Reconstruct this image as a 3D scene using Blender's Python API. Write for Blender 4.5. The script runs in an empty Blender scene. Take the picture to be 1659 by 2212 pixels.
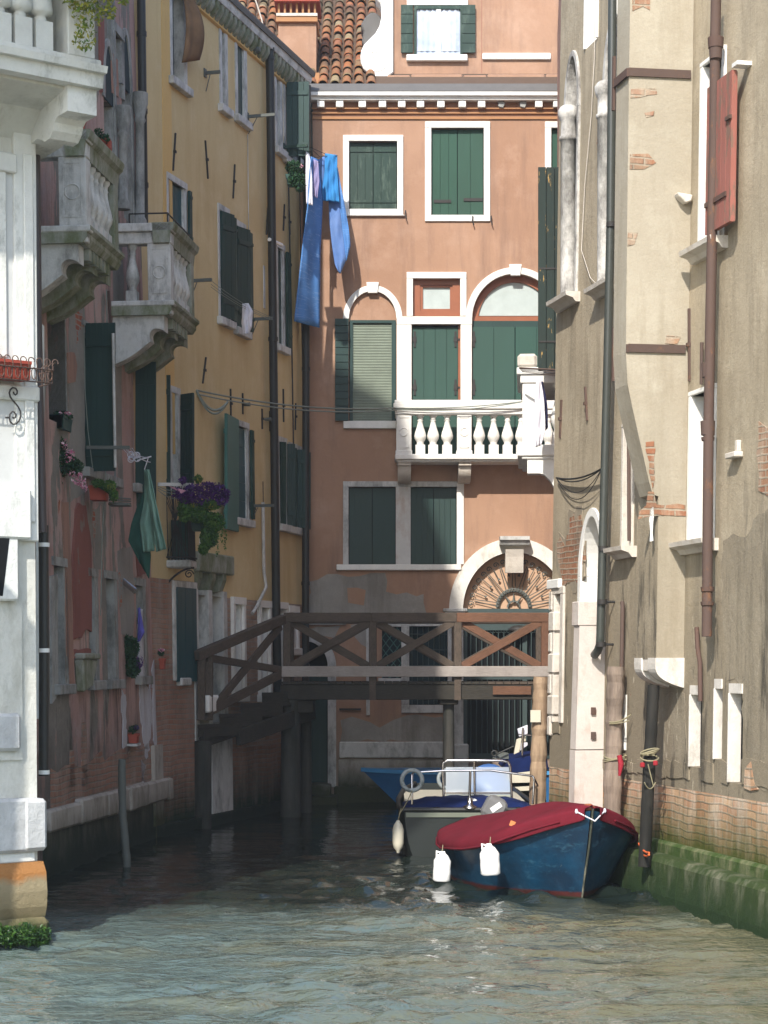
import bpy, math, random
from mathutils import Vector, Matrix
random.seed(7)
R = math.radians
SC = bpy.context.scene
COL = SC.collection

# ---------------------------------------------------------------- camera, sky, sun, exposure
FX, HY, FL, CZ = 829.5, 1437.0, 4320.0, 2.6      # image centre x, horizon y, focal length (in pixels of a 1659x2212 frame), eye height
cam_d = bpy.data.cameras.new('camera'); cam = bpy.data.objects.new('camera', cam_d); COL.objects.link(cam)
cam.location = (0, 0, CZ); cam.rotation_euler = (R(90), 0, 0)
cam_d.sensor_fit = 'VERTICAL'; cam_d.sensor_height = 24.0; cam_d.sensor_width = 18.0
cam_d.lens = 24.0 * FL / 2212.0
cam_d.shift_y = (HY - 1106.0) / 2212.0
cam_d.clip_start = 0.3; cam_d.clip_end = 2000
SC.camera = cam
SUN_D = Vector((0.29, 1.0, -0.90)).normalized()   # the way the light travels
ts = -SUN_D
w = bpy.data.worlds.new('World'); SC.world = w; w.use_nodes = True
nt = w.node_tree; bg = nt.nodes['Background']
sky = nt.nodes.new('ShaderNodeTexSky'); sky.sky_type = 'NISHITA'; sky.sun_disc = False
sky.sun_elevation = math.asin(ts.z); sky.sun_rotation = math.atan2(ts.x, ts.y) % (2*math.pi)
sky.air_density = 1.2; sky.dust_density = 1.2; sky.ozone_density = 2.0
nt.links.new(sky.outputs[0], bg.inputs[0]); bg.inputs[1].default_value = 0.15
sl = bpy.data.lights.new('sun', 'SUN'); sl.energy = 3.0; sl.angle = R(0.6); sl.color = (1.0, 0.94, 0.85)
so = bpy.data.objects.new('sun', sl); COL.objects.link(so); so.location = (-5, -10, 30)
so.rotation_euler = SUN_D.to_track_quat('-Z', 'Y').to_euler()
SC.view_settings.view_transform = 'Standard'; SC.view_settings.look = 'None'
SC.view_settings.exposure = 1.1; SC.view_settings.gamma = 1.0

# ---------------------------------------------------------------- mapping helpers
def at(px, py, Y): return Vector(((px-FX)/FL*Y, Y, CZ+(HY-py)/FL*Y))

class Frame:
    """a wall plane: O on the ground, u along it, n out of it (2D), lean k away from the canal with height"""
    def __init__(s, O, u, n, k=0.0):
        s.O = Vector(O); s.u = Vector(u).normalized(); s.n = Vector(n).normalized(); s.k = k
    def P(s, t, z, d=0.0):
        q = s.O + s.u*t + s.n*(d - s.k*z); return Vector((q.x, q.y, z))
    def hit(s, px, py, d=0.0):
        r = Vector(((px-FX)/FL, 1.0)); rz = (HY-py)/FL
        Y = (d + s.O.dot(s.n) - s.k*CZ) / (r.dot(s.n) + s.k*rz)
        p = r*Y; return ((p - s.O).dot(s.u), CZ + rz*Y)
    def depth_for(s, t, px, py):
        r = Vector(((px-FX)/FL, 1.0)); Y = (t + s.O.dot(s.u)) / r.dot(s.u)
        z = CZ + (HY-py)/FL*Y; return (r*Y - s.O).dot(s.n) + s.k*z, z

WORLD = Frame((0, 0), (1, 0), (0, -1))            # t = x, d = -y
END = Frame((0, 38.0), (1, 0), (0, -1))
YEL = Frame((-1.428, 37.5), (0.285, 1), (1, -0.285), 0.012)
PNK = Frame((-4.12, 24.2), (0.11, 1), (1, -0.11), 0.02)
WHT = Frame((-3.27, 18.9), (0.8, 0.6), (0.6, -0.8), 0.015)
TAN = Frame((3.46, 20.9), (-0.22, 1), (-1, -0.22), 0.016)

def ex(x): return (x-FX)*38.0/FL
def ez(y): return CZ+(HY-y)*38.0/FL

# ---------------------------------------------------------------- objects
WO = {}
def tag(o, label=None, cat=None, group=None, kind=None):
    if label: o['label'] = label
    if cat: o['category'] = cat
    if group: o['group'] = group
    if kind: o['kind'] = kind
    return o
def empty(name, loc, label=None, cat=None, group=None, kind=None):
    o = bpy.data.objects.new(name, None); COL.objects.link(o); o.location = loc; o.empty_display_size = 0.3
    WO[o.name] = Vector(loc); return tag(o, label, cat, group, kind)

class MB:
    def __init__(s, fr=WORLD): s.v = []; s.f = []; s.uv = []; s.sm = []; s.fr = fr
    def add(s, vs, fs, uvs=None, smooth=False):
        b = len(s.v); s.v += [Vector(p) for p in vs]
        for i, f in enumerate(fs):
            s.f.append([b+k for k in f]); s.sm.append(smooth)
            s.uv.append([tuple(uvs[k]) for k in f] if uvs else [(0, 0)]*len(f))
        return s
    def prism(s, poly, d0, d1, fr=None):
        """poly [(t,z)] in the wall plane, pulled from depth d0 to d1 (d1 is the outer face)"""
        fr = fr or s.fr; n = len(poly)
        a = sum(poly[i][0]*poly[(i+1) % n][1]-poly[(i+1) % n][0]*poly[i][1] for i in range(n))
        if a < 0: poly = poly[::-1]
        vs = [fr.P(t, z, d1) for t, z in poly]+[fr.P(t, z, d0) for t, z in poly]
        uv = [(t, z) for t, z in poly]*2
        b = len(s.v); s.v += vs
        def face(ix, u): s.f.append([b+k for k in ix]); s.uv.append(u); s.sm.append(False)
        face(list(range(n)), uv[:n]); face([n+k for k in range(n-1, -1, -1)], uv[:n][::-1])
        L = 0
        for i in range(n):
            j = (i+1) % n; (t0, z0), (t1, z1) = poly[i], poly[j]
            if abs(t1-t0) < abs(z1-z0): u = [(t0+0, z0), (t0+(d1-d0), z0), (t1+(d1-d0), z1), (t1, z1)]
            else: u = [(t0, z0), (t0, z0+(d1-d0)), (t1, z1+(d1-d0)), (t1, z1)]
            face([i, n+i, n+j, j], u)
        return s
    def box(s, t0, t1, z0, z1, d0, d1, fr=None):
        return s.prism([(t0, z0), (t1, z0), (t1, z1), (t0, z1)], d0, d1, fr)
    def profile(s, poly, t0, t1, fr=None, uvs=1):
        """poly [(d,z)] across the wall, run along it from t0 to t1"""
        fr = fr or s.fr; n = len(poly)
        vs = [fr.P(t0, z, d) for d, z in poly]+[fr.P(t1, z, d) for d, z in poly]
        uv = [(d, z) for d, z in poly]*2
        fs = [list(range(n)), [n+k for k in range(n-1, -1, -1)]]
        s.add(vs, fs, uv)
        for i in range(n):
            j = (i+1) % n
            s.add([vs[i], vs[j], vs[n+j], vs[n+i]], [(3, 2, 1, 0)], [(t0, poly[i][1]), (t0, poly[j][1]+poly[j][0]*.1), (t1, poly[j][1]+poly[j][0]*.1), (t1, poly[i][1])])
        return s
    def quad(s, pts, uv=None, smooth=False): return s.add(pts, [tuple(range(len(pts)))], uv or [(p.x, p.z) for p in pts], smooth)
    def tube(s, pts, r, n=8, cap=True, closed=False):
        pts = [Vector(p) for p in pts]; m = len(pts)
        rs = r if isinstance(r, (list, tuple)) else [r]*m
        rings = []; up = None
        for i in range(m):
            a = pts[(i-1) % m] if (closed or i > 0) else pts[i]; c = pts[(i+1) % m] if (closed or i < m-1) else pts[i]
            d = (c-a).normalized() if (c-a).length > 1e-9 else Vector((0, 0, 1))
            if up is None:
                up = Vector((0, 0, 1)) if abs(d.z) < .9 else Vector((1, 0, 0))
            e1 = (up - d*up.dot(d)).normalized(); up = e1; e2 = d.cross(e1)
            rings.append([pts[i]+(e1*math.cos(2*math.pi*k/n)+e2*math.sin(2*math.pi*k/n))*rs[i] for k in range(n)])
        vs = [p for ring in rings for p in ring]; fs = []
        L = m if closed else m-1
        for i in range(L):
            for k in range(n):
                a, b_ = i*n+k, i*n+(k+1) % n; c, d_ = ((i+1) % m)*n+(k+1) % n, ((i+1) % m)*n+k
                fs.append((a, b_, c, d_))
        s.add(vs, fs, [(q.x+q.y, q.z) for q in vs], True)
        if cap and not closed:
            s.add(rings[0], [tuple(range(n))[::-1]]); s.add(rings[-1], [tuple(range(n))])
        return s
    def lathe(s, c, prof, n=14, ax=Vector((0, 0, 1))):
        """prof [(r, h)] round the axis through c"""
        c = Vector(c); ax = Vector(ax).normalized()
        e1 = ax.orthogonal().normalized(); e2 = ax.cross(e1)
        vs = []
        for r, h in prof: vs += [c+ax*h+(e1*math.cos(2*math.pi*k/n)+e2*math.sin(2*math.pi*k/n))*r for k in range(n)]
        fs = []
        for i in range(len(prof)-1):
            for k in range(n): fs.append((i*n+k, i*n+(k+1) % n, (i+1)*n+(k+1) % n, (i+1)*n+k))
        s.add(vs, fs, [(q.x+q.y, q.z) for q in vs], True)
        s.add(vs[:n], [tuple(range(n))[::-1]]); s.add(vs[-n:], [tuple(range(n))])
        return s
    def ring(s, cx, cz, ra, rb, wdt, d0, d1, a0=0.0, a1=math.pi, n=24, fr=None, wz=None):
        """an arch band in the wall plane: inner half axes ra, rb, width wdt"""
        fr = fr or s.fr; wz = wdt if wz is None else wz; vs = []; uv = []
        for i in range(n+1):
            a = a0+(a1-a0)*i/n; c, q = math.cos(a), math.sin(a)
            I = (cx+ra*c, cz+rb*q); O = (cx+(ra+wdt)*c, cz+(rb+wz)*q)
            for (t, z), d in ((I, d0), (O, d0), (O, d1), (I, d1)): vs.append(fr.P(t, z, d)); uv.append((t, z))
        fs = []
        for i in range(n):
            for k in range(4): fs.append((4*i+k, 4*i+(k+1) % 4, 4*i+4+(k+1) % 4, 4*i+4+k))
        fs += [(0, 3, 2, 1), (4*n, 4*n+1, 4*n+2, 4*n+3)]
        return s.add(vs, fs, uv)
    def rot_box(s, c, size, rot):
        """box of size about c turned by a 3x3 matrix"""
        hx, hy, hz = [q/2 for q in size]; c = Vector(c)
        vs = [c+rot@Vector((x*hx, y*hy, z*hz)) for x in (-1, 1) for y in (-1, 1) for z in (-1, 1)]
        fs = [(0, 1, 3, 2), (4, 6, 7, 5), (0, 4, 5, 1), (2, 3, 7, 6), (0, 2, 6, 4), (1, 5, 7, 3)]
        return s.add(vs, fs, [(q.x, q.z) for q in vs])
    def beam(s, a, b, wd, ht):
        """a timber from a to b, wd wide and ht high"""
        a, b = Vector(a), Vector(b); d = (b-a); L = d.length; d.normalize()
        up = Vector((0, 0, 1)) if abs(d.z) < .95 else Vector((0, -1, 0))
        sd = d.cross(up).normalized(); u2 = sd.cross(d)
        M = Matrix((d, sd, u2)).transposed()
        b0 = len(s.f); s.rot_box((a+b)/2, (L, wd, ht), M)
        uvv = [(0, 0), (0, ht), (L, ht), (L, 0)]
        for i in range(b0, len(s.f)): s.uv[i] = [(0, 0), (0, ht), (L, ht), (L, 0)][:len(s.f[i])]
        return s
    def leaves(s, c, rad, n, size, shape=1.0, rng=None):
        """leaf-sized faces through an ellipsoid"""
        rng = rng or random; c = Vector(c)
        for _ in range(n):
            while True:
                q = Vector((rng.uniform(-1, 1), rng.uniform(-1, 1), rng.uniform(-1, 1)))
                if q.length <= 1: break
            if rng.random() < .6: q = q.normalized()*rng.uniform(.6, 1)
            p = c+Vector((q.x*rad[0], q.y*rad[1], q.z*rad[2]))
            n1 = Vector((rng.gauss(0, 1), rng.gauss(0, 1), rng.gauss(0, 1)+.4)).normalized(); e1 = n1.orthogonal().normalized(); e2 = n1.cross(e1)
            z = size*rng.uniform(.6, 1.3); a = rng.uniform(0, 6.28); f1 = e1*math.cos(a)+e2*math.sin(a); f2 = n1.cross(f1)
            s.add([p-f1*z, p-f2*z*.45+n1*z*.15, p+f1*z, p+f2*z*.45+n1*z*.15], [(0, 1, 2, 3)], [(0, 0), (1, 0), (1, 1), (0, 1)])
        return s
    def build(s, name, m, parent=None, label=None, cat=None, group=None, kind=None, bevel=0, solid=0, sub=0):
        me = bpy.data.meshes.new(name)
        if parent is not None: org = WO[parent.name]
        else:
            xs = [p.x for p in s.v]; ys = [p.y for p in s.v]; zs = [p.z for p in s.v]
            org = Vector(((min(xs)+max(xs))/2, (min(ys)+max(ys))/2, min(zs)))
        me.from_pydata([p-org for p in s.v], [], s.f)
        uvl = me.uv_layers.new(name='UVMap'); k = 0; dat = []
        for u in s.uv:
            for q in u: dat += [q[0], q[1]]
        uvl.data.foreach_set('uv', dat)
        me.polygons.foreach_set('use_smooth', s.sm)
        me.materials.append(m); me.update()
        o = bpy.data.objects.new(name, me); COL.objects.link(o)
        WO[o.name] = org.copy()
        if parent is not None: o.parent = parent
        else: o.location = org
        if solid:
            md = o.modifiers.new('solid', 'SOLIDIFY'); md.thickness = solid; md.offset = 0
        if bevel:
            md = o.modifiers.new('bevel', 'BEVEL'); md.width = bevel; md.segments = 1; md.limit_method = 'ANGLE'; md.angle_limit = R(40)
        if sub:
            md = o.modifiers.new('sub', 'SUBSURF'); md.levels = sub; md.render_levels = sub
        return tag(o, label, cat, group, kind)

# ---------------------------------------------------------------- materials
class NT:
    def __init__(s, name):
        s.m = bpy.data.materials.new(name); s.m.use_nodes = True; s.t = s.m.node_tree
        s.b = s.t.nodes['Principled BSDF']; s.geo = s.t.nodes.new('ShaderNodeNewGeometry'); s.pos = s.geo.outputs['Position']
        s.uvn = None
    def N(s, kind, **kw):
        n = s.t.nodes.new(kind)
        for k, v in kw.items(): setattr(n, k, v)
        return n
    def L(s, a, b): s.t.links.new(a, b)
    def uv(s):
        if s.uvn is None: s.uvn = s.N('ShaderNodeUVMap').outputs[0]
        return s.uvn
    def mapv(s, src, scale=(1, 1, 1), off=(0, 0, 0)):
        n = s.N('ShaderNodeMapping'); n.inputs['Scale'].default_value = scale; n.inputs['Location'].default_value = off
        s.L(src, n.inputs[0]); return n.outputs[0]
    def noise(s, scale, detail=4, rough=.6, vec=None, sc=(1, 1, 1), off=(0, 0, 0), dist=0):
        n = s.N('ShaderNodeTexNoise'); n.inputs['Scale'].default_value = scale; n.inputs['Detail'].default_value = detail
        n.inputs['Roughness'].default_value = rough; n.inputs['Distortion'].default_value = dist
        s.L(s.mapv(vec or s.pos, sc, off), n.inputs['Vector']); return n.outputs['Fac']
    def ramp(s, fac, stops):
        n = s.N('ShaderNodeValToRGB'); e = n.color_ramp.elements
        while len(e) < len(stops): e.new(.5)
        for i, (p, c) in enumerate(stops):
            e[i].position = p; e[i].color = (c if len(c) == 4 else (*c, 1)) if isinstance(c, tuple) else (c, c, c, 1)
        s.L(fac, n.inputs[0]); return n.outputs[0]
    def step(s, fac, a, b): 
        n = s.N('ShaderNodeMapRange'); n.inputs['From Min'].default_value = a; n.inputs['From Max'].default_value = b; n.clamp = True
        s.L(fac, n.inputs[0]); return n.outputs[0]
    def mix(s, fac, a, b, mode='MIX'):
        n = s.N('ShaderNodeMix', data_type='RGBA', blend_type=mode)
        for sock, v in ((n.inputs[0], fac), (n.inputs[6], a), (n.inputs[7], b)):
            if isinstance(v, (int, float)): sock.default_value = v
            elif isinstance(v, tuple): sock.default_value = (*v, 1) if len(v) == 3 else v
            else: s.L(v, sock)
        return n.outputs[2]
    def math(s, op, a, b=0.0, c=None):
        n = s.N('ShaderNodeMath', operation=op)
        for i, v in enumerate((a, b) if c is None else (a, b, c)):
            if isinstance(v, (int, float)): n.inputs[i].default_value = v
            else: s.L(v, n.inputs[i])
        return n.outputs[0]
    def height(s):
        n = s.N('ShaderNodeSeparateXYZ'); s.L(s.pos, n.inputs[0]); return n.outputs[2]
    def out(s, col=None, rough=.9, bump=None, bs=.3, bd=.02, metal=0, spec=.3):
        if col is not None:
            if isinstance(col, tuple): s.b.inputs['Base Color'].default_value = (*col, 1)
            else: s.L(col, s.b.inputs['Base Color'])
        if isinstance(rough, (int, float)): s.b.inputs['Roughness'].default_value = rough
        else: s.L(rough, s.b.inputs['Roughness'])
        s.b.inputs['Metallic'].default_value = metal; s.b.inputs['Specular IOR Level'].default_value = spec
        if bump is not None:
            n = s.N('ShaderNodeBump'); n.inputs['Strength'].default_value = bs; n.inputs['Distance'].default_value = bd
            s.L(bump, n.inputs['Height']); s.L(n.outputs[0], s.b.inputs['Normal'])
        return s.m

def brick_nodes(s, c1, c2, mortar, w=.26, h=.075, ms=.012, off=0.0):
    """brick colour and height from the wall's own metres, bent a little"""
    uvv = s.uv()
    nz = s.N('ShaderNodeTexNoise'); nz.inputs['Scale'].default_value = 2.2; nz.inputs['Detail'].default_value = 3; s.L(uvv, nz.inputs['Vector'])
    vm = s.N('ShaderNodeVectorMath', operation='MULTIPLY_ADD'); vm.inputs[1].default_value = (.10, .085, 0); s.L(nz.outputs['Color'], vm.inputs[0]); s.L(uvv, vm.inputs[2])
    b = s.N('ShaderNodeTexBrick'); b.offset = .5
    for k, v in (('Scale', 1.0), ('Mortar Size', ms), ('Mortar Smooth', .4), ('Bias', 0.0), ('Brick Width', w), ('Row Height', h)): b.inputs[k].default_value = v
    b.inputs['Color1'].default_value = (*c1, 1); b.inputs['Color2'].default_value = (*c2, 1); b.inputs['Mortar'].default_value = (*mortar, 1)
    s.L(vm.outputs[0], b.inputs['Vector']); return b.outputs['Color'], b.outputs['Fac']

def plaster(name, base, dark, pale=None, streak=None, samt=.6, sscale=3.0, fine=.12, peel=None, pthr=.6, pscale=.7, foot=None, seed=0.0, brick=None, bthr=.68, bump=.35, fleck=None, pz=.55):
    s = NT(name); o = (seed, seed*1.7, seed*.6)
    col = s.mix(s.step(s.noise(.55, 6, .65, off=o), .38, .64), base, dark)
    if pale: col = s.mix(s.math('MULTIPLY', s.step(s.noise(1.3, 7, .7, off=(o[0]+5, 3, 1)), .5, .7), .8), col, pale)
    if streak:
        st = s.noise(sscale, 6, .7, sc=(1, 1, .13), off=(o[0]+9, 0, 0))
        col = s.mix(s.math('MULTIPLY', s.step(st, .5, .68), samt), col, streak)
    hgt = s.noise(14, 8, .75, off=o)
    if peel:
        pn = s.noise(pscale, 8, .62, sc=(1, 1, pz), off=(o[0]+21, 2, 7)); pm = s.step(pn, pthr, pthr+.012)
        pcol = s.mix(s.step(s.noise(3, 6, .7), .35, .65), peel, tuple(q*.72 for q in peel))
        col = s.mix(pm, col, pcol); hgt = s.math('SUBTRACT', hgt, s.math('MULTIPLY', pm, .8))
    if brick:
        bc, bf = brick_nodes(s, *brick)
        bn = s.noise(pscale*1.3, 9, .66, off=(o[0]+41, 12, 3)); bm = s.step(bn, bthr, bthr+.01)
        col = s.mix(bm, col, bc); hgt = s.math('SUBTRACT', hgt, s.math('MULTIPLY', bm, 1.2))
    if foot:
        fcol, z0, z1 = foot
        fm = s.math('ADD', s.math('MULTIPLY', s.noise(1.6, 7, .7, sc=(1, 1, .35)), (z1-z0)*1.6), s.math('MULTIPLY', s.height(), -1.0))
        fm = s.step(s.math('ADD', fm, z0*1.0), -.18*(z1-z0), .55*(z1-z0))
        col = s.mix(s.math('MULTIPLY', fm, .85), col, fcol)
    if fleck:
        fc, ft, zt_ = fleck
        fn = s.math('MULTIPLY', s.step(s.noise(6.5, 5, .75, sc=(1, 1, .22), off=(2, 8, 3)), ft, ft+.025), s.step(s.height(), zt_+.6, zt_-.6))
        col = s.mix(fn, col, fc)
        bn2 = s.math('MULTIPLY', s.step(s.noise(3.2, 7, .75, sc=(1, 1, .16), off=(12, 1, 3)), .55, .63), s.step(s.height(), zt_+1.5, zt_-.3))
        col = s.mix(s.math('MULTIPLY', bn2, .8), col, (.07, .062, .05))
    g = s.noise(46, 4, .7)
    col = s.mix(s.step(g, .2, .8), col, s.mix(1.0, col, (1-fine*2, 1-fine*2, 1-fine*2), 'MULTIPLY'))
    return s.out(col, .92, hgt, bump, .03, spec=.15)

def stone(name, base, dirt=(.16, .15, .13), amt=.5, thr=(.5, .72), algae=None, rough=.75, bs=.25, streaky=.45, bscale=11):
    s = NT(name)
    col = s.mix(s.step(s.noise(2.3, 7, .7), .35, .7), base, tuple(q*.82 for q in base))
    dn = s.noise(3.5, 9, .74, sc=(1, 1, streaky), off=(3, 1, 8))
    col = s.mix(s.math('MULTIPLY', s.step(dn, *thr), amt), col, dirt)
    if algae:
        ac, z0, z1 = algae
        a = s.step(s.math('ADD', s.height(), s.math('MULTIPLY', s.noise(2.6, 7, .7, sc=(1, 1, .3)), -1.2*(z1-z0))), z1-.6*(z1-z0), z0-.6*(z1-z0))
        col = s.mix(a, col, ac)
    return s.out(col, rough, s.noise(bscale, 9, .75), bs, .03, spec=.25)

def paint(name, col, worn=(.2, .19, .15), wthr=(.66, .7), rough=.5, vary=.25, sc=(1, 1, .25), amt=1.0, bs=.15):
    s = NT(name)
    c = s.mix(s.step(s.noise(2.0, 5, .6, sc=sc), .3, .7), col, tuple(q*(1-vary) for q in col))
    c = s.mix(s.math('MULTIPLY', s.step(s.noise(7, 9, .75, sc=sc, off=(4, 4, 4)), *wthr), amt), c, worn)
    oi = s.N('ShaderNodeObjectInfo')                        # each leaf has faded a little differently
    c = s.mix(s.math('MULTIPLY', oi.outputs['Random'], .38), c, s.mix(.35, tuple(q*.55 for q in col), (.10, .11, .10)))
    return s.out(c, rough, s.noise(24, 5, .7, sc=sc), bs, .01, spec=.35)

def wood(name, c1, c2, grain=(1, 1, .12), scale=9, rough=.8, bs=.5, uvgrain=False):
    s = NT(name)
    if uvgrain: n = s.noise(scale, 7, .7, vec=s.uv(), sc=(.8, 14, 1), dist=.3); n2 = s.noise(2.0, 5, .7)
    else: n = s.noise(scale, 7, .7, sc=grain, dist=.4); n2 = s.noise(1.7, 5, .7)
    c = s.mix(s.step(n, .35, .68), c1, c2); c = s.mix(s.math('MULTIPLY', s.step(n2, .45, .75), .5), c, tuple(q*.5 for q in c2))
    return s.out(c, rough, n, bs, .02, spec=.2)

def flat(name, col, rough=.6, metal=0, spec=.4, bump=None, var=.15, scale=5):
    s = NT(name)
    c = s.mix(s.step(s.noise(scale, 5, .65), .3, .7), col, tuple(q*(1-var) for q in col))
    return s.out(c, rough, s.noise(bump, 4, .6) if bump else None, .2, .01, metal=metal, spec=spec)

def foliage(name, cols, rough=.55):
    s = NT(name); r = s.geo.outputs['Random Per Island']
    c = s.ramp(r, [(i/(len(cols)-1), q) for i, q in enumerate(cols)])
    s.out(c, rough, spec=.25)
    s.b.inputs['Subsurface Weight'].default_value = 0.0
    return s.m

def cloth_mat(name, col, col2=None, stripe=None, scale=3):
    s = NT(name)
    c = s.mix(s.step(s.noise(scale, 5, .6), .35, .65), col, col2 or tuple(q*.85 for q in col))
    if stripe:
        n = s.noise(3.0, 3, .8, sc=(1, 1, 14)); c = s.mix(s.math('MULTIPLY', s.step(n, .56, .66), .6), c, stripe)
    s.out(c, .9, s.noise(60, 3, .6), .15, .005, spec=.1)
    return s.m

M = {}
M['terracotta'] = plaster('terracotta_plaster', (.40, .245, .165), (.345, .205, .135), pale=(.46, .30, .215), streak=(.24, .15, .11), samt=.65, sscale=2.2, fine=.06, seed=1.0, bump=.2, foot=((.24, .2, .17), .2, 1.6))
M['pink_gap'] = flat('shaded_recess', (.05, .04, .035), .95, spec=.1)
M['terracotta_trim'] = flat('terracotta_trim', (.40, .21, .105), .9, spec=.1)
M['cement'] = plaster('bare_cement', (.33, .31, .28), (.24, .225, .2), pale=(.4, .37, .33), streak=(.15, .13, .11), samt=.5, fine=.1, seed=3, brick=((.42, .14, .08), (.34, .11, .07), (.34, .3, .25)), bthr=.63)
M['ochre'] = plaster('ochre_plaster', (.65, .51, .275), (.59, .45, .235), pale=(.69, .56, .33), streak=(.50, .34, .16), samt=.45, sscale=2.0, fine=.07, seed=5, bump=.22)
M['ochre_light'] = plaster('ochre_plaster_light', (.68, .46, .19), (.6, .4, .16), streak=(.5, .31, .12), samt=.4, fine=.05, seed=6, bump=.2)
M['pink'] = plaster('pink_flaking_plaster', (.54, .36, .31), (.44, .28, .25), pale=(.48, .41, .38), streak=(.13, .09, .08), samt=.75, sscale=2.6, fine=.14, peel=(.30, .275, .24), pthr=.52, pscale=1.3, pz=.22, seed=9, fleck=((.42, .39, .38), .64, 2.6), brick=((.36, .12, .08), (.28, .09, .06), (.26, .21, .17)), bthr=.70, foot=((.12, .10, .085), .5, 2.1), bump=.6)
M['red_plaster'] = plaster('dark_red_plaster', (.29, .115, .095), (.25, .10, .08), fine=.1, seed=11, peel=(.27, .2, .17), pthr=.60, streak=(.14, .05, .04), samt=.4)
M['orange_plaster'] = plaster('orange_plaster', (.40, .23, .175), (.34, .2, .15), fine=.1, seed=13, streak=(.2, .13, .1), samt=.6)
M['tan'] = plaster('tan_weathered_plaster', (.47, .395, .285), (.37, .31, .22), pale=(.54, .465, .345), streak=(.24, .20, .14), samt=.65, sscale=3.2, fine=.12, seed=15, brick=((.52, .2, .1), (.45, .17, .09), (.5, .42, .32)), bthr=.70, foot=((.25, .21, .15), 1.9, 4.3), bump=.5, fleck=((.55, .48, .36), .645, 3.4))
M['tan_bay'] = plaster('tan_bay_plaster', (.42, .375, .295), (.37, .325, .25), pale=(.48, .44, .355), streak=(.27, .23, .16), samt=.45, fine=.08, seed=17, brick=((.58, .22, .1), (.5, .19, .1), (.6, .48, .36)), bthr=.665, pscale=.9, foot=((.26, .215, .15), 1.6, 4.6), bump=.35)
M['white_stucco'] = stone('white_stucco', (.60, .60, .55), (.30, .29, .23), .6, (.48, .7), bs=.6)
M['istrian'] = stone('istrian_stone', (.80, .79, .75), (.33, .32, .3), .4, (.55, .75))
M['istrian_dull'] = stone('weathered_istrian_stone', (.60, .60, .58), (.13, .13, .12), .75, (.46, .66), bs=.5)
M['istrian_moss'] = stone('mossy_stone', (.34, .35, .30), (.10, .12, .04), .85, (.38, .6), bs=.6)
M['istrian_tan'] = stone('tan_old_stone', (.64, .59, .52), (.34, .27, .2), .6, (.5, .68), bs=.5)  # old stone with tan dirt
M['post_stone'] = stone('pinkish_post_stone', (.60, .54, .49), (.34, .20, .13), .55, (.52, .72), bs=.4)
M['palace_stone'] = stone('palace_stone', (.66, .67, .64), (.17, .18, .16), .7, (.52, .70), bs=.5)
M['rock'] = stone('hewn_block_stone', (.50, .51, .51), (.22, .21, .2), .5, (.5, .7), bs=1.0, streaky=.9, bscale=6)
def waterline_stone():
    s = NT('waterline_stone')
    h = s.math('ADD', s.height(), s.math('MULTIPLY', s.math('SUBTRACT', s.noise(3.0, 7, .7), .5), .22))
    c = s.ramp(s.step(h, -.1, 1.1), [(.0, (.02, .04, .01)), (.2, (.04, .06, .015)), (.30, (.27, .22, .12)), (.54, (.34, .28, .17)), (.60, (.42, .19, .06)), (.84, (.44, .22, .08)), (.93, (.5, .46, .38))])
    return s.out(c, .8, s.noise(9, 9, .8), 1.0, .06)
M['waterline'] = waterline_stone()
M['plinth'] = stone('plinth_stone', (.46, .42, .37), (.14, .13, .10), .7, (.46, .68), algae=((.045, .05, .022), .30, .80), bs=.7)
M['jamb_stone'] = stone('pale_jamb_stone', (.68, .64, .58), (.22, .19, .15), .6, (.5, .68), bs=.5)  # pale stone with brown dirt for jambs and corbels
M['plinth_wet'] = stone('wet_foundation', (.24, .22, .18), (.035, .05, .025), .9, (.36, .6), algae=((.012, .022, .014), .15, .9), bs=.6)
def brick_wall(name, c1, c2, mortar, algae=None, pale=None, w=.26, h=.078, dark=(.1, .08, .06), damt=.5):
    s = NT(name); c, f = brick_nodes(s, c1, c2, mortar, w, h)
    if pale: c = s.mix(s.math('MULTIPLY', s.step(s.noise(2.2, 8, .75, sc=(1, 1, .3), off=(7, 0, 0)), .46, .62), .75), c, pale)
    c = s.mix(s.math('MULTIPLY', s.step(s.noise(1.5, 7, .7, off=(1, 2, 3)), .46, .7), damt), c, dark)
    if algae:
        ac, z0, z1 = algae
        a = s.step(s.math('ADD', s.height(), s.math('MULTIPLY', s.noise(3.2, 8, .75, sc=(1, 1, .25)), -1.2*(z1-z0))), z1-.6*(z1-z0), z0-.6*(z1-z0))
        c = s.mix(a, c, ac)
    hh = s.math('ADD', s.math('MULTIPLY', f, -1.0), s.math('MULTIPLY', s.noise(18, 7, .75), .8))
    return s.out(c, .92, hh, .7, .02, spec=.15)
M['brick_salt'] = brick_wall('salt_worn_brick', (.46, .23, .13), (.54, .36, .22), (.30, .24, .17), algae=((.06, .07, .015), .62, 1.20), pale=(.64, .54, .43), h=.085, w=.25, damt=.25)  # salty brick of the tan house foot
M['brick_red'] = brick_wall('bare_red_brick', (.29, .12, .065), (.34, .19, .11), (.34, .28, .21), w=.25, h=.075, damt=.55, pale=(.45, .37, .28))
M['brick_old'] = brick_wall('old_brick', (.30, .15, .10), (.36, .2, .14), (.27, .22, .18), algae=((.02, .035, .02), .2, 1.0), pale=(.36, .28, .23))  # old brick of the two houses on the left
M['brick_pale'] = brick_wall('pale_old_brick', (.36, .24, .18), (.42, .3, .23), (.36, .31, .26))
M['ledge'] = stone('algae_ledge_stone', (.19, .19, .13), (.030, .052, .01), .95, (.34, .50), algae=((.015, .035, .01), .05, .55), bs=.8, streaky=.3)
M['green'] = paint('green_shutter_paint', (.010, .070, .040), (.10, .14, .10), (.74, .78), .6)
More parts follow.
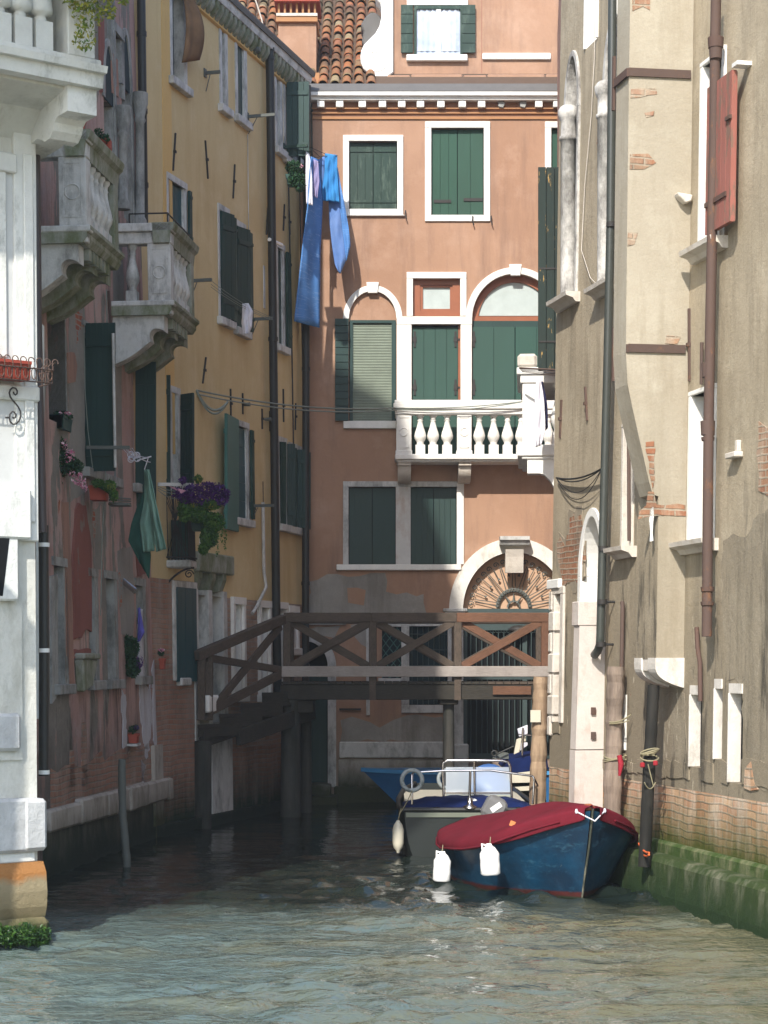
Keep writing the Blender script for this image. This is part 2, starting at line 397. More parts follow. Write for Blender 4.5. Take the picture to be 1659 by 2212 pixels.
M['green_pale'] = paint('green_door_paint', (.024, .078, .060), (.12, .16, .12), (.76, .8), .65, vary=.12)  # paler green of the balcony door and french window
M['green_old'] = paint('worn_green_shutter_paint', (.012, .042, .030), (.07, .11, .085), (.52, .66), .65)
M['green_peel'] = paint('peeling_green_paint', (.012, .026, .020), (.42, .26, .08), (.61, .635), .7, vary=.3, sc=(2.2, 2.2, .6))
M['green_dark'] = paint('dark_green_paint', (.012, .045, .04), (.06, .09, .08), (.7, .76), .5)
M['teal'] = paint('teal_shutter_paint', (.05, .16, .14), (.09, .14, .13), (.58, .7), .5)
M['blue_green'] = paint('blue_green_paint', (.012, .07, .085), (.04, .09, .1), (.7, .76), .45)
M['red_wood'] = paint('red_shutter_paint', (.34, .125, .095), (.18, .11, .08), (.53, .56), .9, vary=.3, bs=.8)
M['brown_paint'] = flat('brown_window_wood', (.30, .10, .045), .45)
M['dark'] = flat('dark_interior', (.010, .011, .012), .9, spec=.1)
M['dark_teal'] = flat('dark_teal_interior', (.010, .028, .034), .7, spec=.2)
M['iron'] = flat('wrought_iron', (.035, .032, .03), .6, spec=.3)
M['iron_grey'] = flat('grey_iron', (.11, .12, .11), .6, spec=.3)
M['iron_green'] = flat('green_grey_iron', (.05, .075, .075), .6, spec=.3)
M['rust'] = paint('rusty_iron', (.105, .062, .048), (.24, .10, .035), (.56, .72), .8, sc=(1, 1, .5))
M['pipe_brown'] = flat('brown_pipe_paint', (.055, .042, .042), .45, spec=.4)
M['pipe_green'] = flat('dark_green_pipe', (.050, .056, .050), .4, spec=.5)
M['pipe_black'] = flat('black_pipe', (.022, .022, .02), .5, spec=.4)
M['zinc'] = flat('grey_flashing', (.12, .115, .11), .7, spec=.3)
M['white_paint'] = flat('white_paint', (.8, .8, .78), .5)
M['white_plastic'] = flat('white_plastic', (.82, .82, .8), .4, spec=.5, bump=8)
M['curtain'] = cloth_mat('white_curtain', (.56, .6, .68), (.36, .42, .52))
M['blind'] = flat('white_blind_glass', (.46, .53, .52), .35, spec=.4)
M['wood_dark'] = wood('dark_bridge_timber', (.125, .096, .074), (.058, .046, .037), uvgrain=True)
M['wood_lit'] = wood('lit_brown_bridge_timber', (.20, .10, .06), (.11, .06, .04), uvgrain=True)  # brown timber with sunlight painted in, for the right bay
M['wood_grey'] = wood('grey_weathered_board', (.40, .36, .33), (.28, .25, .23), uvgrain=True)
M['wood_darkest'] = wood('darkest_bridge_timber', (.060, .052, .042), (.026, .026, .022), uvgrain=True)  # darkest of the bridge timbers
M['pile'] = wood('weathered_pile', (.40, .29, .19), (.19, .125, .08), scale=9, bs=1.0)
M['column_stone'] = stone('streaked_column_stone', (.62, .60, .56), (.12, .11, .1), .85, (.42, .62), bs=.6, streaky=.5)
M['grey_stone'] = stone('dark_grey_stone', (.36, .36, .34), (.10, .1, .09), .8, (.44, .64), bs=.5)  # dark grey stone of the pink house frames and broken blocks
M['pile_grey'] = wood('grey_pile', (.30, .235, .185), (.13, .10, .08), scale=11, bs=1.0)
M['pile_dark'] = wood('dark_pile', (.07, .065, .058), (.03, .033, .028), scale=7)
M['pile_black'] = wood('black_tarred_pile', (.035, .032, .028), (.014, .014, .012), scale=8)
def tile_mat():
    s = NT('roof_tile_clay'); r = s.geo.outputs['Random Per Island']
    c = s.ramp(r, [(0, (.24, .10, .055)), (.25, (.34, .13, .07)), (.45, (.20, .12, .075)), (.7, (.38, .12, .05)), (.82, (.15, .11, .075)), (.93, (.30, .23, .14)), (1, (.12, .1, .08))])
    c = s.mix(s.math('MULTIPLY', s.step(s.noise(5, 7, .75), .45, .65), .7), c, (.16, .13, .06))
    c = s.mix(s.math('MULTIPLY', s.step(s.noise(.9, 5, .7, off=(3, 0, 0)), .5, .62), .65), c, (.06, .05, .04))
    return s.out(c, .9, s.noise(20, 6, .7), .3, .01, spec=.1)
M['tile'] = tile_mat()
M['leaf'] = foliage('green_leaves', [(.02, .07, .015), (.05, .13, .02), (.09, .17, .03), (.03, .09, .03)])
M['leaf_yellow'] = foliage('yellow_green_leaves', [(.06, .13, .02), (.16, .22, .03), (.30, .27, .03), (.07, .12, .03)])
M['leaf_dark'] = foliage('dark_leaves', [(.01, .04, .015), (.02, .06, .02), (.03, .09, .04)])
M['petal_purple'] = foliage('purple_petals', [(.05, .015, .10), (.085, .02, .16), (.035, .01, .07)])
M['petal_pink'] = foliage('pink_petals', [(.55, .10, .25), (.7, .3, .42), (.75, .6, .65)])
M['algae'] = foliage('seaweed', [(.008, .028, .006), (.02, .06, .01), (.04, .09, .012), (.012, .04, .01)], .4)
M['pot'] = flat('terracotta_pot', (.36, .07, .04), .8)
M['pot_red'] = flat('red_planter_plastic', (.30, .05, .03), .5)
M['planter'] = flat('green_planter', (.02, .07, .06), .5)
M['blue_cloth'] = cloth_mat('blue_sheet', (.10, .25, .56), (.08, .20, .46), stripe=(.28, .42, .66))
M['blue_shirt'] = cloth_mat('bright_blue_shirt', (.05, .25, .55), (.04, .2, .46))
M['blue_pale'] = cloth_mat('pale_blue_cloth', (.09, .18, .42), (.14, .23, .46))
M['lilac'] = cloth_mat('lilac_cloth', (.26, .24, .42), (.34, .28, .4))
M['white_cloth'] = cloth_mat('white_cloth', (.72, .7, .74), (.6, .6, .68))
M['green_cloth'] = cloth_mat('mint_cloth', (.20, .34, .28), (.14, .25, .2))
M['dark_green_cloth'] = cloth_mat('dark_green_cloth', (.02, .07, .055), (.03, .09, .07))
M['navy_cloth'] = cloth_mat('navy_cloth', (.02, .02, .06), (.03, .03, .08))
M['purple_cloth'] = cloth_mat('violet_cloth', (.13, .12, .45), (.09, .08, .3))
M['brown_cloth'] = cloth_mat('brown_awning', (.22, .13, .07), (.15, .09, .05))
M['red_canvas'] = cloth_mat('burgundy_canvas', (.135, .012, .022), (.105, .01, .017))
M['blue_canvas'] = cloth_mat('navy_blue_canvas', (.008, .018, .085), (.006, .012, .055))
M['rope'] = flat('pale_rope', (.26, .23, .14), .9)
M['rope_grey'] = flat('washing_line', (.22, .25, .22), .7)
M['rope_orange'] = flat('orange_rope', (.6, .12, .03), .8)
M['steel'] = flat('stainless_steel', (.62, .6, .6), .22, metal=1.0)
def hull_blue():
    s = NT('blue_hull_paint')
    c = s.mix(s.step(s.noise(1.6, 6, .65), .4, .6), (.004, .045, .095), (.003, .020, .045))
    c = s.mix(s.math('MULTIPLY', s.step(s.noise(4, 9, .78, sc=(1, 1, 2.2), off=(2, 2, 2)), .55, .68), .6), c, (.045, .13, .19)); c = s.mix(s.step(s.noise(9, 7, .8, sc=(1, 1, .5), off=(7, 2, 2)), .66, .69), c, (.16, .17, .15))
    h = s.math('ADD', s.height(), s.math('MULTIPLY', s.noise(4, 5, .7), .04))
    c = s.mix(s.step(h, .105, .085), c, s.mix(s.step(s.noise(4, 8, .75), .4, .6), (.085, .016, .014), (.045, .014, .012)))
    c = s.mix(s.step(h, .05, .03), c, (.02, .03, .015))
    return s.out(c, s.step(s.noise(3, 6, .7), -.2, 1.2), s.noise(5, 6, .7), .25, .02, spec=.35)
M['hull_blue'] = hull_blue()
M['hull_grey'] = paint('grey_green_hull', (.007, .011, .010), (.02, .02, .02), (.6, .7), .45, sc=(1, 1, 1))
M['hull_mid'] = paint('bright_blue_hull', (.02, .17, .44), (.02, .11, .28), (.6, .75), .35, sc=(1, 1, 1))
M['deck_blue'] = flat('sky_blue_deck', (.07, .30, .60), .4)
M['canopy_blue'] = flat('blue_vinyl_canopy', (.06, .18, .5), .4)
M['cream'] = flat('cream_gelcoat', (.6, .56, .45), .3)
M['perspex'] = flat('grey_perspex', (.42, .47, .52), .12, spec=.6)
def glass_mat():
    s = NT('window_glass'); s.out((.02, .025, .03), .06, spec=.8); return s.m
M['glass'] = glass_mat()
def screen_mat():
    s = NT('clear_screen'); s.out((.55, .62, .7), .08, spec=.8); s.b.inputs['Transmission Weight'].default_value = .0
    s.b.inputs['Alpha'].default_value = .45; return s.m
M['screen'] = screen_mat()
# ---------------------------------------------------------------- building helpers
def wall_mesh(name, fr, t0, t1, z0, z1, holes, m, parent, back=3.0, body=True, label=None, step=None):
    mb = MB(fr)
    ts = sorted({t0, t1, *[h[0] for h in holes if t0 < h[0] < t1], *[h[1] for h in holes if t0 < h[1] < t1]})
    zs = sorted({z0, z1, *[h[2] for h in holes if z0 < h[2] < z1], *[h[3] for h in holes if z0 < h[3] < z1]})
    for a, b in zip(ts, ts[1:]):
        for c, d in zip(zs, zs[1:]):
            mt, mz = (a+b)/2, (c+d)/2
            if any(h[0] < mt < h[1] and h[2] < mz < h[3] for h in holes): continue
            mb.add([fr.P(a, c), fr.P(b, c), fr.P(b, d), fr.P(a, d)], [(0, 1, 2, 3)], [(a, c), (b, c), (b, d), (a, d)])
    for h in holes:
        a, b, c, d, dp = h[:5]; rise = h[5] if len(h) > 5 else 0
        zt = d-rise
        def rev(p, q): mb.add([fr.P(*p, 0), fr.P(*q, 0), fr.P(*q, -dp), fr.P(*p, -dp)], [(0, 1, 2, 3)], [(p[0], p[1]), (q[0], q[1]), (q[0]+dp, q[1]+.01), (p[0]+dp, p[1])])
        rev((a, c), (a, zt)); rev((b, zt), (b, c)); rev((b, c), (a, c))
        if not rise: rev((a, d), (b, d))
        else:
            cx, rx = (a+b)/2, (b-a)/2; n = 20; prev = None
            for i in range(n+1):
                an = math.pi*i/n; p = (cx-rx*math.cos(an), zt+rise*math.sin(an))
                if prev:
                    q0, q1 = (prev[0], d), (p[0], d)
                    mb.add([fr.P(*prev), fr.P(*p), fr.P(*q1), fr.P(*q0)], [(0, 1, 2, 3)], [prev, p, q1, q0])
                    rev(prev, p)
                prev = p
    if body:
        A, B_, C_, D_ = fr.P(t0, z0), fr.P(t1, z0), fr.P(t1, z1), fr.P(t0, z1)
        a, b, c, d = [fr.P(t, z, -back) for t, z in ((t0, z0), (t1, z0), (t1, z1), (t0, z1))]
        for q, u in (((A, a, d, D_), (0, back)), ((B_, C_, c, b), (0, back)), ((D_, d, c, C_), (0, back)), ((a, b, c, d), (0, t1-t0))):
            L = (q[1]-q[0]).length
            mb.add(q, [(0, 1, 2, 3)], [(0, q[0].z), (q[0-3].x*0+L, q[1].z), (L, q[2].z), (0, q[3].z)])
    return mb.build(name, m, parent, label=label)

def leaf(parent, fr, ta, tb, za, zb, d, m, planks=4, horiz=False, straps=True, name='shutter', th=.04, label=None, strap_m=None, gap=.006):
    """a boarded leaf: boards side by side with battens or strap hinges, one mesh"""
    mb = MB(fr); rng = random.Random(int(abs(ta*1000+za*77)))
    if horiz:
        for i in range(planks):
            a = za+(zb-za)*i/planks; b = za+(zb-za)*(i+1)/planks
            mb.box(ta, tb, a+gap/2, b-gap/2, d-th, d+rng.uniform(-.002, .002))
        mb.box(ta+.01, tb-.01, za+.01, zb-.01, d-th-.012, d-th+.006)
        for q in (ta+.03, tb-.07): mb.box(q, q+.04, za+.02, zb-.02, d-th-.03, d-th-.011)
    else:
        for i in range(planks):
            a = ta+(tb-ta)*i/planks; b = ta+(tb-ta)*(i+1)/planks
            mb.box(a+gap/2, b-gap/2, za, zb, d-th, d+rng.uniform(-.003, .003))
        mb.box(ta+.01, tb-.01, za+.01, zb-.01, d-th-.01, d-th+.008)
        if straps:
            for z in (za+(zb-za)*.12, zb-(zb-za)*.12): mb.box(ta+.01, tb-.01, z-.025, z+.025, d+.004, d+.016)
    return mb.build(name, m, parent, label=label)

def slats(parent, fr, ta, tb, za, zb, d, m, n, name='shutter', tilt=.02, th=.012, label=None):
    mb = MB(fr); w = .05
    for a, b in ((ta, ta+w), (tb-w, tb)): mb.box(a, b, za, zb, d-.03, d+.01)
    for a, b in ((za, za+w), (zb-w, zb)): mb.box(ta+w, tb-w, a, b, d-.03, d+.01)
    h = (zb-za-2*w)/n
    for i in range(n):
        z = za+w+h*i
        mb.profile([(d-.028, z+h*.75), (d+.004, z), (d+.004+th*.2, z+th), (d-.028, z+h*.75+th)], ta+w, tb-w)
    return mb.build(name, m, parent, label=label)

def surround(parent, fr, h, wd, m, proud=.03, sill=None, top=True, bottom=True, lining=.0, label=None, sides=(1, 1), key=False, name='frame'):
    """stone frame round an opening (with arch if it has one), its lining and its sill"""
    a, b, c, d, dp = h[:5]; rise = h[5] if len(h) > 5 else 0; zt = d-rise
    mb = MB(fr)
    if sides[0]: mb.box(a-wd, a+lining, c, zt, -dp if lining else -.02, proud)
    if sides[1]: mb.box(b-lining, b+wd, c, zt, -dp if lining else -.02, proud)
    if rise:
        cx = (a+b)/2
        mb.ring(cx, zt, (b-a)/2-lining, rise-lining, wd+lining, -dp if lining else -.02, proud, n=26)
        if key: mb.prism([(cx-.09, d-.04), (cx+.09, d-.04), (cx+.12, d+wd+.05), (cx-.12, d+wd+.05)], 0, proud+.035)
    elif top: mb.box(a-wd*.999, b+wd*.999, d-lining, d+wd, -dp if lining else -.02, proud+.004)
    if bottom: mb.box(a-wd*.998, b+wd*.998, c-wd, c+lining*.5, -dp if lining else -.02, proud+.003)
    o = mb.build(name, m, parent, label=label, bevel=.006)
    if sill:
        ov, hh, pr = sill
        MB(fr).box(a-wd-ov, b+wd+ov, c-hh-(wd if bottom else 0), c-(wd if bottom else 0)-.002, -.02, pr).build('sill', m, parent, bevel=.01)
    return o

def window(B, fr, h, pane='dark', name='window', label=None, mullion=None):
    """the pane or closed leaf at the back of an opening; returns the part that frames and shutters hang on"""
    a, b, c, d, dp = h[:5]
    mb = MB(fr); mb.box(a-.02, b+.02, c-.02, d+.02, -dp-.05, -dp-.003)
    return mb.build(name, M[pane], B, label=label)

def baluster_profile(h, r, square=.16):
    """(radius, height) of a vase baluster on its block"""
    z0 = h*square; H = h*(1-2*.0)-z0
    q = [(.50, 0), (.62, .03), (.55, .07), (.66, .12), (.95, .22), (1.0, .30), (.86, .42), (.62, .56), (.46, .68), (.40, .78), (.52, .81), (.40, .84), (.44, .90), (.68, .95), (.68, 1.0)]
    return [(r*a, z0+H*b) for a, b in q]
def baluster(parent, fr, t, z0, h, d, r, m, sq=.16):
    mb = MB(fr); mb.box(t-r*.78, t+r*.78, z0, z0+h*sq, d-r*.78, d+r*.78)
    p = fr.P(t, z0, d); mb.lathe(p, baluster_profile(h, r, sq), 12)
    return mb.build('baluster', m, parent)

def irregular(pts, jag=.05, seed=1, step=.18):
    """a broken edge through the corner points"""
    rng = random.Random(seed); out = []
    n = len(pts)
    for i in range(n):
        (x0, y0), (x1, y1) = pts[i], pts[(i+1) % n]; L = math.hypot(x1-x0, y1-y0); k = max(1, int(L/step))
        for j in range(k):
            f = j/k; out.append((x0+(x1-x0)*f+rng.uniform(-jag, jag)*(j > 0), y0+(y1-y0)*f+rng.uniform(-jag, jag)*(j > 0)))
    return out
def patch(B, fr, px, m, name, d=.004, jag=.04, seed=1, step=.16, th=.02, dd=0, label=None, bevel=0):
    """a patch of plaster, cement or brick with a ragged outline given in picture points"""
    pts = [fr.hit(x, y, dd) for x, y in px]
    return MB(fr).prism(irregular(pts, jag, seed, step), dd-th, dd+d).build(name, m, B, label=label, bevel=bevel)

def anchor(B, fr, x, y, h, lean=0.0, d=0.0, m='iron'):
    """a wall tie: iron bar on the wall with its pin"""
    t, z = fr.hit(x, y, d); mb = MB(fr)
    mb.prism([(t-.012-lean, z-h/2), (t+.012-lean, z-h/2), (t+.015+lean, z+h/2), (t-.015+lean, z+h/2)], d-.01, d+.025)
    mb.box(t-.022, t+.022, z-.02, z+.02, d-.01, d+.045)
    return mb.build('wall_tie', M[m], B)

def cloth(name, left, right, Y, m, amp=.03, waves=3, label=None, cat='laundry', group=None, parent=None, nu=14, nv=26, phase=0.0, Y2=None):
    """hanging cloth between two edges given as picture points, folds along its drop"""
    def sample(pl, f):
        L = [0]
        for a, b in zip(pl, pl[1:]): L.append(L[-1]+math.hypot(b[0]-a[0], b[1]-a[1]))
        s = f*L[-1]
        for i in range(len(pl)-1):
            if s <= L[i+1]+1e-6:
                g = (s-L[i])/max(1e-6, L[i+1]-L[i]); return (pl[i][0]+(pl[i+1][0]-pl[i][0])*g, pl[i][1]+(pl[i+1][1]-pl[i][1])*g)
        return pl[-1]
    mb = MB(); vs = []; Y2 = Y if Y2 is None else Y2
    for j in range(nv+1):
        f = j/nv; l = sample(left, f); r = sample(right, f)
        for i in range(nu+1):
            g = i/nu
            dy = amp*(.35+.65*f)*math.sin(phase+waves*2*math.pi*g+1.3*math.sin(3*f+phase))+amp*.4*math.sin(5*f*3+g*7+phase)
            vs.append(at(l[0]+(r[0]-l[0])*g, l[1]+(r[1]-l[1])*g, Y+(Y2-Y)*g+dy))
    fs = [(j*(nu+1)+i, j*(nu+1)+i+1, (j+1)*(nu+1)+i+1, (j+1)*(nu+1)+i) for j in range(nv) for i in range(nu)]
    mb.add(vs, fs, [(v.x, v.z) for v in vs], True)
    return mb.build(name, M[m], parent, label=label, cat=cat, group=group, solid=.012)

def sag(a, b, s, n=14):
    a, b = Vector(a), Vector(b); return [a.lerp(b, i/n)-Vector((0, 0, s*4*(i/n)*(1-i/n))) for i in range(n+1)]
def spiral(c, r0, r1, turns, a0, ex_, ez_, n=26):
    c = Vector(c); return [c+(ex_*math.cos(a0+turns*2*math.pi*i/n)+ez_*math.sin(a0+turns*2*math.pi*i/n))*(r0+(r1-r0)*i/n) for i in range(n+1)]
# ================================================================ water
from mathutils import noise as mn
def water_mat():
    s = NT('canal_water')
    h2 = s.noise(5.0, 3, .55, sc=(1.0, 2.0, 1), off=(3, 5, 0), dist=.6)
    h4 = s.noise(14.0, 2, .5, sc=(1.0, 1.6, 1), off=(1, 7, 0))
    sep = s.N('ShaderNodeSeparateXYZ'); s.L(s.pos, sep.inputs[0])
    calm = s.N('ShaderNodeMapRange'); calm.inputs['From Min'].default_value = 20.8; calm.inputs['From Max'].default_value = 22.2
    calm.inputs['To Min'].default_value = 1.0; calm.inputs['To Max'].default_value = .22; s.L(sep.outputs[1], calm.inputs['Value'])
    h = s.math('MULTIPLY', s.math('ADD', s.math('MULTIPLY', h2, .8), s.math('MULTIPLY', h4, .2)), calm.outputs[0])
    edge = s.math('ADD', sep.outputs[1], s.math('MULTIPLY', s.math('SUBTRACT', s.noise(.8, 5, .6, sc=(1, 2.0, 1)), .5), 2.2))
    col = s.mix(s.step(edge, 20.3, 21.9), s.mix(s.step(s.math('ADD', s.noise(.6, 6, .65, sc=(1, 2.8, 1), off=(4, 4, 0)), s.math('MULTIPLY', sep.outputs[0], .05)), .36, .70), (.080, .112, .104), (.105, .102, .060)), (.010, .016, .013))  # turbid open water tinted with painted sky and wall reflections, darker between houses
    s.out(col, .03, h, 1.0, .05, spec=.5); s.b.inputs['IOR'].default_value = 1.6
    return s.m
def wave(x, y):
    r = 1/(1+math.exp((y-21.4+.35*math.sin(x*1.3+.6))*3.2))          # ruffled in the open, calm between the houses
    swell = mn.noise(Vector((x*.35, y*.8, 3.1)))*.028+mn.noise(Vector((x*.9+y*.25, y*1.9, 9.4)))*.012
    a = mn.noise(Vector((x*1.5+y*.5, y*4.2, .7)))*.046+mn.noise(Vector((x*3.1-y*.7, y*8.0, 5.2)))*.024+mn.noise(Vector((x*6.5, y*13, 2.2)))*.011
    patch_ = .35+1.15*max(0, .5+.9*mn.noise(Vector((x*.45+3, y*.7, 1.5))))
    c = mn.noise(Vector((x*.9, y*2.6, 4.7)))*.026+mn.noise(Vector((x*2.2, y*5.0, 8.7)))*.012
    c += max(0, mn.noise(Vector((x*2.4, y*5.6, 6.6)))-.12)*.075*(1/(1+math.exp((y-27)*.8)))/(1+math.exp(-(x+1.2)*2.5))
    near = 1/(1+math.exp((y-27)*.6)); return r*(swell+a*patch_*1.2)+(1-r)*(swell*.25+c*(.55+1.9*near))
mb = MB(); ys = []; y = 11.5
while y < 39.2: ys.append(y); y += max(.045, .0032*y)
xs_w = [-9+.055*i for i in range(int(19/.055)+1)]
xs_w = [x for x in xs_w if -5.2 <= x <= 5.6]
vs = [Vector((x, y, wave(x, y))) for y in ys for x in xs_w]; nx = len(xs_w)
fs = [(j*nx+i, j*nx+i+1, (j+1)*nx+i+1, (j+1)*nx+i) for j in range(len(ys)-1) for i in range(nx-1)]
x0, x1, y0, y1 = xs_w[0], xs_w[-1], ys[0], ys[-1]
mb.add(vs, fs, None, True)
B = [Vector(q) for q in ((-30, -25, 0), (30, -25, 0), (30, 60, 0), (-30, 60, 0), (x0, y0, 0), (x1, y0, 0), (x1, y1, 0), (x0, y1, 0))]
mb.add(B, [(0, 1, 5, 4), (1, 2, 6, 5), (2, 3, 7, 6), (3, 0, 4, 7)], None)
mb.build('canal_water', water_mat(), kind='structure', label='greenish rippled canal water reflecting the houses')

# ================================================================ the terracotta house that closes the canal
TB = empty('terracotta_house', (ex(1000), 38.0, 0), 'terracotta house with white framed windows and balcony closing the far end of the canal', 'house')
H = {}
def hl(x0, x1, y0, y1, dp, rise=0): return (ex(x0), ex(x1), ez(y1), ez(y0), dp, rise)
H['w1'] = hl(754, 858, 305.5, 452, .11)
H['w2'] = hl(931.6, 1045, 277, 465, .11)
H['w3'] = hl(1190.7, 1290, 277, 465, .11)
H['arch_l'] = hl(754, 856, 629.6, 910, .12, (689-629.6)/113.7)
H['trans'] = hl(892, 994, 602, 683, .16)
H['door_m'] = hl(890, 994, 701, 1003, .12)
H['arch_r'] = hl(1020, 1206, 592, 1003, .22, (689-592)/113.7)
H['r3a'] = hl(753, 855, 1052, 1219, .14)
H['r3b'] = hl(887, 986.5, 1052, 1219, .14)
H['portal'] = hl(1000, 1222, 1193, 1640, .32, (1318-1193)/113.7)
H['gw'] = hl(884, 967, 1353, 1523, .16)
H['diam'] = hl(825, 867, 1354, 1465, .14)
H['gdoor'] = hl(612, 708, 1385, 1700, .4, (1440-1385)/113.7)
wall_mesh('wall', END, -6.0, 6.0, -0.6, ez(258), list(H.values()), M['terracotta'], TB, back=5)

# shutters of the top row
w = window(TB, END, H['w1'], 'dark'); surround(w, END, H['w1'], .115, M['istrian'], .035, sill=(.03, .02, .06))
h = H['w1']; mid = (h[0]+h[1])/2
leaf(w, END, h[0]+.01, mid-.004, h[2]+.01, h[3]-.01, -.06, M['green_old'], 3, label='worn green shutter leaf with rubbed boards')
leaf(w, END, mid+.004, h[1]-.01, h[2]+.01, h[3]-.01, -.06, M['green_old'], 3, label='worn green shutter leaf with rubbed boards')
for k in ('w2', 'w3'):
    h = H[k]; w = window(TB, END, h, 'dark'); surround(w, END, h, .12, M['istrian'], .035); mid = (h[0]+h[1])/2
    leaf(w, END, h[0]+.01, mid-.004, h[2]+.01, h[3]-.01, -.07, M['green'], 3, straps=False)
    leaf(w, END, mid+.004, h[1]-.01, h[2]+.01, h[3]-.01, -.066, M['green'], 2, straps=False)
    mb = MB(END); zz = h[2]+.28
    mb.box(h[0]+.05, mid-.12, zz-.03, zz+.03, -.064, -.052); mb.build('hinge', M['iron'], w); mb = MB(END); mb.box(mid+.12, h[1]-.02, zz, zz+.06, -.060, -.048); mb.build('hinge', M['iron'], w)
for x, y in ((876, 462), (1021, 474), (1061, 474)):
    mb = MB(END); t, z = ex(x), ez(y); mb.tube([END.P(t, z+.05, .0), END.P(t, z+.05, .07), END.P(t-.01, z-.03, .08), END.P(t+.02, z-.12, .08)], .012, 6); mb.build('shutter_catch', M['iron'], TB)

# left arched window: folded shutter, blind
h = H['arch_l']; w = window(TB, END, h, 'dark', label='arched window with half drawn louvre blind')
surround(w, END, h, .115, M['istrian'], .035, sides=(0, 0), bottom=False, key=True)
MB(END).box(h[0]-.005, h[1]+.005, ez(694), ez(629), -.115, -.05).build('tympanum', M['terracotta'], w)
MB(END).box(ex(742), ex(856), ez(926), ez(910), -.02, .06).build('sill', M['istrian'], w, bevel=.006)
mb = MB(END)
for a, b in ((ex(756), ex(762)), (ex(846), ex(855))): mb.box(a, b, ez(909), ez(692), -.115, -.02)
mb.box(ex(756), ex(855), ez(697), ez(691), -.115, -.021); mb.build('blind_frame', M['green_dark'], w)
mb = MB(END); n = 62; z0, z1 = ez(908), ez(697)
for i in range(n):
    z = z0+(z1-z0)*i/n; mb.profile([(-.085, z+.026), (-.060, z), (-.058, z+.004), (-.083, z+.03)], ex(762), ex(846))
mb.build('blind', flat('pale_green_blind', (.30, .35, .28), .5), w)
MB(END).box(ex(762), ex(846), ez(908), ez(697), -.118, -.112).build('pane', M['green_dark'], w)
leaf(w, END, ex(724), ex(753), ez(910), ez(689), .075, M['green_dark'], 14, horiz=True, label='dark green shutter folded back on the wall', th=.05, gap=.012)

# middle door with transom light
h = H['trans']; w = window(TB, END, h, 'blind', label='small transom light over the green door'); surround(w, END, h, .12, M['istrian'], .035, bottom=False)
mb = MB(END); a, b, c, d = h[:4]
for q in ((a, a+.14, c, d), (b-.14, b, c, d), (a+.14, b-.14, c, c+.12), (a+.14, b-.14, d-.10, d)): mb.box(*q, -.158, -.09)
for q in ((a+.14, a+.19, c+.12, d-.1), (b-.19, b-.14, c+.12, d-.1), (a+.19, b-.19, c+.12, c+.16), (a+.19, b-.19, d-.14, d-.1)): mb.box(*q, -.158, -.12)
mb.build('sash', M['brown_paint'], w)
mb = MB(END); mb.box(ex(857), ex(1019.5), ez(701), ez(684.5), -.02, .045); mb.build('lintel_band', M['istrian'], TB, bevel=.006)
mb = MB(END); mb.box(ex(857), ex(889), ez(1000), ez(701), -.02, .036); mb.build('pilaster', M['istrian'], TB, bevel=.006)
mb = MB(END); mb.box(ex(995), ex(1019), ez(1000), ez(701), -.02, .036); mb.build('pilaster', M['istrian'], TB, bevel=.006)
def hinges(parent, x, ys, s=1):
    for y in ys:
        mb = MB(END); t, z = ex(x), ez(y)
        mb.box(t-.02, t+.02, z-.15, z+.15, -.055, -.035); mb.box(min(t, t+s*.09), max(t, t+s*.09), z-.015, z+.015, -.05, -.04); mb.box(t-.035, t+.035, z-.05, z+.05, -.055, -.03)
        mb.build('hinge', M['iron'], parent)
h = H['door_m']; w = window(TB, END, h, 'dark', name='door'); leaf(w, END, h[0]+.01, h[1]-.04, h[2], h[3]-.05, -.055, M['green_pale'], 4, straps=False, name='door_leaf')
MB(END).box(h[1]-.035, h[1], h[2], h[3], -.12, -.06).build('frame', M['brown_paint'], w)
hinges(w, 893+3, (732, 836), -1); hinges(w, 984, (732, 836), 1)
# right arched french window
h = H['arch_r']; w = window(TB, END, h, 'dark', name='window', label='large arched window with white lunette over green shutters')
surround(w, END, h, .125, M['istrian'], .035, sides=(0, 1), bottom=False, key=True)
cx = (h[0]+h[1])/2; zt = h[3]-h[5]
mb = MB(END); poly = [(cx+(h[1]-cx+.02)*math.cos(math.pi*i/24), zt+.09+(h[5]-.07)*math.sin(math.pi*i/24)) for i in range(25)]
mb.prism(poly, -.2, -.17); mb.build('lunette_pane', M['blind'], w)
mb = MB(END); mb.ring(cx, zt, (h[1]-cx)-.12, h[5]-.13, .14, -.2, -.13, n=24); mb.box(h[0], h[1], zt-.02, zt+.07, -.2, -.11); mb.build('sash', M['brown_paint'], w)
mb = MB(END); mb.box(h[0], h[1], zt-.14, zt-.02, -.2, -.1); mb.build('rail', M['green_dark'], w)
leaf(w, END, h[0]+.01, (h[0]+h[1])/2-.005, h[2], zt-.14, -.055, M['green_pale'], 2, straps=False)
leaf(w, END, (h[0]+h[1])/2+.005, h[1]-.01, h[2], zt-.14, -.055, M['green_pale'], 2, straps=False)
hinges(w, 1024, (732, 836), -1)

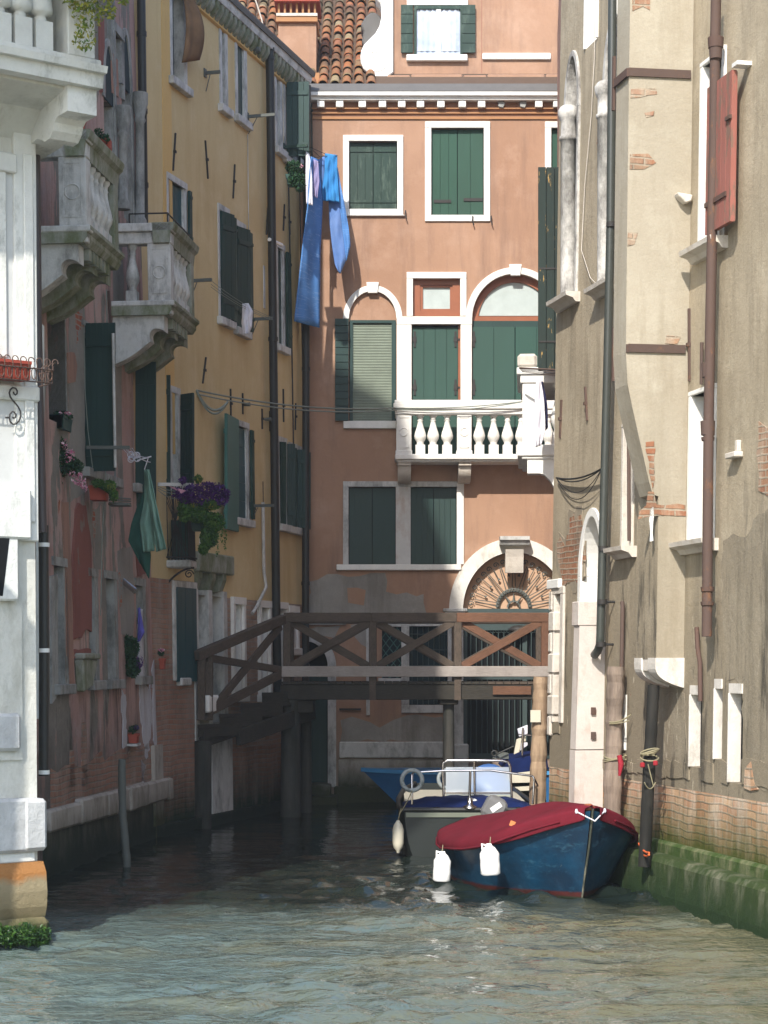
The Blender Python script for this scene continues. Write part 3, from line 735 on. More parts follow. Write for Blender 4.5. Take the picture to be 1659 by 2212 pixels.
# balcony on the facade
zf, zr0, zr1 = ez(991)+.02, ez(903), ez(877)
bx0, bx1, pr = ex(853), ex(1250), .62
bal = MB(END).box(bx0, bx1, zf-.10, zf, -.02, pr+.05).box(bx0+.03, bx1, zf-.14, zf-.10, -.02, pr).build('balcony', M['istrian'], TB, label='white stone balcony with vase balusters', bevel=.012)
mb = MB(END)
mb.box(bx0, bx1, zr0-.01, zr0+.09, pr-.20, pr+.02); mb.box(bx0-.03, bx1, zr0+.09, zr1-.03, pr-.23, pr+.05); mb.box(bx0-.01, bx1, zr1-.03, zr1+.03, pr-.21, pr+.03)
mb.box(bx0, bx0+.2, zr0-.01, zr1, 0, pr-.2); mb.build('rail', M['istrian'], bal, bevel=.008)
for a, b in ((856, 888.5), (987, 1018)):
    s = 38.0/(38-pr+.1); a, b = [FX+(q-FX)*(37.5/38) for q in (a, b)]
    mb = MB(END); mb.box(ex(a), ex(b), zf, zr0-.01, pr-.19, pr); mb.box(ex(a)-.015, ex(b)+.015, zf, zf+.07, pr-.2, pr+.02)
    o = mb.build('pier', M['istrian'], bal, bevel=.006)
    mb = MB(END); c = (ex(a)+ex(b))/2; zc = (zf+zr0)/2; W = (ex(b)-ex(a))/2-.05
    for q in ((c-W, c-W+.012, zf+.12, zr0-.06), (c+W-.012, c+W, zf+.12, zr0-.06), (c-W, c+W, zf+.12, zf+.132), (c-W, c+W, zr0-.072, zr0-.06)): mb.box(*q, pr-.01, pr+.012)
    mb.tube([END.P(c+.075*math.cos(k*math.pi/8), zc+.04+.075*math.sin(k*math.pi/8), pr+.004) for k in range(16)], .009, 6, closed=True)
    mb.build('moulding', M['istrian'], bal)
for x in (907.7, 935.5, 965.7, 1035, 1066, 1096, 1125.4, 1155, 1184):
    baluster(bal, END, ex(FX+(x-FX)*(37.5/38)), zf, zr0-zf, pr-.1, .115, M['istrian'], sq=.24)
for a, b in ((859, 887), (988.5, 1015)):
    z1 = zf-.14; mb = MB(END); pts = [(0, z1), (pr-.05, z1), (pr-.05, z1-.06), (pr-.09, z1-.07)]
    for i in range(10): an = i/9*math.pi*.5; pts.append((pr-.10-.02*math.sin(an), z1-.07-.24*math.sin(an)) if False else (.18+(pr-.30)*math.cos(an), z1-.07-.27*math.sin(an)))
    pts += [(0, z1-.36)]
    mb.profile(pts, ex(a), ex(b)); mb.build('bracket', M['istrian_tan'], bal, bevel=.008)

# third row
for k, l in (('r3a', (0, 1)), ('r3b', (0, 1))):
    h = H[k]; w = window(TB, END, h, 'dark'); mid = (h[0]+h[1])/2
    leaf(w, END, h[0]+.01, mid-.004, h[2]+.01, h[3]-.01, -.09, M['green_dark'], 4, straps=False); leaf(w, END, mid+.004, h[1]-.01, h[2]+.01, h[3]-.01, -.09, M['green_dark'], 4, straps=False)
mb = MB(END); mb.box(ex(741), ex(753), ez(1219), ez(1040), -.13, .035); mb.box(ex(753)-.001, ex(987), ez(1052), ez(1040), -.13, .033); mb.build('frame', M['istrian_dull'], TB, bevel=.006)
MB(END).box(ex(855), ex(887), ez(1219), ez(1052), -.13, .04).build('stone_pier', stone('worn_stone_pier', (.6, .6, .58), (.36, .22, .15), .5, (.52, .7)), TB)
MB(END).box(ex(986.5), ex(1002), ez(1219), ez(1041), -.13, .037).build('frame', M['istrian'], TB, bevel=.006)
MB(END).box(ex(727), ex(996), ez(1232), ez(1219.5), -.02, .08).build('sill', M['istrian'], TB, bevel=.01)

# the great arched doorway
h = H['portal']; cx, zt = (h[0]+h[1])/2, h[3]-h[5]
w = window(TB, END, h, 'dark', name='door', label='arched water door with fan grille and iron bars')
mb = MB(END); mb.ring(cx, zt, (h[1]-h[0])/2, h[5], .265, -.3, .05, n=36); mb.build('arch', stone('arch_stone', (.74, .72, .66), (.33, .29, .24), .7, (.5, .68)), w)
mb = MB(END); mb.box(ex(957), ex(1009), zt-.03, zt+.03, -.02, .1); mb.box(ex(961), ex(1005), zt-.07, zt-.03, -.02, .07); mb.build('impost', M['istrian_dull'], w, bevel=.008)
mb = MB(END); mb.box(ex(979), ex(1001), ez(1640), zt-.07, -.32, .03); mb.build('jamb', M['istrian_dull'], w, bevel=.01)
mb = MB(END); mb.box(ex(980), ex(1012), ez(1690), ez(1607), -.3, .1); mb.build('jamb_base', M['istrian_dull'], w, bevel=.02)
mb = MB(END); kx = ex(1110); z = ez(1238)
mb.profile([(0, z), (.14, z), (.17, z+.12), (.2, z+.3), (.24, z+.44), (0, z+.44)], kx-.17, kx+.17); mb.build('keystone', M['istrian_tan'], w, bevel=.02)
mb = MB(END); z = ez(1190)
mb.profile([(0, z+.10), (.26, z+.10), (.30, z+.17), (.34, z+.19), (.34, z+.26), (0, z+.26)], kx-.28, kx+.28); mb.build('keystone_cap', M['istrian_dull'], w, bevel=.01)
MB(END).prism([(cx+(h[1]-cx+.02)*math.cos(math.pi*i/24), zt+(h[5]+.02)*math.sin(math.pi*i/24)) for i in range(25)], -.30, -.21).build('lunette_panel', flat('peach_panel', (.56, .37, .25), .9, spec=.1), w)
mb = MB(END); dd = -.15; R0 = 1.0
def LP(a, r): return END.P(cx+r*math.cos(a)*(h[1]-cx-.02), zt+.05+r*math.sin(a)*(h[5]-.06), dd)
for r in (.30, .345):
    mb.tube([LP(math.pi*i/24, r) for i in range(25)], .016 if r < .5 else .011, 6)
for i in range(9):
    a = math.pi*(i+.5)/9
    for q in (-.045, .045): mb.tube([LP(a+q*2.2, .35), LP(a+q*.4, .80)], .008, 6)
    a2 = math.pi*(i+.5)/9+math.pi/18
    if i < 8: mb.tube([LP(a2, .58), LP(a2, .64)], [.03, .004], 6); mb.tube([LP(a2, .64), LP(a2, .82)], .008, 6)
    for sgn in (-1, 1):
        c = LP(a+sgn*.085, .86); mb.tube([c+Vector((.055*math.cos(q*.55)*(1-q/16), 0, .055*math.sin(q*.55)*(1-q/16))) for q in range(15)], .010, 5)
for i in range(18): mb.lathe(LP(math.pi*(i+.5)/18, .322)-Vector((0, .015, 0)), [(.02, -.02), (.026, 0), (.02, .02)], 6)
mb.tube([LP(math.pi*i/10, .12) for i in range(11)], .02, 6)
for a in (.9, math.pi/2, math.pi-.9): mb.tube([LP(a, .10), LP(a, .27)], [.03, .006], 6)
mb.build('fan_grille', M['iron_grey'], w)
mb = MB(END); mb.box(h[0], h[1], zt-.16, zt+.03, -.30, -.08); mb.box(h[0], h[1], zt-.05, zt-.02, -.3, -.05); mb.build('transom', M['iron_green'], w)
MB(END).box(h[0]+.02, h[1], h[2]+.02, zt-.16, -.315, -.30).build('door_panel', M['dark'], w)
for k in range(16):
    mb = MB(END); t = h[0]+.16+k*.105; mb.tube([END.P(t, h[2]+.1, -.2), END.P(t, zt-.42, -.2)], .011, 6)
    for q in (-1, 1): mb.tube([END.P(t+q*.028, zt-.40, -.2)+Vector((.022*math.cos(a*.5), 0, .022*math.sin(a*.5))) for a in range(12)], .006, 5)
    mb.build('bar', M['iron_green'], w)
mb = MB(END); mb.box(h[0], h[0]+.09, h[2], zt-.16, -.28, -.16); mb.box(h[0]+.09, h[1], zt-.38, zt-.26, -.24, -.17); mb.box(h[0]+.09, h[1], zt-1.32, zt-1.22, -.24, -.17); mb.box(h[0]+.09, h[1], h[2], h[2]+.1, -.24, -.17); mb.box(ex(1130), ex(1140), h[2], zt-.38, -.25, -.165)
mb.build('gate_frame', M['iron_green'], w)
mb = MB(END); p = END.P(ex(1120), ez(1356), -.1); mb.lathe(p, [(.02, -.10), (.17, -.08), (.19, -.02), (.12, .03), (.03, .05)], 14); mb.tube([p, p+Vector((0, .15, .05))], .02); mb.build('lamp', M['iron'], w)
# barred ground floor windows
h = H['gw']; w = window(TB, END, h, 'dark_teal', label='barred ground floor window'); surround(w, END, h, .15, M['istrian_dull'], .04)
mb = MB(END)
for k in range(7): t = h[0]+(k+.5)*(h[1]-h[0])/7; mb.tube([END.P(t, h[2], -.02), END.P(t, h[3], -.02)], .009, 5)
for k in range(5): z = h[2]+(k+.5)*(h[3]-h[2])/5; mb.tube([END.P(h[0], z, -.01), END.P(h[1], z, -.01)], .009, 5)
mb.build('grating', M['iron_green'], w)
h = H['diam']; w = window(TB, END, h, 'dark_teal', label='small diamond leaded window'); surround(w, END, h, .07, M['istrian_dull'], .03, sides=(0, 0)); 
mb = MB(END); W_, Hh = h[1]-h[0], h[3]-h[2]; s = .19
k = -8
while k < 12:
    for sg in (1, -1):
        pts = []
        for i in range(41):
            t = i/40*W_; z = (k*s+sg*t*1.3) if sg > 0 else (k*s+(-t)*1.3)
            if 0 <= z <= Hh: pts.append(END.P(h[0]+t, h[2]+z, -.05))
        if len(pts) > 1: mb.tube([pts[0], pts[-1]], .009, 5)
    k += 1
mb.build('lattice', M['teal'], w)
MB(END).box(ex(791), ex(799), ez(1545), ez(1352), -.02, .03).build('stone_strip', M['istrian_dull'], TB)
# small arched side door
h = H['gdoor']; w = window(TB, END, h, 'dark', name='door', label='dark arched side door'); surround(w, END, h, .16, M['istrian_dull'], .05, bottom=False)
leaf(w, END, h[0]+.02, h[1]-.02, h[2], h[3]-h[5], -.3, M['green_dark'], 6, straps=False, name='door_leaf')
MB(END).box(ex(672), ex(716), -.3, ez(1692), -.3, .55).box(ex(640), ex(730), -.3, ez(1715), -.3, .8).build('doorstep', M['plinth'], TB, bevel=.02)
MB(END).box(ex(663), ex(748), ez(1349), ez(1343), -.02, .07).build('string_course', M['istrian_dull'], TB)
MB(END).box(ex(733), ex(780), ez(1534), ez(1530), -.02, .05).build('shelf', M['iron'], TB)
# plinth courses
MB(END).box(ex(733), ex(958), ez(1637), ez(1602), -.02, .09).build('base_course', M['istrian_dull'], TB, bevel=.02)
MB(END).box(ex(731), ex(990), ez(1700), ez(1640), -.02, .05).box(ex(722), ex(1230), -.4, ez(1698), -.02, .14).build('plinth', M['plinth'], TB, bevel=.02)
MB(END).box(-6, ex(640), -.4, .5, -.02, .1).build('plinth', M['plinth'], TB)
# cement where the plaster has gone
patch(TB, END, [(667, 1257), (707, 1240), (728, 1240), (752, 1246), (800, 1238), (832, 1238), (834, 1278), (856, 1284), (915, 1283), (915, 1302), (922, 1328), (667, 1330)], M['cement'], 'cement_patch', seed=4, jag=.05)
patch(TB, END, [(750, 1270), (790, 1275), (786, 1308), (752, 1302)], M['terracotta'], 'plaster_remnant', seed=5, d=.008, jag=.03)
patch(TB, END, [(735, 1556), (760, 1548), (800, 1560), (820, 1572), (850, 1555), (880, 1545), (955, 1548), (955, 1602), (735, 1602)], M['cement'], 'cement_patch', seed=6, jag=.05)
patch(TB, END, [(757, 1350), (798, 1348), (796, 1400), (780, 1392), (766, 1376)], M['cement'], 'cement_patch', seed=8, jag=.04)
patch(TB, END, [(665, 1360), (735, 1352), (722, 1378), (690, 1372)], M['cement'], 'cement_patch', seed=9, jag=.04)

# cornice
def ezd(y, d): return CZ+(HY-y)*(38.0-d)/FL
zc = ez(258)
mb = MB(END)
mb.profile([(0, zc), (.03, zc), (.03, zc+.045), (.0, zc+.05)], -6, 6); mb.profile([(0, zc+.085), (.05, zc+.10), (.05, zc+.125), (0, zc+.13)], -6, 6); mb.profile([(0, zc+.17), (.065, zc+.185), (.065, zc+.205), (0, zc+.21)], -6, 6)
mb.build('frieze', M['terracotta_trim'], TB)
MB(END).box(-6, 6, zc+.001, ezd(217, .13), -.3, .012).build('frieze_band', flat('shaded_frieze_brown', (.27, .14, .085), .9), TB)  # brown frieze, darkened to paint the shade between the cornice blocks
xs = [108, 225, 365, 490, 610, 726, 853, 985, 1105, 1230, 1365, 1460, 1572, 1680, 1790, -15, -130, -240]
zq = ezd(217, .13); zp = ezd(231, .15)
for i, q in enumerate(xs):
    a = ex(648+q*.3472); br = q in (1230, 1365)
    mb = MB(END)
    if br: mb.prism([(a+.01, zp+.02), (a+.1, zp), (a+.13, zp+.07), (a+.12, zq), (a+.0, zq)], 0, .10)
    else: mb.box(a, a+.140, zp, zq, -.02, .15)
    mb.build('cornice_block', M['grey_stone'] if br else M['istrian'], TB, bevel=.008, label='broken cornice block' if br else None)
mb = MB(END); z = zq
mb.profile([(-.3, z), (.17, z), (.19, z+.05), (.24, z+.07), (.24, z+.135), (-.3, z+.135)], -6, 6); mb.build('cornice', M['istrian'], TB)
mb = MB(END); z += .137
mb.profile([(-.3, z), (.22, z), (.22, z+.03), (.17, z+.05), (.02, z+.215), (-.3, z+.24)], -6, 6); mb.build('roof_edge', M['zinc'], TB)
z -= .0
# tiled roof
RZ = z+.19; RY = 38.12
mb = MB(); sl = math.tan(R(36)); rl = .40
def tile(x, y0, z0, r):
    vs = []; n = 6; L = rl*1.15
    for j, (f, rr) in enumerate(((0, r), (1, r*.8))):
        y = y0+L*math.cos(R(36))*f; zz = z0+L*math.sin(R(36))*f+(0.045 if j == 0 else 0.0)
        for i in range(n+1):
            a = math.pi*i/n; vs.append(Vector((x+rr*math.cos(a), y-rr*math.sin(a)*.58, zz+rr*math.sin(a)*.8)))
    fs = [(i, i+1, n+2+i, n+1+i) for i in range(n)]
    mb.add(vs, fs, [(0, 0)]*len(vs), True)
    fr_ = vs[:n+1]; inner = [Vector((p.x*1.0+(x-p.x)*.16, p.y+.0, z0+.045+(p.z-z0-.045)*.8)) for p in fr_]
    mb.add(fr_+inner, [(i, n+1+i, n+2+i, i+1) for i in range(n)], [(0, 0)]*(2*n+2))
rng = random.Random(5)
for i in range(17):
    x = -3.9+i*.228
    for j in range(22):
        y = RY+j*rl*math.cos(R(36)); z = RZ+j*rl*math.sin(R(36))
        tile(x+rng.uniform(-.012, .012), y+rng.uniform(-.01, .01), z+rng.uniform(-.012, .012), .098)
roof = mb.build('roof', M['tile'], TB)
mb = MB(); mb.quad([Vector((-6, RY, RZ-.02)), Vector((6, RY, RZ-.02)), Vector((6, RY+8, RZ+8*sl-.02)), Vector((-6, RY+8, RZ+8*sl-.02))]); mb.build('roof_bed', flat('roof_mortar', (.10, .065, .045), .95), roof)
# chimney
def bx(mb, px0, px1, py0, py1, Y0, Y1):
    a, b = at(px0, py0, Y0), at(px1, py1, Y0); return mb.box(a.x, b.x, b.z, a.z, -Y1, -Y0)
mb = MB(); bx(mb, 601, 683, 49, 300, 38.7, 39.5); ch = mb.build('chimney', M['terracotta'], TB)
mb = MB(); bx(mb, 596, 686, 33, 47, 38.62, 39.58); mb.build('chimney_band', M['terracotta_trim'], ch, bevel=.01)
mb = MB(); bx(mb, 596.5, 685.5, 28, 34, 38.6, 39.6); mb.build('chimney_ledge', M['istrian_tan'], ch)
for k in range(7):
    mb = MB(); x = 600+k*13; bx(mb, x, x+4.5, 2, 30, 38.68, 38.75); mb.build('chimney_pillar', M['terracotta_trim'], ch)
mb = MB(); bx(mb, 599, 683, 2, 30, 39.2, 39.5); mb.build('flue', M['orange_plaster'], ch)
mb = MB(); bx(mb, 592, 690, -14, 2, 38.55, 39.65); mb.build('chimney_cap', M['pot'], ch)
# dormer and its volute
DY = 38.75
mb = MB(); bx(mb, 849, 1225, -120, 182, DY, DY+3.5); dor = mb.build('dormer', M['terracotta'], TB)
mb = MB(); 
for a, b in ((836, 887), (888, 1000), (1001, 1052), (1053, 1178), (1179, 1225)): bx(mb, a, b-1, 160+((a//7) % 3), 180, DY-.14, DY+.02)
mb.build('dormer_base', M['terracotta'], dor, bevel=.02)
def dz(pts): return [(648+x*.3472, y*.3472) for x, y in pts]
vol = dz([(470, -60), (470, 0), (500, 30), (507, 60), (505, 120), (495, 170), (470, 215), (430, 255), (400, 285), (383, 320), (376, 360), (380, 400), (395, 435), (425, 462), (408, 485), (412, 521), (545, 521), (550, 480), (580, 462), (580, -60)])
mb = MB(); mb.prism([(at(x, y, DY).x, at(x, y, DY).z) for x, y in vol], -DY-.35, -DY+.10); mb.build('volute', M['istrian'], dor, bevel=.02)
c = at(648+470*.3472, 385*.3472, DY); c.y = DY-.10
mb = MB(); mb.tube([c+Vector(((.05+.19*i/40)*math.cos(i*.32), 0, (.05+.19*i/40)*math.sin(i*.32))) for i in range(41)], .012, 6); mb.build('volute_spiral', M['istrian'], dor)
mb = MB(); mb.prism([(at(x, y, DY+.25).x, at(x, y, DY+.25).z) for x, y in dz([(410, 95), (440, 70), (480, 75), (520, 120), (510, 230), (450, 260), (400, 290), (385, 250), (395, 190), (376, 150)])], -DY-.9, -DY-.30); mb.build('mortar_fillet', M['zinc'], dor, bevel=.03)
wz = [648+722*.3472, 648+1000*.3472, 16, 117]
mb = MB(); bx(mb, wz[0], wz[1], wz[2], wz[3], DY-.02, DY+.015); win = mb.build('window', M['curtain'], dor)
mb = MB()
n = 36; a, b = at(wz[0]+3, 22, DY), at(wz[1]-3, 112, DY)
vs = [Vector((a.x+(b.x-a.x)*i/n, DY-.035+.012*math.sin(i*1.3)+.006*math.sin(i*3.7), z)) for z in (b.z, a.z) for i in range(n+1)]
mb.add(vs, [(i, i+1, n+2+i, n+1+i) for i in range(n)], [(0, 0)]*len(vs), True); mb.build('curtain', M['curtain'], win)
mb = MB(); bx(mb, wz[0]-4, wz[0]+1, wz[2]-4, wz[3], DY-.07, DY); bx(mb, wz[1]-1, wz[1]+4, wz[2]-4, wz[3], DY-.07, DY); bx(mb, wz[0]+1, wz[1]-1, wz[2]-4, wz[2]+3, DY-.07, DY); mb.build('frame', M['green_old'], win)
mb = MB(); xm = 648+862*.3472; bx(mb, xm-5, xm+5, 20, 116, DY-.06, DY-.02); mb.build('mullion', M['white_paint'], win)
mb = MB(); bx(mb, 648+665*.3472, 648+1045*.3472, -4, 10.5, DY-.06, DY+.02); mb.build('lintel', M['istrian'], win)
mb = MB(); bx(mb, 648+663*.3472, 648+1042*.3472, 117, 130.5, DY-.1, DY+.02); mb.build('sill', M['istrian'], win, bevel=.01)
DF = Frame((0, DY), (1, 0), (0, -1)); sc = DY/38.0
for a, b in ((628, 702), (1008, 1090)):
    pa, pb = at(648+a*.3472, 13, DY), at(648+b*.3472, 117, DY)
    leaf(win, DF, pa.x, pb.x, pb.z, pa.z, .09, M['green_old'], 5, horiz=True, gap=.012)
mb = MB(); bx(mb, 648+1135*.3472, 648+1561*.3472, 114, 128, DY-.06, DY+.02); mb.build('ledge', M['istrian'], dor, bevel=.015)
mb = MB(); bx(mb, 648+1129*.3472, 648+1133*.3472, -50, 158, DY-.004, DY+.01); mb.build('joint', flat('joint_brown', (.28, .13, .09), .9), dor)  # thin brown strip along the vertical joint
mb = MB(); bx(mb, 677, 690, 157, 180, 38.3, 38.5); mb.build('vent_brick', M['terracotta_trim'], roof)
# ================================================================ the ochre house on the left
YB = empty('ochre_house', YEL.P(0, 0, 0), 'ochre plastered house on the left with green shutters and bracketed eaves', 'house')
def yh(x0, x1, yt, yb, dp=.16):
    t0, z0 = YEL.hit(x0, yb); _, z1 = YEL.hit(x0, yt); t1, _ = YEL.hit(x1, yb); return (t0, t1, z0, z1, dp)
YW = {}
YW['a'] = yh(371, 398, -60, 168); YW['b'] = yh(478, 487, 62, 228); YW['c'] = yh(512, 529, 82, 250)
YW['d'] = yh(597, 606, 158, 318); YW['e'] = yh(616, 637, 180, 338); YW['f'] = yh(645, 654, 205, 345)
YW['g'] = yh(364, 398, 388, 512); YW['h'] = yh(476, 492, 455, 686); YW['i'] = yh(511, 527, 488, 708); YW['j'] = yh(600, 612, 535, 745)
YW['k'] = yh(371, 384, 848, 1045); YW['l'] = yh(508, 534, 918, 1118); YW['m'] = yh(604, 616, 955, 1132); YW['n'] = yh(628, 638, 968, 1138); YW['n2'] = yh(644, 650, 975, 1142)
YW['o'] = yh(505, 522, 1305, 1500, .22); YW['p'] = yh(562, 578, 1312, 1500, .22); YW['q'] = yh(601, 614, 1315, 1490, .2); YW['r'] = yh(623, 627, 1322, 1400, .2); YW['s'] = yh(633.5, 637, 1324, 1400, .2)
YW['portal'] = yh(424, 484, 1232, 1640, .5); YW['sh'] = yh(377, 417, 1268, 1470, .12)
YW['drain'] = yh(421, 482, 1700, 1800, .3)
ztop = 13.45; tN = YEL.hit(352, 300)[0]-.05; tN2 = YEL.hit(361, 1600)[0]-.2
wall_mesh('wall', YEL, tN2-1.2, 0.0, 4.4, ztop, [h for k, h in YW.items() if h[2] > 4.4], M['ochre'], YB, back=6)
holes = [h for h in YW.values() if h[3] <= 4.4]
zb = YEL.hit(650, 1306)[1]
wall_mesh('brick_wall', YEL, tN2-1.2, 0.0, -.6, zb, holes, M['brick_pale'], YB, back=6, label='lower wall of old brick')
wall_mesh('low_wall', YEL, tN2-1.2, 0.0, zb, 4.4, [h for h in YW.values() if h[3] > zb and h[2] < 4.4], M['ochre'], YB, body=False)
MB(YEL).box(tN2-1.0, YEL.hit(420, 1600)[0], -.5, zb+.2, -.05, .012).build('brick_facing', M['brick_old'], YB)
MB(YEL).box(YEL.hit(497, 1600)[0], -.02, -.5, 1.2, -.05, .05).build('brick_facing', M['brick_old'], YB)
MB(YEL).box(tN2-1.0, 0.0, -.6, .18, -.05, .14).build('foundation', M['plinth_wet'], YB)
t, _ = YEL.hit(352, 300); MB(YEL).box(t-.02, t+.34, 5.9, ztop, -.02, .012).build('plaster_band', M['ochre_light'], YB, label='brighter orange strip beside the pink house')

def side_window(B, F, h, pane, st='istrian_dull', lw=.09, lin=.035, sill=True, proud=.02, lintel=True, label=None, name='window', near=True, far=True):
    w = window(B, F, h, pane, label=label, name=name); a, b, c, d, dp = h
    mb = MB(F)
    mb.box(b-lin, b+.02, c, d, -dp, .012)
    if near: mb.box(a-.02, a+lin, c, d, -dp, .012)
    if lintel: mb.box(a-lw, b+lw, d, d+lw*1.1, -dp, proud+.01)
    if lw and far: mb.box(b+.02, b+lw, c, d, -.02, proud)
    if lw and near: mb.box(a-lw, a-.02, c, d, -.02, proud)
    mb.build('frame', M[st], w)
    if sill: MB(F).box(a-.16, b+.16, c-.13, c-.001, -.02, .10).build('sill', M[st], w, bevel=.01)
    return w
def swung(parent, F, t, z0, z1, wd, ang, m, horiz=False, planks=4, d=.04, name='shutter', label=None, bars=True):
    """a leaf hinged on the wall at t and turned out by ang degrees (90 = square to the wall, under 90 towards the camera side, over 90 folded away)"""
    a = R(ang); p = F.P(t, (z0+z1)/2, d); u = (-F.u*math.cos(a)+F.n*math.sin(a)); n = (-F.u*math.sin(a)-F.n*math.cos(a))
    SF = Frame((p.x, p.y), (u.x, u.y), (n.x, n.y))
    o = leaf(parent, SF, 0, wd, z0, z1, 0, m, planks, horiz=horiz, straps=False, name=name, label=label)
    if bars:
        for k in range(2):
            z = z0+(z1-z0)*(.15+.7*k); MB(SF).box(.02, wd-.02, z-.04, z+.04, .001, .02).build('shutter_batten', m, parent)
    return o
def thick_edge(parent, F, h, wd, m, far=True):
    """a leaf folded flat on the wall beyond the opening"""
    a, b, c, d, dp = h
    t0, t1 = (b+.04, b+.04+wd) if far else (a-.04-wd, a-.04)
    return leaf(parent, F, t0, t1, c+.02, d-.02, .09, m, 5, horiz=False, name='shutter')
for k in ('a',):
    w = side_window(YB, YEL, YW[k], 'dark_teal', label='tall window with a brown curtain hanging out')
    h = YW[k]; mb = MB(YEL); vs = []
    tA, tB = h[0]+.1, h[1]+.12
    for j in range(13):
        z = h[3]-.0-(h[3]-h[2])*.85*j/12
        for i in range(7): vs.append(YEL.P(tA+(tB-tA)*i/6*(.5+.5*j/12)+.2*(1-j/12), z+.2*(i/6)*(j/12), .03+.30*math.sin(j/12*2.4)*(.5+.5*i/6)+.03*math.sin(i*2)))
    mb.add(vs, [(j*7+i, j*7+i+1, (j+1)*7+i+1, (j+1)*7+i) for j in range(12) for i in range(6)], [(0, 0)]*len(vs), True)
    mb.build('window_curtain', M['brown_cloth'], w, solid=.01)
side_window(YB, YEL, YW['b'], 'istrian_dull' if False else 'dark', label='narrow window with pale stone jamb'); 
for k in ('c', 'e', 'f'):
    w = side_window(YB, YEL, YW[k], 'dark_teal'); h = YW[k]
    leaf(w, YEL, h[0], h[1], h[2], h[3]-.02, -.03, M['green_dark'], 4, straps=False)
swung(w, YEL, YW['e'][0]-.02, YW['e'][2], YW['e'][3], .42, 100, M['green_dark']); thick_edge(w, YEL, YW['e'], .34, M['green_dark']); thick_edge(w, YEL, YW['f'], .3, M['green_dark'])
side_window(YB, YEL, YW['d'], 'dark')
w = side_window(YB, YEL, YW['g'], 'dark_teal'); h = YW['g']; leaf(w, YEL, h[0], h[1], h[2], h[3]-.02, -.03, M['blue_green'], 4, straps=False); thick_edge(w, YEL, h, .1, M['green_dark'])
for k in ('h', 'i'):
    w = side_window(YB, YEL, YW[k], 'dark_teal'); h = YW[k]
    leaf(w, YEL, h[0]+.0, h[1], h[2], h[3]-.02, -.02, M['blue_green'], 4, straps=False)
    swung(w, YEL, h[0]-.02, h[2]+.02, h[3]-.02, .38, 165, M['green_dark'])
    thick_edge(w, YEL, h, .22, M['green_old'])
w = side_window(YB, YEL, YW['j'], 'dark_teal'); h = YW['j']; leaf(w, YEL, h[0], h[1], h[2], h[3]-.02, -.02, M['green_dark'], 4, straps=False); thick_edge(w, YEL, h, .2, M['green_old'])
w = side_window(YB, YEL, YW['k'], 'dark_teal'); h = YW['k']; swung(w, YEL, h[1]+.03, h[2], h[3], .30, 60, M['green_dark']); 
w = side_window(YB, YEL, YW['l'], 'dark_teal'); h = YW['l']; leaf(w, YEL, h[0]+.0, h[1], h[2], h[3]-.02, -.02, M['blue_green'], 5, straps=False, horiz=True)
pz = YEL.hit(506, 1168)[1]
swung(w, YEL, h[0]-.03, h[2]-.25, h[3]+.08, .86, 7, M['teal'], label='faded teal shutter leaf swung out', planks=3); thick_edge(w, YEL, h, .13, M['green_old'])
for k, ang in (('m', 100), ('n', 95), ('n2', 95)):
    w = side_window(YB, YEL, YW[k], 'dark_teal'); h = YW[k]; swung(w, YEL, h[1]+.03, h[2], h[3], .15, 120, M['green_dark'], planks=3); leaf(w, YEL, h[0], h[1], h[2], h[3]-.02, -.02, M['green_dark'], 3, straps=False)
    swung(w, YEL, h[0]-.02, h[2], h[3], .13, 150, M['green_old'], planks=3)
for k in ('o', 'p', 'q', 'r', 's'):
    w = side_window(YB, YEL, YW[k], 'dark', st='istrian', lw=.11, lin=.05, sill=True, proud=.06)
h = YW['sh']; w = window(YB, YEL, h, 'dark'); surround(w, YEL, h, .1, M['istrian_dull'], .05, sides=(1, 1), lining=.03, bottom=False)
leaf(w, YEL, h[0]-.02, h[1]+.02, h[2]-.02, h[3], .07, M['blue_green'], 5, straps=False, label='closed blue green shutter on the brick wall')
# water portal where the bridge stairs land
h = YW['portal']; w = window(YB, YEL, h, 'dark', name='door', label='dark doorway with stone posts at the foot of the bridge stairs')
mb = MB(YEL); t0, z0 = YEL.hit(418, 1240); t1, _ = YEL.hit(495, 1240); mb.prism([(t0, h[3]-.02), (t1, h[3]-.02), (t1, h[3]+.30), (t0, h[3]+.30)], -.2, .10); mb.build('lintel', M['istrian_moss'], w, bevel=.02)
for q in (h[0]+.02, (h[0]+h[1])/2, h[1]-.14): MB(YEL).profile([(-.3, h[3]-.36), (.0, h[3]-.3), (.07, h[3]-.12), (.07, h[3]-.02), (-.3, h[3]-.02)], q, q+.16).build('corbel', M['istrian_moss'], w)
for q in (h[0]-.08, (h[0]+h[1])/2-.08, h[1]-.02): MB(YEL).box(q, q+.18, h[2], h[3]-.3, -.4, .03).build('door_post', M['istrian_dull'], w, bevel=.01)
MB(YEL).box(YEL.hit(424, 1600)[0], YEL.hit(450, 1600)[0], YEL.hit(424, 1540)[1], YEL.hit(424, 1502)[1], -.02, .22).build('stone_block', M['istrian'], YB, bevel=.03)
MB(YEL).box(YEL.hit(380, 1470)[0], YEL.hit(402, 1470)[0], YEL.hit(380, 1482)[1], YEL.hit(380, 1464)[1], -.02, .10).build('stone_block', M['istrian_dull'], YB, bevel=.02)
for a, b in ((452, 496),): MB(YEL).box(YEL.hit(a, 1700)[0], YEL.hit(b, 1700)[0], -.5, YEL.hit(a, 1560)[1], -.02, .06).build('stone_quoin', M['istrian_dull'], YB)
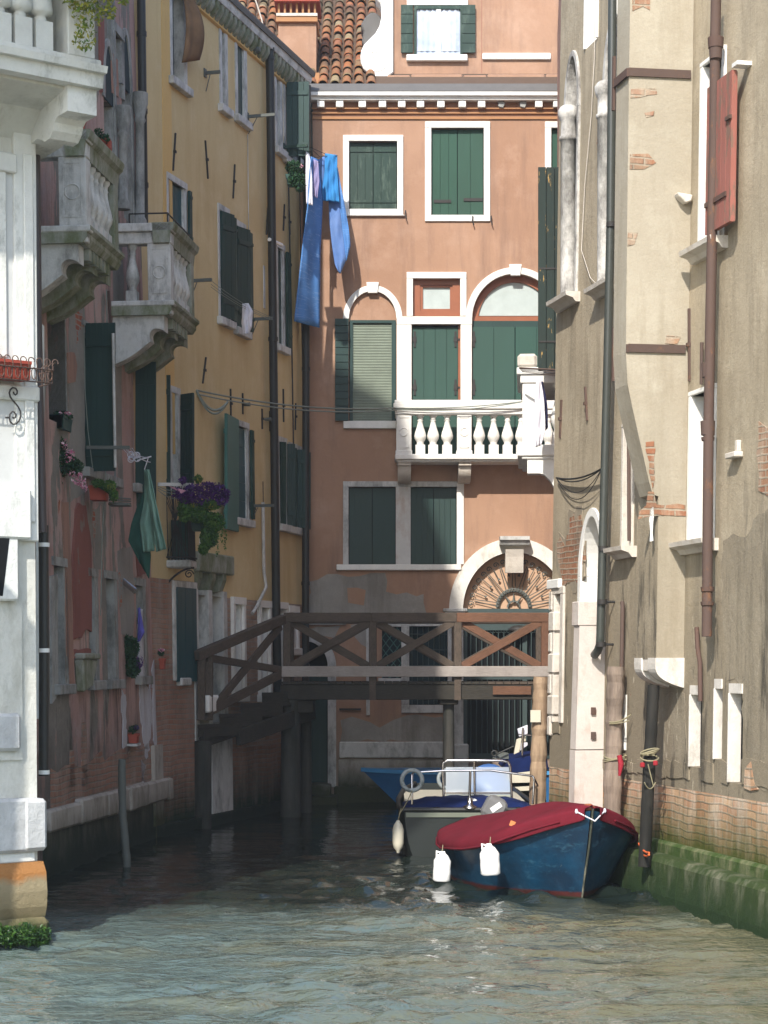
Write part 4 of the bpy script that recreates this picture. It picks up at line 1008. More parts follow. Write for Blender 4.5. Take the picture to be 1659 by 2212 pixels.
# eaves
zc = ztop
cor = MB(YEL).profile([(0, zc-.22), (.05, zc-.2), (.05, zc-.05), (.0, zc-.0)], tN2-1.2, 0.06).build('eaves_moulding', M['ochre_light'], YB)
tt = -.1; k = 0
while tt > tN2-.9:
    mb = MB(YEL); mb.profile([(0, zc-.18), (.06, zc-.17), (.12, zc-.12), (.17, zc-.03), (.18, zc+.08), (0, zc+.08)], tt-.11, tt); mb.build('cornice_block', M['istrian_moss'], YB); tt -= .21; k += 1
MB(YEL).profile([(-.3, zc+.08), (.19, zc+.08), (.21, zc+.14), (.22, zc+.22), (-.3, zc+.22)], tN2-1.2, 0.1).build('cornice', M['istrian_dull'], YB)
MB(YEL).profile([(.18, zc+.221), (.25, zc+.20), (.27, zc+.27), (.27, zc+.30), (.1, zc+.34)], tN2-1.2, 0.14).build('gutter', M['zinc'], YB)
MB(YEL).profile([(-6, zc+2.2), (.20, zc+.30), (.20, zc+.27), (-6, zc+.22)], tN2-1.2, 0.1).build('roof', M['tile'], YB)
# downpipes and cables
def wpipe(B, F, pts, r, m, d=.1, name='downpipe', label=None, clamps=0, cm='iron', n=10):
    P = [F.P(*F.hit(x, y, d), d) for x, y in pts]; mb = MB(F); mb.tube(P, r, n); o = mb.build(name, M[m], B, label=label)
    for i in range(clamps):
        f = (i+.5)/clamps; L = (len(P)-1)*f; j = int(L); p = P[j].lerp(P[min(j+1, len(P)-1)], L-j)
        mb = MB(); mb.tube([p-Vector((0, 0, .035)), p+Vector((0, 0, .035))], r*1.18, n); mb.build('pipe_clamp', M[cm], o)
    return o
wpipe(YB, YEL, [(582, 95), (583, 130), (597, 1335), (600, 1500)], .075, 'pipe_black', .12, clamps=5, cm='pipe_black', label='large black downpipe on the ochre wall')
wpipe(YB, YEL, [(664, 185), (661, 720), (660, 1338), (660, 1500)], .068, 'pipe_black', .14, clamps=4, cm='pipe_black', label='black downpipe at the far corner of the ochre house')
wpipe(YB, YEL, [(645, 215), (649, 500), (656, 950)], .012, 'iron', .05, name='cable')
wpipe(YB, YEL, [(620, 180), (623, 380), (630, 720), (634, 960)], .014, 'iron', .05, name='cable')
wpipe(YB, YEL, [(568, 1040), (571, 1240)], .008, 'iron', .03, name='cable')
wpipe(YB, YEL, [(568, 1085), (570, 1235), (575, 1268), (555, 1310), (545, 1325)], .03, 'istrian_dull', .07, name='waste_pipe')
wpipe(YB, YEL, [(535, 290), (537, 480), (538, 700)], .007, 'istrian_dull', .02, name='cable')
for x, y, hh, ln in ((375, 328, .62, .06), (445, 345, .6, -.05), (504, 392, .6, .05), (576, 478, .5, .05), (612, 470, .5, .04), (624, 480, .45, -.02), (440, 800, .45, .08), (497, 872, .5, 0), (523, 872, .36, 0), (611, 876, .6, .0), (637, 900, .5, .02), (565, 905, .36, 0), (582, 910, .36, 0)):
    anchor(YB, YEL, x, y, hh, ln)
for x, y in ((526, 874), (572, 906), (586, 909), (545, 112)):
    t, z = YEL.hit(x, y); mb = MB(YEL); mb.tube([YEL.P(t, z, 0), YEL.P(t, z, .12)], [.025, .035], 8); mb.build('vent_stub', M['iron_grey'], YB)
t, z = YEL.hit(543, 108); MB(YEL).lathe(YEL.P(t, z, .02), [(.06, -.02), (.06, .12), (.045, .14)], 10, ax=YEL.P(0, 0, 1)-YEL.P(0, 0, 0)).build('lamp', M['iron_grey'], YB)
t, z = YEL.hit(570, 518); MB(YEL).tube([YEL.P(t, z, .1), YEL.P(t+.5, z, .16)], .035).build('pipe_stub', M['white_plastic'], YB)
t, z = YEL.hit(569, 665); MB(YEL).box(t, t+.08, z, z+.75, -.02, .012).build('plaster_repair', M['istrian_dull'], YB)
t0, z = YEL.hit(433, 1170); MB(YEL).box(t0-.05, t0+.2, z-.3, z+.1, -.02, .04).build('stone_trim', M['istrian'], YB)

mb = MB(); mb.tube([at(x, y, 35.2) for x, y in ((548, -10), (556, 12), (566, 45), (571, 80), (570, 108))], .014, 5); mb.build('roof_cable', M['istrian_tan'], YB)
# washing line arms of the ochre house, each a bar out of the wall with its lines
def arm(name, F, x0, x1, y, label, group='washing line arms on the left houses', m='iron_grey', h=.05):
    t, z = F.hit(x0, y); d1 = .05
    for _ in range(60):
        tt_, zz = F.hit(x1, y, d1)
        if tt_ <= t: break
        d1 += .02
    mb = MB(F); mb.box(t-.02, t+.02, z-h/2, z+h/2, 0, d1); mb.box(t-.05, t+.05, z-.07, z+.07, -.01, .02)
    mb.tube([F.P(t, z-.3, .02), F.P(t, z-.03, d1*.35)], .008, 5)
    return mb.build(name, M[m], None, label=label, cat='washing line arm', group=group), (t, z, d1)
arm('drying_arm', YEL, 442, 475, 158, 'dark drying arm under the tall curtained window of the ochre house')
arm('drying_arm', YEL, 534, 594, 252, 'dark drying arm wound with cord beside the upper closed shutter')
arm('drying_arm', YEL, 613, 662, 318, 'green drying arm holding the blue laundry at the far top of the ochre wall', m='green_old')
arm('drying_arm', YEL, 408, 456, 607, 'drying arm just right of the further pink house balcony')
arm('drying_arm', YEL, 540, 588, 690, 'drying arm beside the hanging white cloth')
arm('drying_arm', YEL, 538, 590, 1093, 'drying arm low on the ochre wall beside the closed shutter')

# ================================================================ the pink house
PB = empty('pink_house', PNK.P(3, 0, 0), 'pink house with flaking plaster, two stone balconies and dark shutters over the water', 'house')
def ph(x0, x1, yt, yb, dp=.2):
    t0, z0 = PNK.hit(x0, yb); _, z1 = PNK.hit(x0, yt); t1, _ = PNK.hit(x1, yb); return (t0, t1, z0, z1, dp)
PW = {}
PW['a'] = ph(228, 248, 215, 430, .25); PW['b'] = ph(268, 285, 190, 470, .25); PW['c'] = ph(334, 345, 275, 470, .2)
PW['d'] = ph(106, 143, 660, 905, .3); PW['e'] = ph(184, 246, 705, 1010, .25); PW['f'] = ph(292, 318, 790, 1045, .25)
PW['g'] = ph(121, 142, 1222, 1478, .3); PW['h'] = ph(195, 209, 1245, 1470, .3); PW['i'] = ph(233, 251, 1250, 1468, .3); PW['j'] = ph(297, 312, 1265, 1460, .25)
PW['k'] = ph(233, 243, -20, 170, .2)
PW['l'] = ph(251, 262, 75, 200, .2)
tP0, tP1 = -1.5, PNK.hit(356, 900)[0]+.1
wall_mesh('wall', PNK, tP0, tP1, -.6, 13.6, list(PW.values()), M['pink'], PB, back=5)
for k in ('a', 'b', 'c', 'k', 'l'):
    w = side_window(PB, PNK, PW[k], 'dark', st='grey_stone', lw=.12, lin=.05, sill=False, proud=.03, lintel=k not in 'ab', near=False)
    h = PW[k]
    if k in 'ab':
        mb = MB(PNK); mb.ring((h[0]+h[1])/2, h[3], (h[1]-h[0])/2, .8, .10, -.2, .03, n=18); mb.build('arch', M['grey_stone'], w)
        MB(PNK).prism([((h[0]+h[1])/2+(h[1]-h[0])/2*math.cos(math.pi*i/12), h[3]+.8*math.sin(math.pi*i/12)) for i in range(13)], -.01, .006).build('arch_pane', M['dark_teal'], w)
        mb = MB(PNK); p = PNK.P(h[1]+.12, h[2], .09); mb.lathe(p, [(.1, 0), (.1, .1), (.07, .15), (.065, h[3]-h[2]-.4), (.09, h[3]-h[2]-.35), (.07, h[3]-h[2]-.3), (.12, h[3]-h[2]-.1), (.12, h[3]-h[2]+.05)], 12); mb.build('column', M['grey_stone'], w)
for k, mm in (('d', 'dark'), ('e', 'dark'), ('f', 'dark')): side_window(PB, PNK, PW[k], mm, st='grey_stone', lw=.06, lin=.0, sill=k != 'd', proud=.02, near=False, far=k != 'd')
for k in ('g', 'h', 'i', 'j'): side_window(PB, PNK, PW[k], 'dark', st='grey_stone', lw=.10, lin=.06, sill=True, proud=.02, near=False)
# big shutters standing out from the wall
def out_to(F, x0, x1, y, t):
    d, z = F.depth_for(t, x1, y); return d
def standing(x0, x1, yt, yb, m, label, planks=5):
    t, z1 = PNK.hit(x0, yt); _, z0 = PNK.hit(x0, yb); d = out_to(PNK, x0, x1, (yt+yb)/2, t)
    p = PNK.P(t, 0, 0); n = -PNK.u; SF = Frame((p.x, p.y), (PNK.n.x, PNK.n.y), (n.x, n.y)); SF.k = 0
    off = -PNK.k*(z0+z1)/2
    mb = MB(SF)
    for i in range(planks):
        a, b = off+d*i/planks, off+d*(i+1)/planks; mb.box(a+.003, b-.003, z0, z1, 0, .035)
    mb.box(off+.01, off+d-.01, z0+.01, z1-.01, -.01, .03)
    for q in (.12, .86): mb.box(off+.02, off+d-.02, z0+(z1-z0)*q-.04, z0+(z1-z0)*q+.04, .03, .055)
    return mb.build('shutter', M[m], PB, label=label)
standing(182, 250, 699, 1016, 'green_dark', 'large dark green shutter standing open')
standing(290, 338, 783, 1092, 'green_dark', 'dark green shutter under the further balcony')
standing(340, 369, 811, 1070, 'green_dark', 'dark green shutter beside the house corner')
wpipe(PB, PNK, [(244, 720), (249, 1010)], .02, 'istrian_dull', .42, name='shutter_bar')
# pipes and details on the pink wall
wpipe(PB, PNK, [(305, -10), (308, 240), (311, 480)], .065, 'pipe_black', .10, clamps=3, cm='pipe_black', label='dark downpipe running into the further balcony')
wpipe(PB, PNK, [(234, 628), (241, 730)], .02, 'rust', .06, name='cable')
t, z = PNK.hit(350, 250); MB(PNK).lathe(PNK.P(t, z, 0), [(.03, 0), (.05, .06), (.05, .14)], 10, ax=(1, 0, 0)).build('lamp', M['steel'], PB)
t, z = PNK.hit(266, 1255); mb = MB(PNK); mb.tube([PNK.P(t, z, 0), PNK.P(t-.1, z-.15, .2)], .045, 8); mb.build('vent_pipe', M['steel'], PB)
# dark red plaster panel with its triangular corbel
patch(PB, PNK, [(161, 1100), (166, 1086), (181, 1092), (193, 1180), (194, 1365), (180, 1360), (172, 1378), (155, 1382), (154, 1200)], M['red_plaster'], 'plaster_panel', seed=3, jag=.02, d=.03, label='dark red plaster panel')
patch(PB, PNK, [(158, 1402), (192, 1402), (192, 1420), (158, 1422)], M['red_plaster'], 'plaster_panel', seed=4, jag=.02, d=.03)
mb = MB(PNK); t0, z1 = PNK.hit(159, 1424); t1, _ = PNK.hit(194, 1424); _, z0 = PNK.hit(161, 1495)
mb.prism([(t0, z1), (t1, z1), (t1-.3, z1-.35), (t0+.08, z0)], 0, .12); mb.box(t0-.02, t1+.02, z1, z1+.08, 0, .15); mb.build('corbel', M['istrian_moss'], PB, bevel=.02)
patch(PB, PNK, [(132, 1085), (145, 1085), (152, 1250), (158, 1480), (150, 1500), (140, 1400), (138, 1230)], M['orange_plaster'], 'plaster_strip', seed=6, jag=.02, d=.02)
patch(PB, PNK, [(290, 1170), (310, 1172), (312, 1240), (296, 1245)], M['red_plaster'], 'plaster_panel', seed=7, jag=.02, d=.02)
patch(PB, PNK, [(144, 762), (158, 762), (164, 790), (160, 825), (146, 828)], M['orange_plaster'], 'plaster_strip', seed=8, jag=.02, d=.02)
patch(PB, PNK, [(316, -10), (330, -10), (334, 480), (318, 480)], M['red_plaster'], 'plaster_panel', seed=10, jag=.01, d=.02)
patch(PB, PNK, [(212, 40), (222, 40), (226, 200), (214, 200)], M['red_plaster'], 'plaster_panel', seed=11, jag=.01, d=.02)
patch(PB, PNK, [(238, 110), (252, 130), (254, 210), (240, 200)], M['orange_plaster'], 'plaster_strip', seed=12, jag=.02, d=.02)
WPL = plaster('whitish_flaking_plaster', (.60, .60, .64), (.50, .49, .52), streak=(.3, .22, .2), samt=.7, fine=.1, peel=(.26, .16, .13), pthr=.6, seed=21, bump=.5)
patch(PB, PNK, [(302, 1330), (312, 1300), (314, 1480), (320, 1500), (322, 1620), (314, 1640), (303, 1560), (300, 1470)], WPL, 'white_plaster', seed=13, jag=.055, d=.012, step=.09)
patch(PB, PNK, [(328, 1440), (341, 1400), (344, 1500), (342, 1625), (330, 1600)], WPL, 'white_plaster', seed=14, jag=.055, d=.012, step=.09)
patch(PB, PNK, [(262, 1490), (270, 1500), (272, 1610), (264, 1620)], WPL, 'white_plaster', seed=15, jag=.055, d=.012, step=.09)
patch(PB, PNK, [(347, 1510), (356, 1520), (361, 1630), (352, 1640)], WPL, 'white_plaster', seed=16, jag=.02, d=.015)
for a, b, c, d in ((176, 1560, 188, 1700), (150, 1620, 157, 1700)):
    patch(PB, PNK, [(a, b), (a+8, b), (d if False else a+12, d), (a-2, d)], M['brick_old'], 'bare_brick', seed=a, jag=.02, d=.012)
patch(PB, PNK, [(108, 1660), (200, 1640), (300, 1620), (358, 1600), (358, 1680), (250, 1715), (108, 1785)], M['brick_old'], 'bare_brick', seed=18, jag=.12, d=.012, step=.3)
patch(PB, PNK, [(147, 610), (181, 600), (183, 900), (184, 1060), (152, 1085), (149, 850)], M['cement'], 'cement_patch', seed=41, jag=.03, d=.006)
patch(PB, PNK, [(106, 1245), (120, 1240), (121, 1500), (108, 1520)], M['grey_stone'], 'stone_strip', seed=42, jag=.01, d=.03)
patch(PB, PNK, [(253, 1190), (285, 1180), (290, 1330), (286, 1380), (262, 1370), (255, 1280)], M['cement'], 'cement_patch', seed=43, jag=.05, d=.006)
patch(PB, PNK, [(200, 1100), (215, 1090), (222, 1230), (205, 1240)], M['cement'], 'cement_patch', seed=44, jag=.04, d=.006)
patch(PB, PNK, [(330, 1250), (345, 1230), (352, 1380), (338, 1420)], M['brick_old'], 'bare_brick', seed=45, jag=.04, d=.008)
patch(PB, PNK, [(318, 1500), (324, 1470), (327, 1560), (322, 1600)], WPL, 'white_plaster', seed=47, jag=.05, d=.012, step=.08)
patch(PB, PNK, [(303, 1640), (312, 1650), (310, 1700), (305, 1690)], WPL, 'white_plaster', seed=48, jag=.05, d=.012, step=.08)
# stone ledge and foundations
t0, t1 = PNK.hit(106, 1790)[0]-.3, tP1
z0, z1 = PNK.hit(200, 1772)[1], PNK.hit(200, 1718)[1]
tt = t0; rng = random.Random(2); n = 0
while tt < t1-.2:
    L = rng.uniform(.8, 1.5); MB(PNK).box(tt, min(tt+L, t1)-.008, z0+rng.uniform(-.03, .03), z1+rng.uniform(-.03, .03), -.1, .12+rng.uniform(-.015, .015)).build('ledge_stone', M['plinth'], PB, bevel=.03); tt += L
MB(PNK).box(t0, t1, -.6, z0+.04, -.1, .03).build('foundation', M['plinth_wet'], PB)
MB(PNK).box(PNK.hit(326, 1700)[0], PNK.hit(344, 1700)[0], -.4, PNK.hit(330, 1610)[1], -.05, .07).build('buttress', M['plinth'], PB)

def balcony(B, F, xf, y_rail, x_far, prot, h_rail, y_floor, label, nlong=5, nside=2, mat='istrian_moss', side_mat='istrian_dull', brk=.9):
    """a stone balcony on a canal wall: its near side faces the camera, its long side the water"""
    t0, zr = F.hit(xf, y_rail, prot); _, zf = F.hit(xf, y_floor, prot); t1, _ = F.hit(x_far, y_rail+(y_rail-y_rail), prot)
    for _ in range(2): t1 = F.hit(x_far, HY-(zr-CZ)*FL/F.P(t1, zr, prot).y, prot)[0]
    o = MB(F).profile([(0, zf-.20), (prot-.05, zf-.20), (prot, zf-.13), (prot, zf-.08), (prot+.05, zf-.04), (prot+.05, zf), (0, zf)], t0-.05, t1+.05).build('balcony', M[mat], B, label=label, bevel=.008)
    rh = h_rail*.30; mb = MB(F)
    prof = [(prot-.24, zr-rh), (prot-.02, zr-rh), (prot, zr-rh*.45), (prot+.05, zr-rh*.3), (prot+.07, zr-.02), (prot+.07, zr), (prot-.26, zr)]
    mb.profile(prof, t0-.05, t1+.05); mb.build('rail', M[mat], o, bevel=.006)
    mb = MB(F); mb.box(t0, t0+.2, zr-rh, zr-rh*.42, 0, prot-.001); mb.box(t0-.05, t0+.22, zr-rh*.42, zr-.003, 0, prot+.03); mb.build('side_rail', M[side_mat], o, bevel=.01)
    mb = MB(F); mb.box(t0-.03, t0+.1, zf-.19, zf-.001, 0, prot+.0); mb.box(t0-.06, t0+.1, zf-.07, zf+.004, 0, prot+.045); mb.build('floor_edge', M[side_mat], o, bevel=.01)
    def pier(ta, tb, da, db, mt):
        mb = MB(F); mb.box(ta, tb, zf, zr-rh, da, db); mb.build('pier', M[mt], o, bevel=.008)
        mb = MB(F); c = (da+db)/2; W = (db-da)/2-.05
        if W > .05:
            for q in ((c-W, c-W+.012), (c+W-.012, c+W)): mb.box(ta-.008, ta+.01, zf+.12, zr-rh-.08, *q)
            mb.box(ta-.008, ta+.01, zf+.108, zf+.12, c-W, c+W); mb.box(ta-.008, ta+.01, zr-rh-.08, zr-rh-.068, c-W, c+W)
            zc_ = (zf+zr-rh)/2; mb.tube([F.P(ta-.002, zc_+.09*math.sin(k*math.pi/8), c+.09*math.cos(k*math.pi/8)) for k in range(16)], .010, 6, closed=True)
            mb.build('moulding', M[mt], o)
    pw = .34 if nside < 2 else .26
    pier(t0, t0+.22, prot-pw, prot-.01, side_mat); pier(t1-.2, t1, prot-.22, prot-.01, mat)
    hh = zr-rh-zf
    for i in range(nlong):
        t = t0+.22+(t1-t0-.42)*(i+.5)/nlong; baluster(o, F, t, zf, hh, prot-.12, .105, M[side_mat], sq=.2)
    if nside == 0:
        MB(F).box(t0+.02, t0+.12, zf, zr-rh, .0, .26).build('side_wall', M['istrian_dull'], o)
    for i in range(nside):
        dd = .06+(prot-pw-.10)*(i+.5)/nside; baluster(o, F, t0+.11, zf, hh, dd, .10, M[side_mat], sq=.2)
    # consoles below: a deep scroll under each end and small ones between
    def console(ta, tb, mt):
        z = zf-.2; pts = [(0, z), (prot-.12, z), (prot-.12, z-.22)]
        for i in range(9): a = i/8*math.pi; pts.append((prot-.12-.20*(1-math.cos(a))/2-.06*math.sin(a), z-.22-.14*i/8+.10*math.sin(a)))
        for i in range(1, 9): a = i/8; pts.append((prot-.32-(prot-.36)*a, z-.36-brk*.34*a**1.2-.05*math.sin(a*math.pi)))
        pts += [(0, z-.36-brk*.36)]
        mb = MB(F); mb.profile(pts, ta, tb); return mb.build('console', M[mt], o, bevel=.01)
    console(t0+.02, t0+.26, side_mat); console(t1-.26, t1-.02, mat); console((t0+t1)/2-.12, (t0+t1)/2+.12, mat)
    for k in range(6):
        t = t0+.35+(t1-t0-.7)*k/5; MB(F).box(t-.05, t+.05, zf-.34, zf-.2, prot-.26, prot-.06).build('corbel', M[mat], o)
    return o, (t0, t1, zf, zr)
b1, B1 = balcony(PB, PNK, 185, 281, 255, .88, 1.02, 485, 'nearer stone balcony with mossy rail and panelled end pier', nlong=5, nside=0)
b2, B2 = balcony(PB, PNK, 368, 481, 419, .86, .95, 647, 'further stone balcony with vase baluster beside its end pier', nlong=5, nside=1)
mb = MB(PNK); t0, t1, zf, zr = B2
for a, b in (((t0+.1, .25), (t0+.1, .80)), ((t0+.1, .80), (t1, .80))):
    mb.tube([PNK.P(a[0], zr+.16, a[1]), PNK.P(b[0], zr+.16, b[1])], .012, 6)
for t, d in ((t0+.1, .25), (t0+.1, .8), (t1-.1, .8)): mb.tube([PNK.P(t, zr, d), PNK.P(t, zr+.16, d)], .012, 6)
mb.build('flower_rail', M['iron'], b2)
# iron balcony with the purple petunias
t0, z0 = PNK.hit(345, 1206, .1); tI = PNK.hit(345, 1206, 0)[0]; dI = PNK.depth_for(tI, 411, 1206)[0]; SI = dI/.62
ib = MB(PNK).box(tI, tI+.5, z0-.12, z0, 0, dI).build('iron_balcony', M['istrian_dull'], PB, label='small iron balcony with lattice side', bevel=.02)
mb = MB(PNK)
for k in range(9):
    mb.tube([PNK.P(tI+.03, z0, dI*(.05+.11*k)), PNK.P(tI+.03, z0+1.15, dI*min(1, .05+.11*k+(.08 if k % 2 else -.03)))], .008, 5); mb.tube([PNK.P(tI+.03, z0, dI*(1-.1*k)), PNK.P(tI+.03, z0+1.15, dI*(.05+.1*k))], .006, 5)
for k in range(8): mb.tube([PNK.P(tI+.03+.062*k, z0, dI-.02), PNK.P(tI+.03+.062*k, z0+1.15, dI-.02)], .009, 5)
mb.tube([PNK.P(tI, z0+1.15, 0), PNK.P(tI, z0+1.15, dI), PNK.P(tI+.5, z0+1.15, dI)], .016, 6); mb.tube([PNK.P(tI, z0+.04, 0), PNK.P(tI, z0+.04, dI), PNK.P(tI+.5, z0+.04, dI)], .014, 6)
mb.build('railing', M['iron'], ib)
mb = MB(PNK); p = PNK.P(tI+.05, z0-.12, .02); mb.tube([p+Vector((.5*f, 0, -.35*(1-f)**2)) for f in [i/10 for i in range(11)]], .016, 6); mb.tube(spiral(p+Vector((.42, 0, -.10)), .07, .015, 1.5, 0, Vector((1, 0, 0)), Vector((0, 0, 1))), .010, 5); mb.build('bracket', M['iron'], ib)
MB(PNK).box(tI+.1, tI+.44, z0+.02, z0+.62, dI*.35, dI*.9).build('storage_box', M['planter'], PB)

# ================================================================ the white palace at the left edge
WB = empty('white_palace', WHT.P(0, 0, 0), 'sunlit white stone palace corner at the left edge with a balustraded balcony', 'palace')
mb = MB(WHT)
mb.prism([(-14, -.6), (0, -.6), (0, 18.9), (-1.05, 21.7), (-2.64, 25.8), (-5.94, 28.7), (-14, 33)], -.5, 0)  # upper outline is out of view, shaped to shade the end facade
mb.build('wall', M['white_stucco'], WB)
c0, c1 = WHT.P(-.02, 0, -.5), Vector((-4.35, 24.0, 0)); c2, c3 = Vector((-10, 24, 0)), WHT.P(-10, 0, -.5)
mb = MB(); vs = [Vector((q.x, q.y, z)) for z in (-.5, 12.0) for q in (c0, c1, c2, c3)]
mb.add(vs, [(0, 4, 5, 1), (1, 5, 6, 2), (2, 6, 7, 3), (3, 7, 4, 0), (4, 7, 6, 5)], [(v.x, v.z) for v in vs]); mb.build('side_wall', M['white_stucco'], WB)
def wh(x, y, d=0): return WHT.hit(x, y, d)
def wbox(x0, x1, y0, y1, d0, d1, name, m='palace_stone', bevel=.01, label=None):
    d = max(d1, 0); a, z0 = wh(x0, y1, d); b, _ = wh(x1, y1, d); _, z1 = wh((x0+x1)/2, y0, d)
    return MB(WHT).box(a, b, z0, z1, d0, d1).build(name, M[m], WB, bevel=bevel, label=label)
t_c = 0.0
zl = lambda y, d=0: wh(78, y, d)[1]
# corner pilaster and its mouldings
MB(WHT).box(-.22, .015, zl(1170), zl(290), -.3, .05).build('pilaster', M['palace_stone'], WB, bevel=.01)
MB(WHT).box(-.13, -.03, zl(1130), zl(340), .05, .075).build('pilaster_panel', M['palace_stone'], WB, bevel=.01)
MB(WHT).box(-1.5, -.17, zl(1170), zl(340), 0, .02).build('window_field', flat('grey_blue_stucco', (.52, .53, .52), .9), WB)
MB(WHT).box(-.42, -.30, zl(780), zl(350), 0, .05).build('window_frame', M['palace_stone'], WB, bevel=.008)
MB(WHT).box(-1.5, -.2, zl(385), zl(345), 0, .08).build('lintel', M['palace_stone'], WB, bevel=.01)
MB(WHT).box(-1.5, .02, zl(870), zl(838), 0, .09).build('window_sill', M['palace_stone'], WB, bevel=.015)
MB(WHT).box(-1.5, -.10, zl(1168), zl(1060), 0, .14).build('string_course', M['palace_stone'], WB, bevel=.02)
MB(WHT).box(-1.5, -.16, zl(1640), zl(1168), 0, .03).build('stucco_panel', M['white_stucco'], WB)
o = MB(WHT).box(-1.6, -.225, zl(1300), zl(1085), .031, .12).build('window_frame', M['palace_stone'], WB, bevel=.02); MB(WHT).prism([(-1.5, zl(1290)), (-.40, zl(1290)), (-.29, zl(1103)), (-1.5, zl(1103))], .10, .124).build('painted_recess', M['dark'], o)  # flat dark plate paints the shaded depth of the window
h = (-.62, -.27, zl(1200), zl(1092), .35); MB(WHT).box(-1.0, -.33, zl(1215), zl(1110), .0, .16).build('shade_recess', M['dark'], WB) if False else None
MB(WHT).box(-1.5, -.20, zl(1620), zl(1540), 0, .10).build('carved_block', M['rock'], WB, bevel=.03)
mb = MB(WHT); 
mb.box(-1.6, -.005, zl(1838), zl(1722), -.4, .10); mb.build('corner_block', M['rock'], WB, bevel=.03, label='hewn stone block at the foot of the palace')
MB(WHT).box(-.19, -.005+.06, zl(1836), zl(1724), -.38, .12).build('corner_block', M['rock'], WB, bevel=.035)
MB(WHT).box(-1.6, -.04, zl(1860), zl(1838), -.4, .04).build('stone_course', M['palace_stone'], WB, bevel=.01)
mb = MB(WHT); z1, z0 = zl(1860), zl(1978)
mb.profile([(-.4, z0), (.09, z0), (.13, z0+.1), (.14, z0+.25), (.12, z0+.42), (.06, z1), (-.4, z1)], -1.6, .03); mb.build('base_torus', M['waterline'], WB, label='rounded base stone stained orange and green', bevel=.04)
MB(WHT).box(-1.6, .05, -.5, z0, -.4, .18).build('base_step', M['waterline'], WB, bevel=.05)
# balcony on the palace front
pr = .92
tB = wh(229, 160, pr)[0]; zfl = wh(229, 188, pr)[1]; zft = wh(229, 155, pr)[1]
pb = MB(WHT).profile([(-.35, zfl), (pr-.06, zfl), (pr-.04, zfl+.12), (pr+.02, zft-.02), (pr+.04, zft+.04), (-.35, zft+.04)], -3.2, tB).build('balcony', M['palace_stone'], WB, label='white stone balcony over the canal corner', bevel=.01)
MB(WHT).box(-3.2, tB-.04, zft+.04, zft+.10, pr-.26, pr-.01).build('plinth_rail', M['palace_stone'], pb, bevel=.008)
hb = 1.0; zb0 = zft+.10
tA = wh(208, 100, pr)[0]
for k in range(9):
    t = tA-.50-.207*k; mb = MB(WHT); mb.box(t-.085, t+.085, zb0, zb0+.27, pr-.22, pr-.05)
    mb.lathe(WHT.P(t, zb0+.27, pr-.135), [(.045, 0), (.06, .03), (.05, .06), (.11, .08), (.115, .12), (.10, .22), (.07, .40), (.05, .52), (.075, .56), (.045, .6), (.08, .68)], 14)
    mb.build('baluster', M['palace_stone'], pb)
MB(WHT).box(tA-.28, tA-.0, zb0, zb0+1.0, pr-.26, pr-.02).build('corner_pier', M['palace_stone'], pb, bevel=.01)
MB(WHT).box(tA-.24, tA-.02, zb0, zb0+1.0, -.1, pr-.3).build('side_balustrade', M['palace_stone'], pb, bevel=.01)
MB(WHT).box(-3.2, tB-.06, zb0+.95, zb0+1.1, pr-.3, pr+.02).build('rail', M['palace_stone'], pb, bevel=.01)
mb = MB(WHT); z = zfl; tC = wh(211, 240, pr-.12)[0]
pts = [(-.35, z), (pr-.14, z), (pr-.14, z-.24), (pr-.34, z-.25), (pr-.40, z-.29), (pr-.43, z-.36), (pr-.50, z-.42), (pr-.60, z-.43), (pr-.68, z-.39), (pr-.76, z-.37), (pr-.86, z-.39), (-.35, z-.42)]
mb.profile(pts, tC-.30, tC); mb.build('console', M['palace_stone'], pb, bevel=.012)
mb = MB(WHT); mb.profile(pts, tC-1.5, tC-1.2); mb.build('console', M['palace_stone'], pb, bevel=.012)
MB(WHT).profile([(0, z-.36), (.25, z-.12), (pr-.2, z-.03), (pr-.2, z), (0, z)], -3.2, tC-.3).build('soffit', M['white_stucco'], pb)
MB(WHT).box(-4.5, .25, 9.75, 9.95, -.3, 2.4).box(-4.5, .25, 9.95, 10.6, 2.25, 2.38).build('added_shade_balcony', M['palace_stone'], WB)  # added balcony out of view, there to shade the palace front
# pipes at the corner
c = at(79, 400, 19.25)
mb = MB(); mb.tube([at(76, 283, 19.3), at(80, 700, 19.3), at(91, 1150, 19.3)], .048, 10); o = mb.build('downpipe', M['pipe_brown'], WB, label='brown downpipe at the palace corner')
mb = MB(); mb.tube([at(94, 1135, 19.7), at(95, 1400, 19.7), at(94, 1676, 19.7)], .050, 10); o = mb.build('downpipe', M['pipe_black'], WB, label='black waste pipe with white clamps')
for y in (1177, 1405, 1668): 
    mb = MB(); p = at(95, y, 19.7); mb.tube([p-Vector((0, 0, .02)), p+Vector((0, 0, .02))], .056, 10); mb.build('pipe_clamp', M['white_plastic'], o)
mb = MB(); a, b = at(97, 1080, 20.5), at(101, 290, 20.5); mb.box(-3.62, -3.55, b.z-6.0, b.z-1.9, -20.9, -20.8); mb.build('stone_edge', M['palace_stone'], WB)
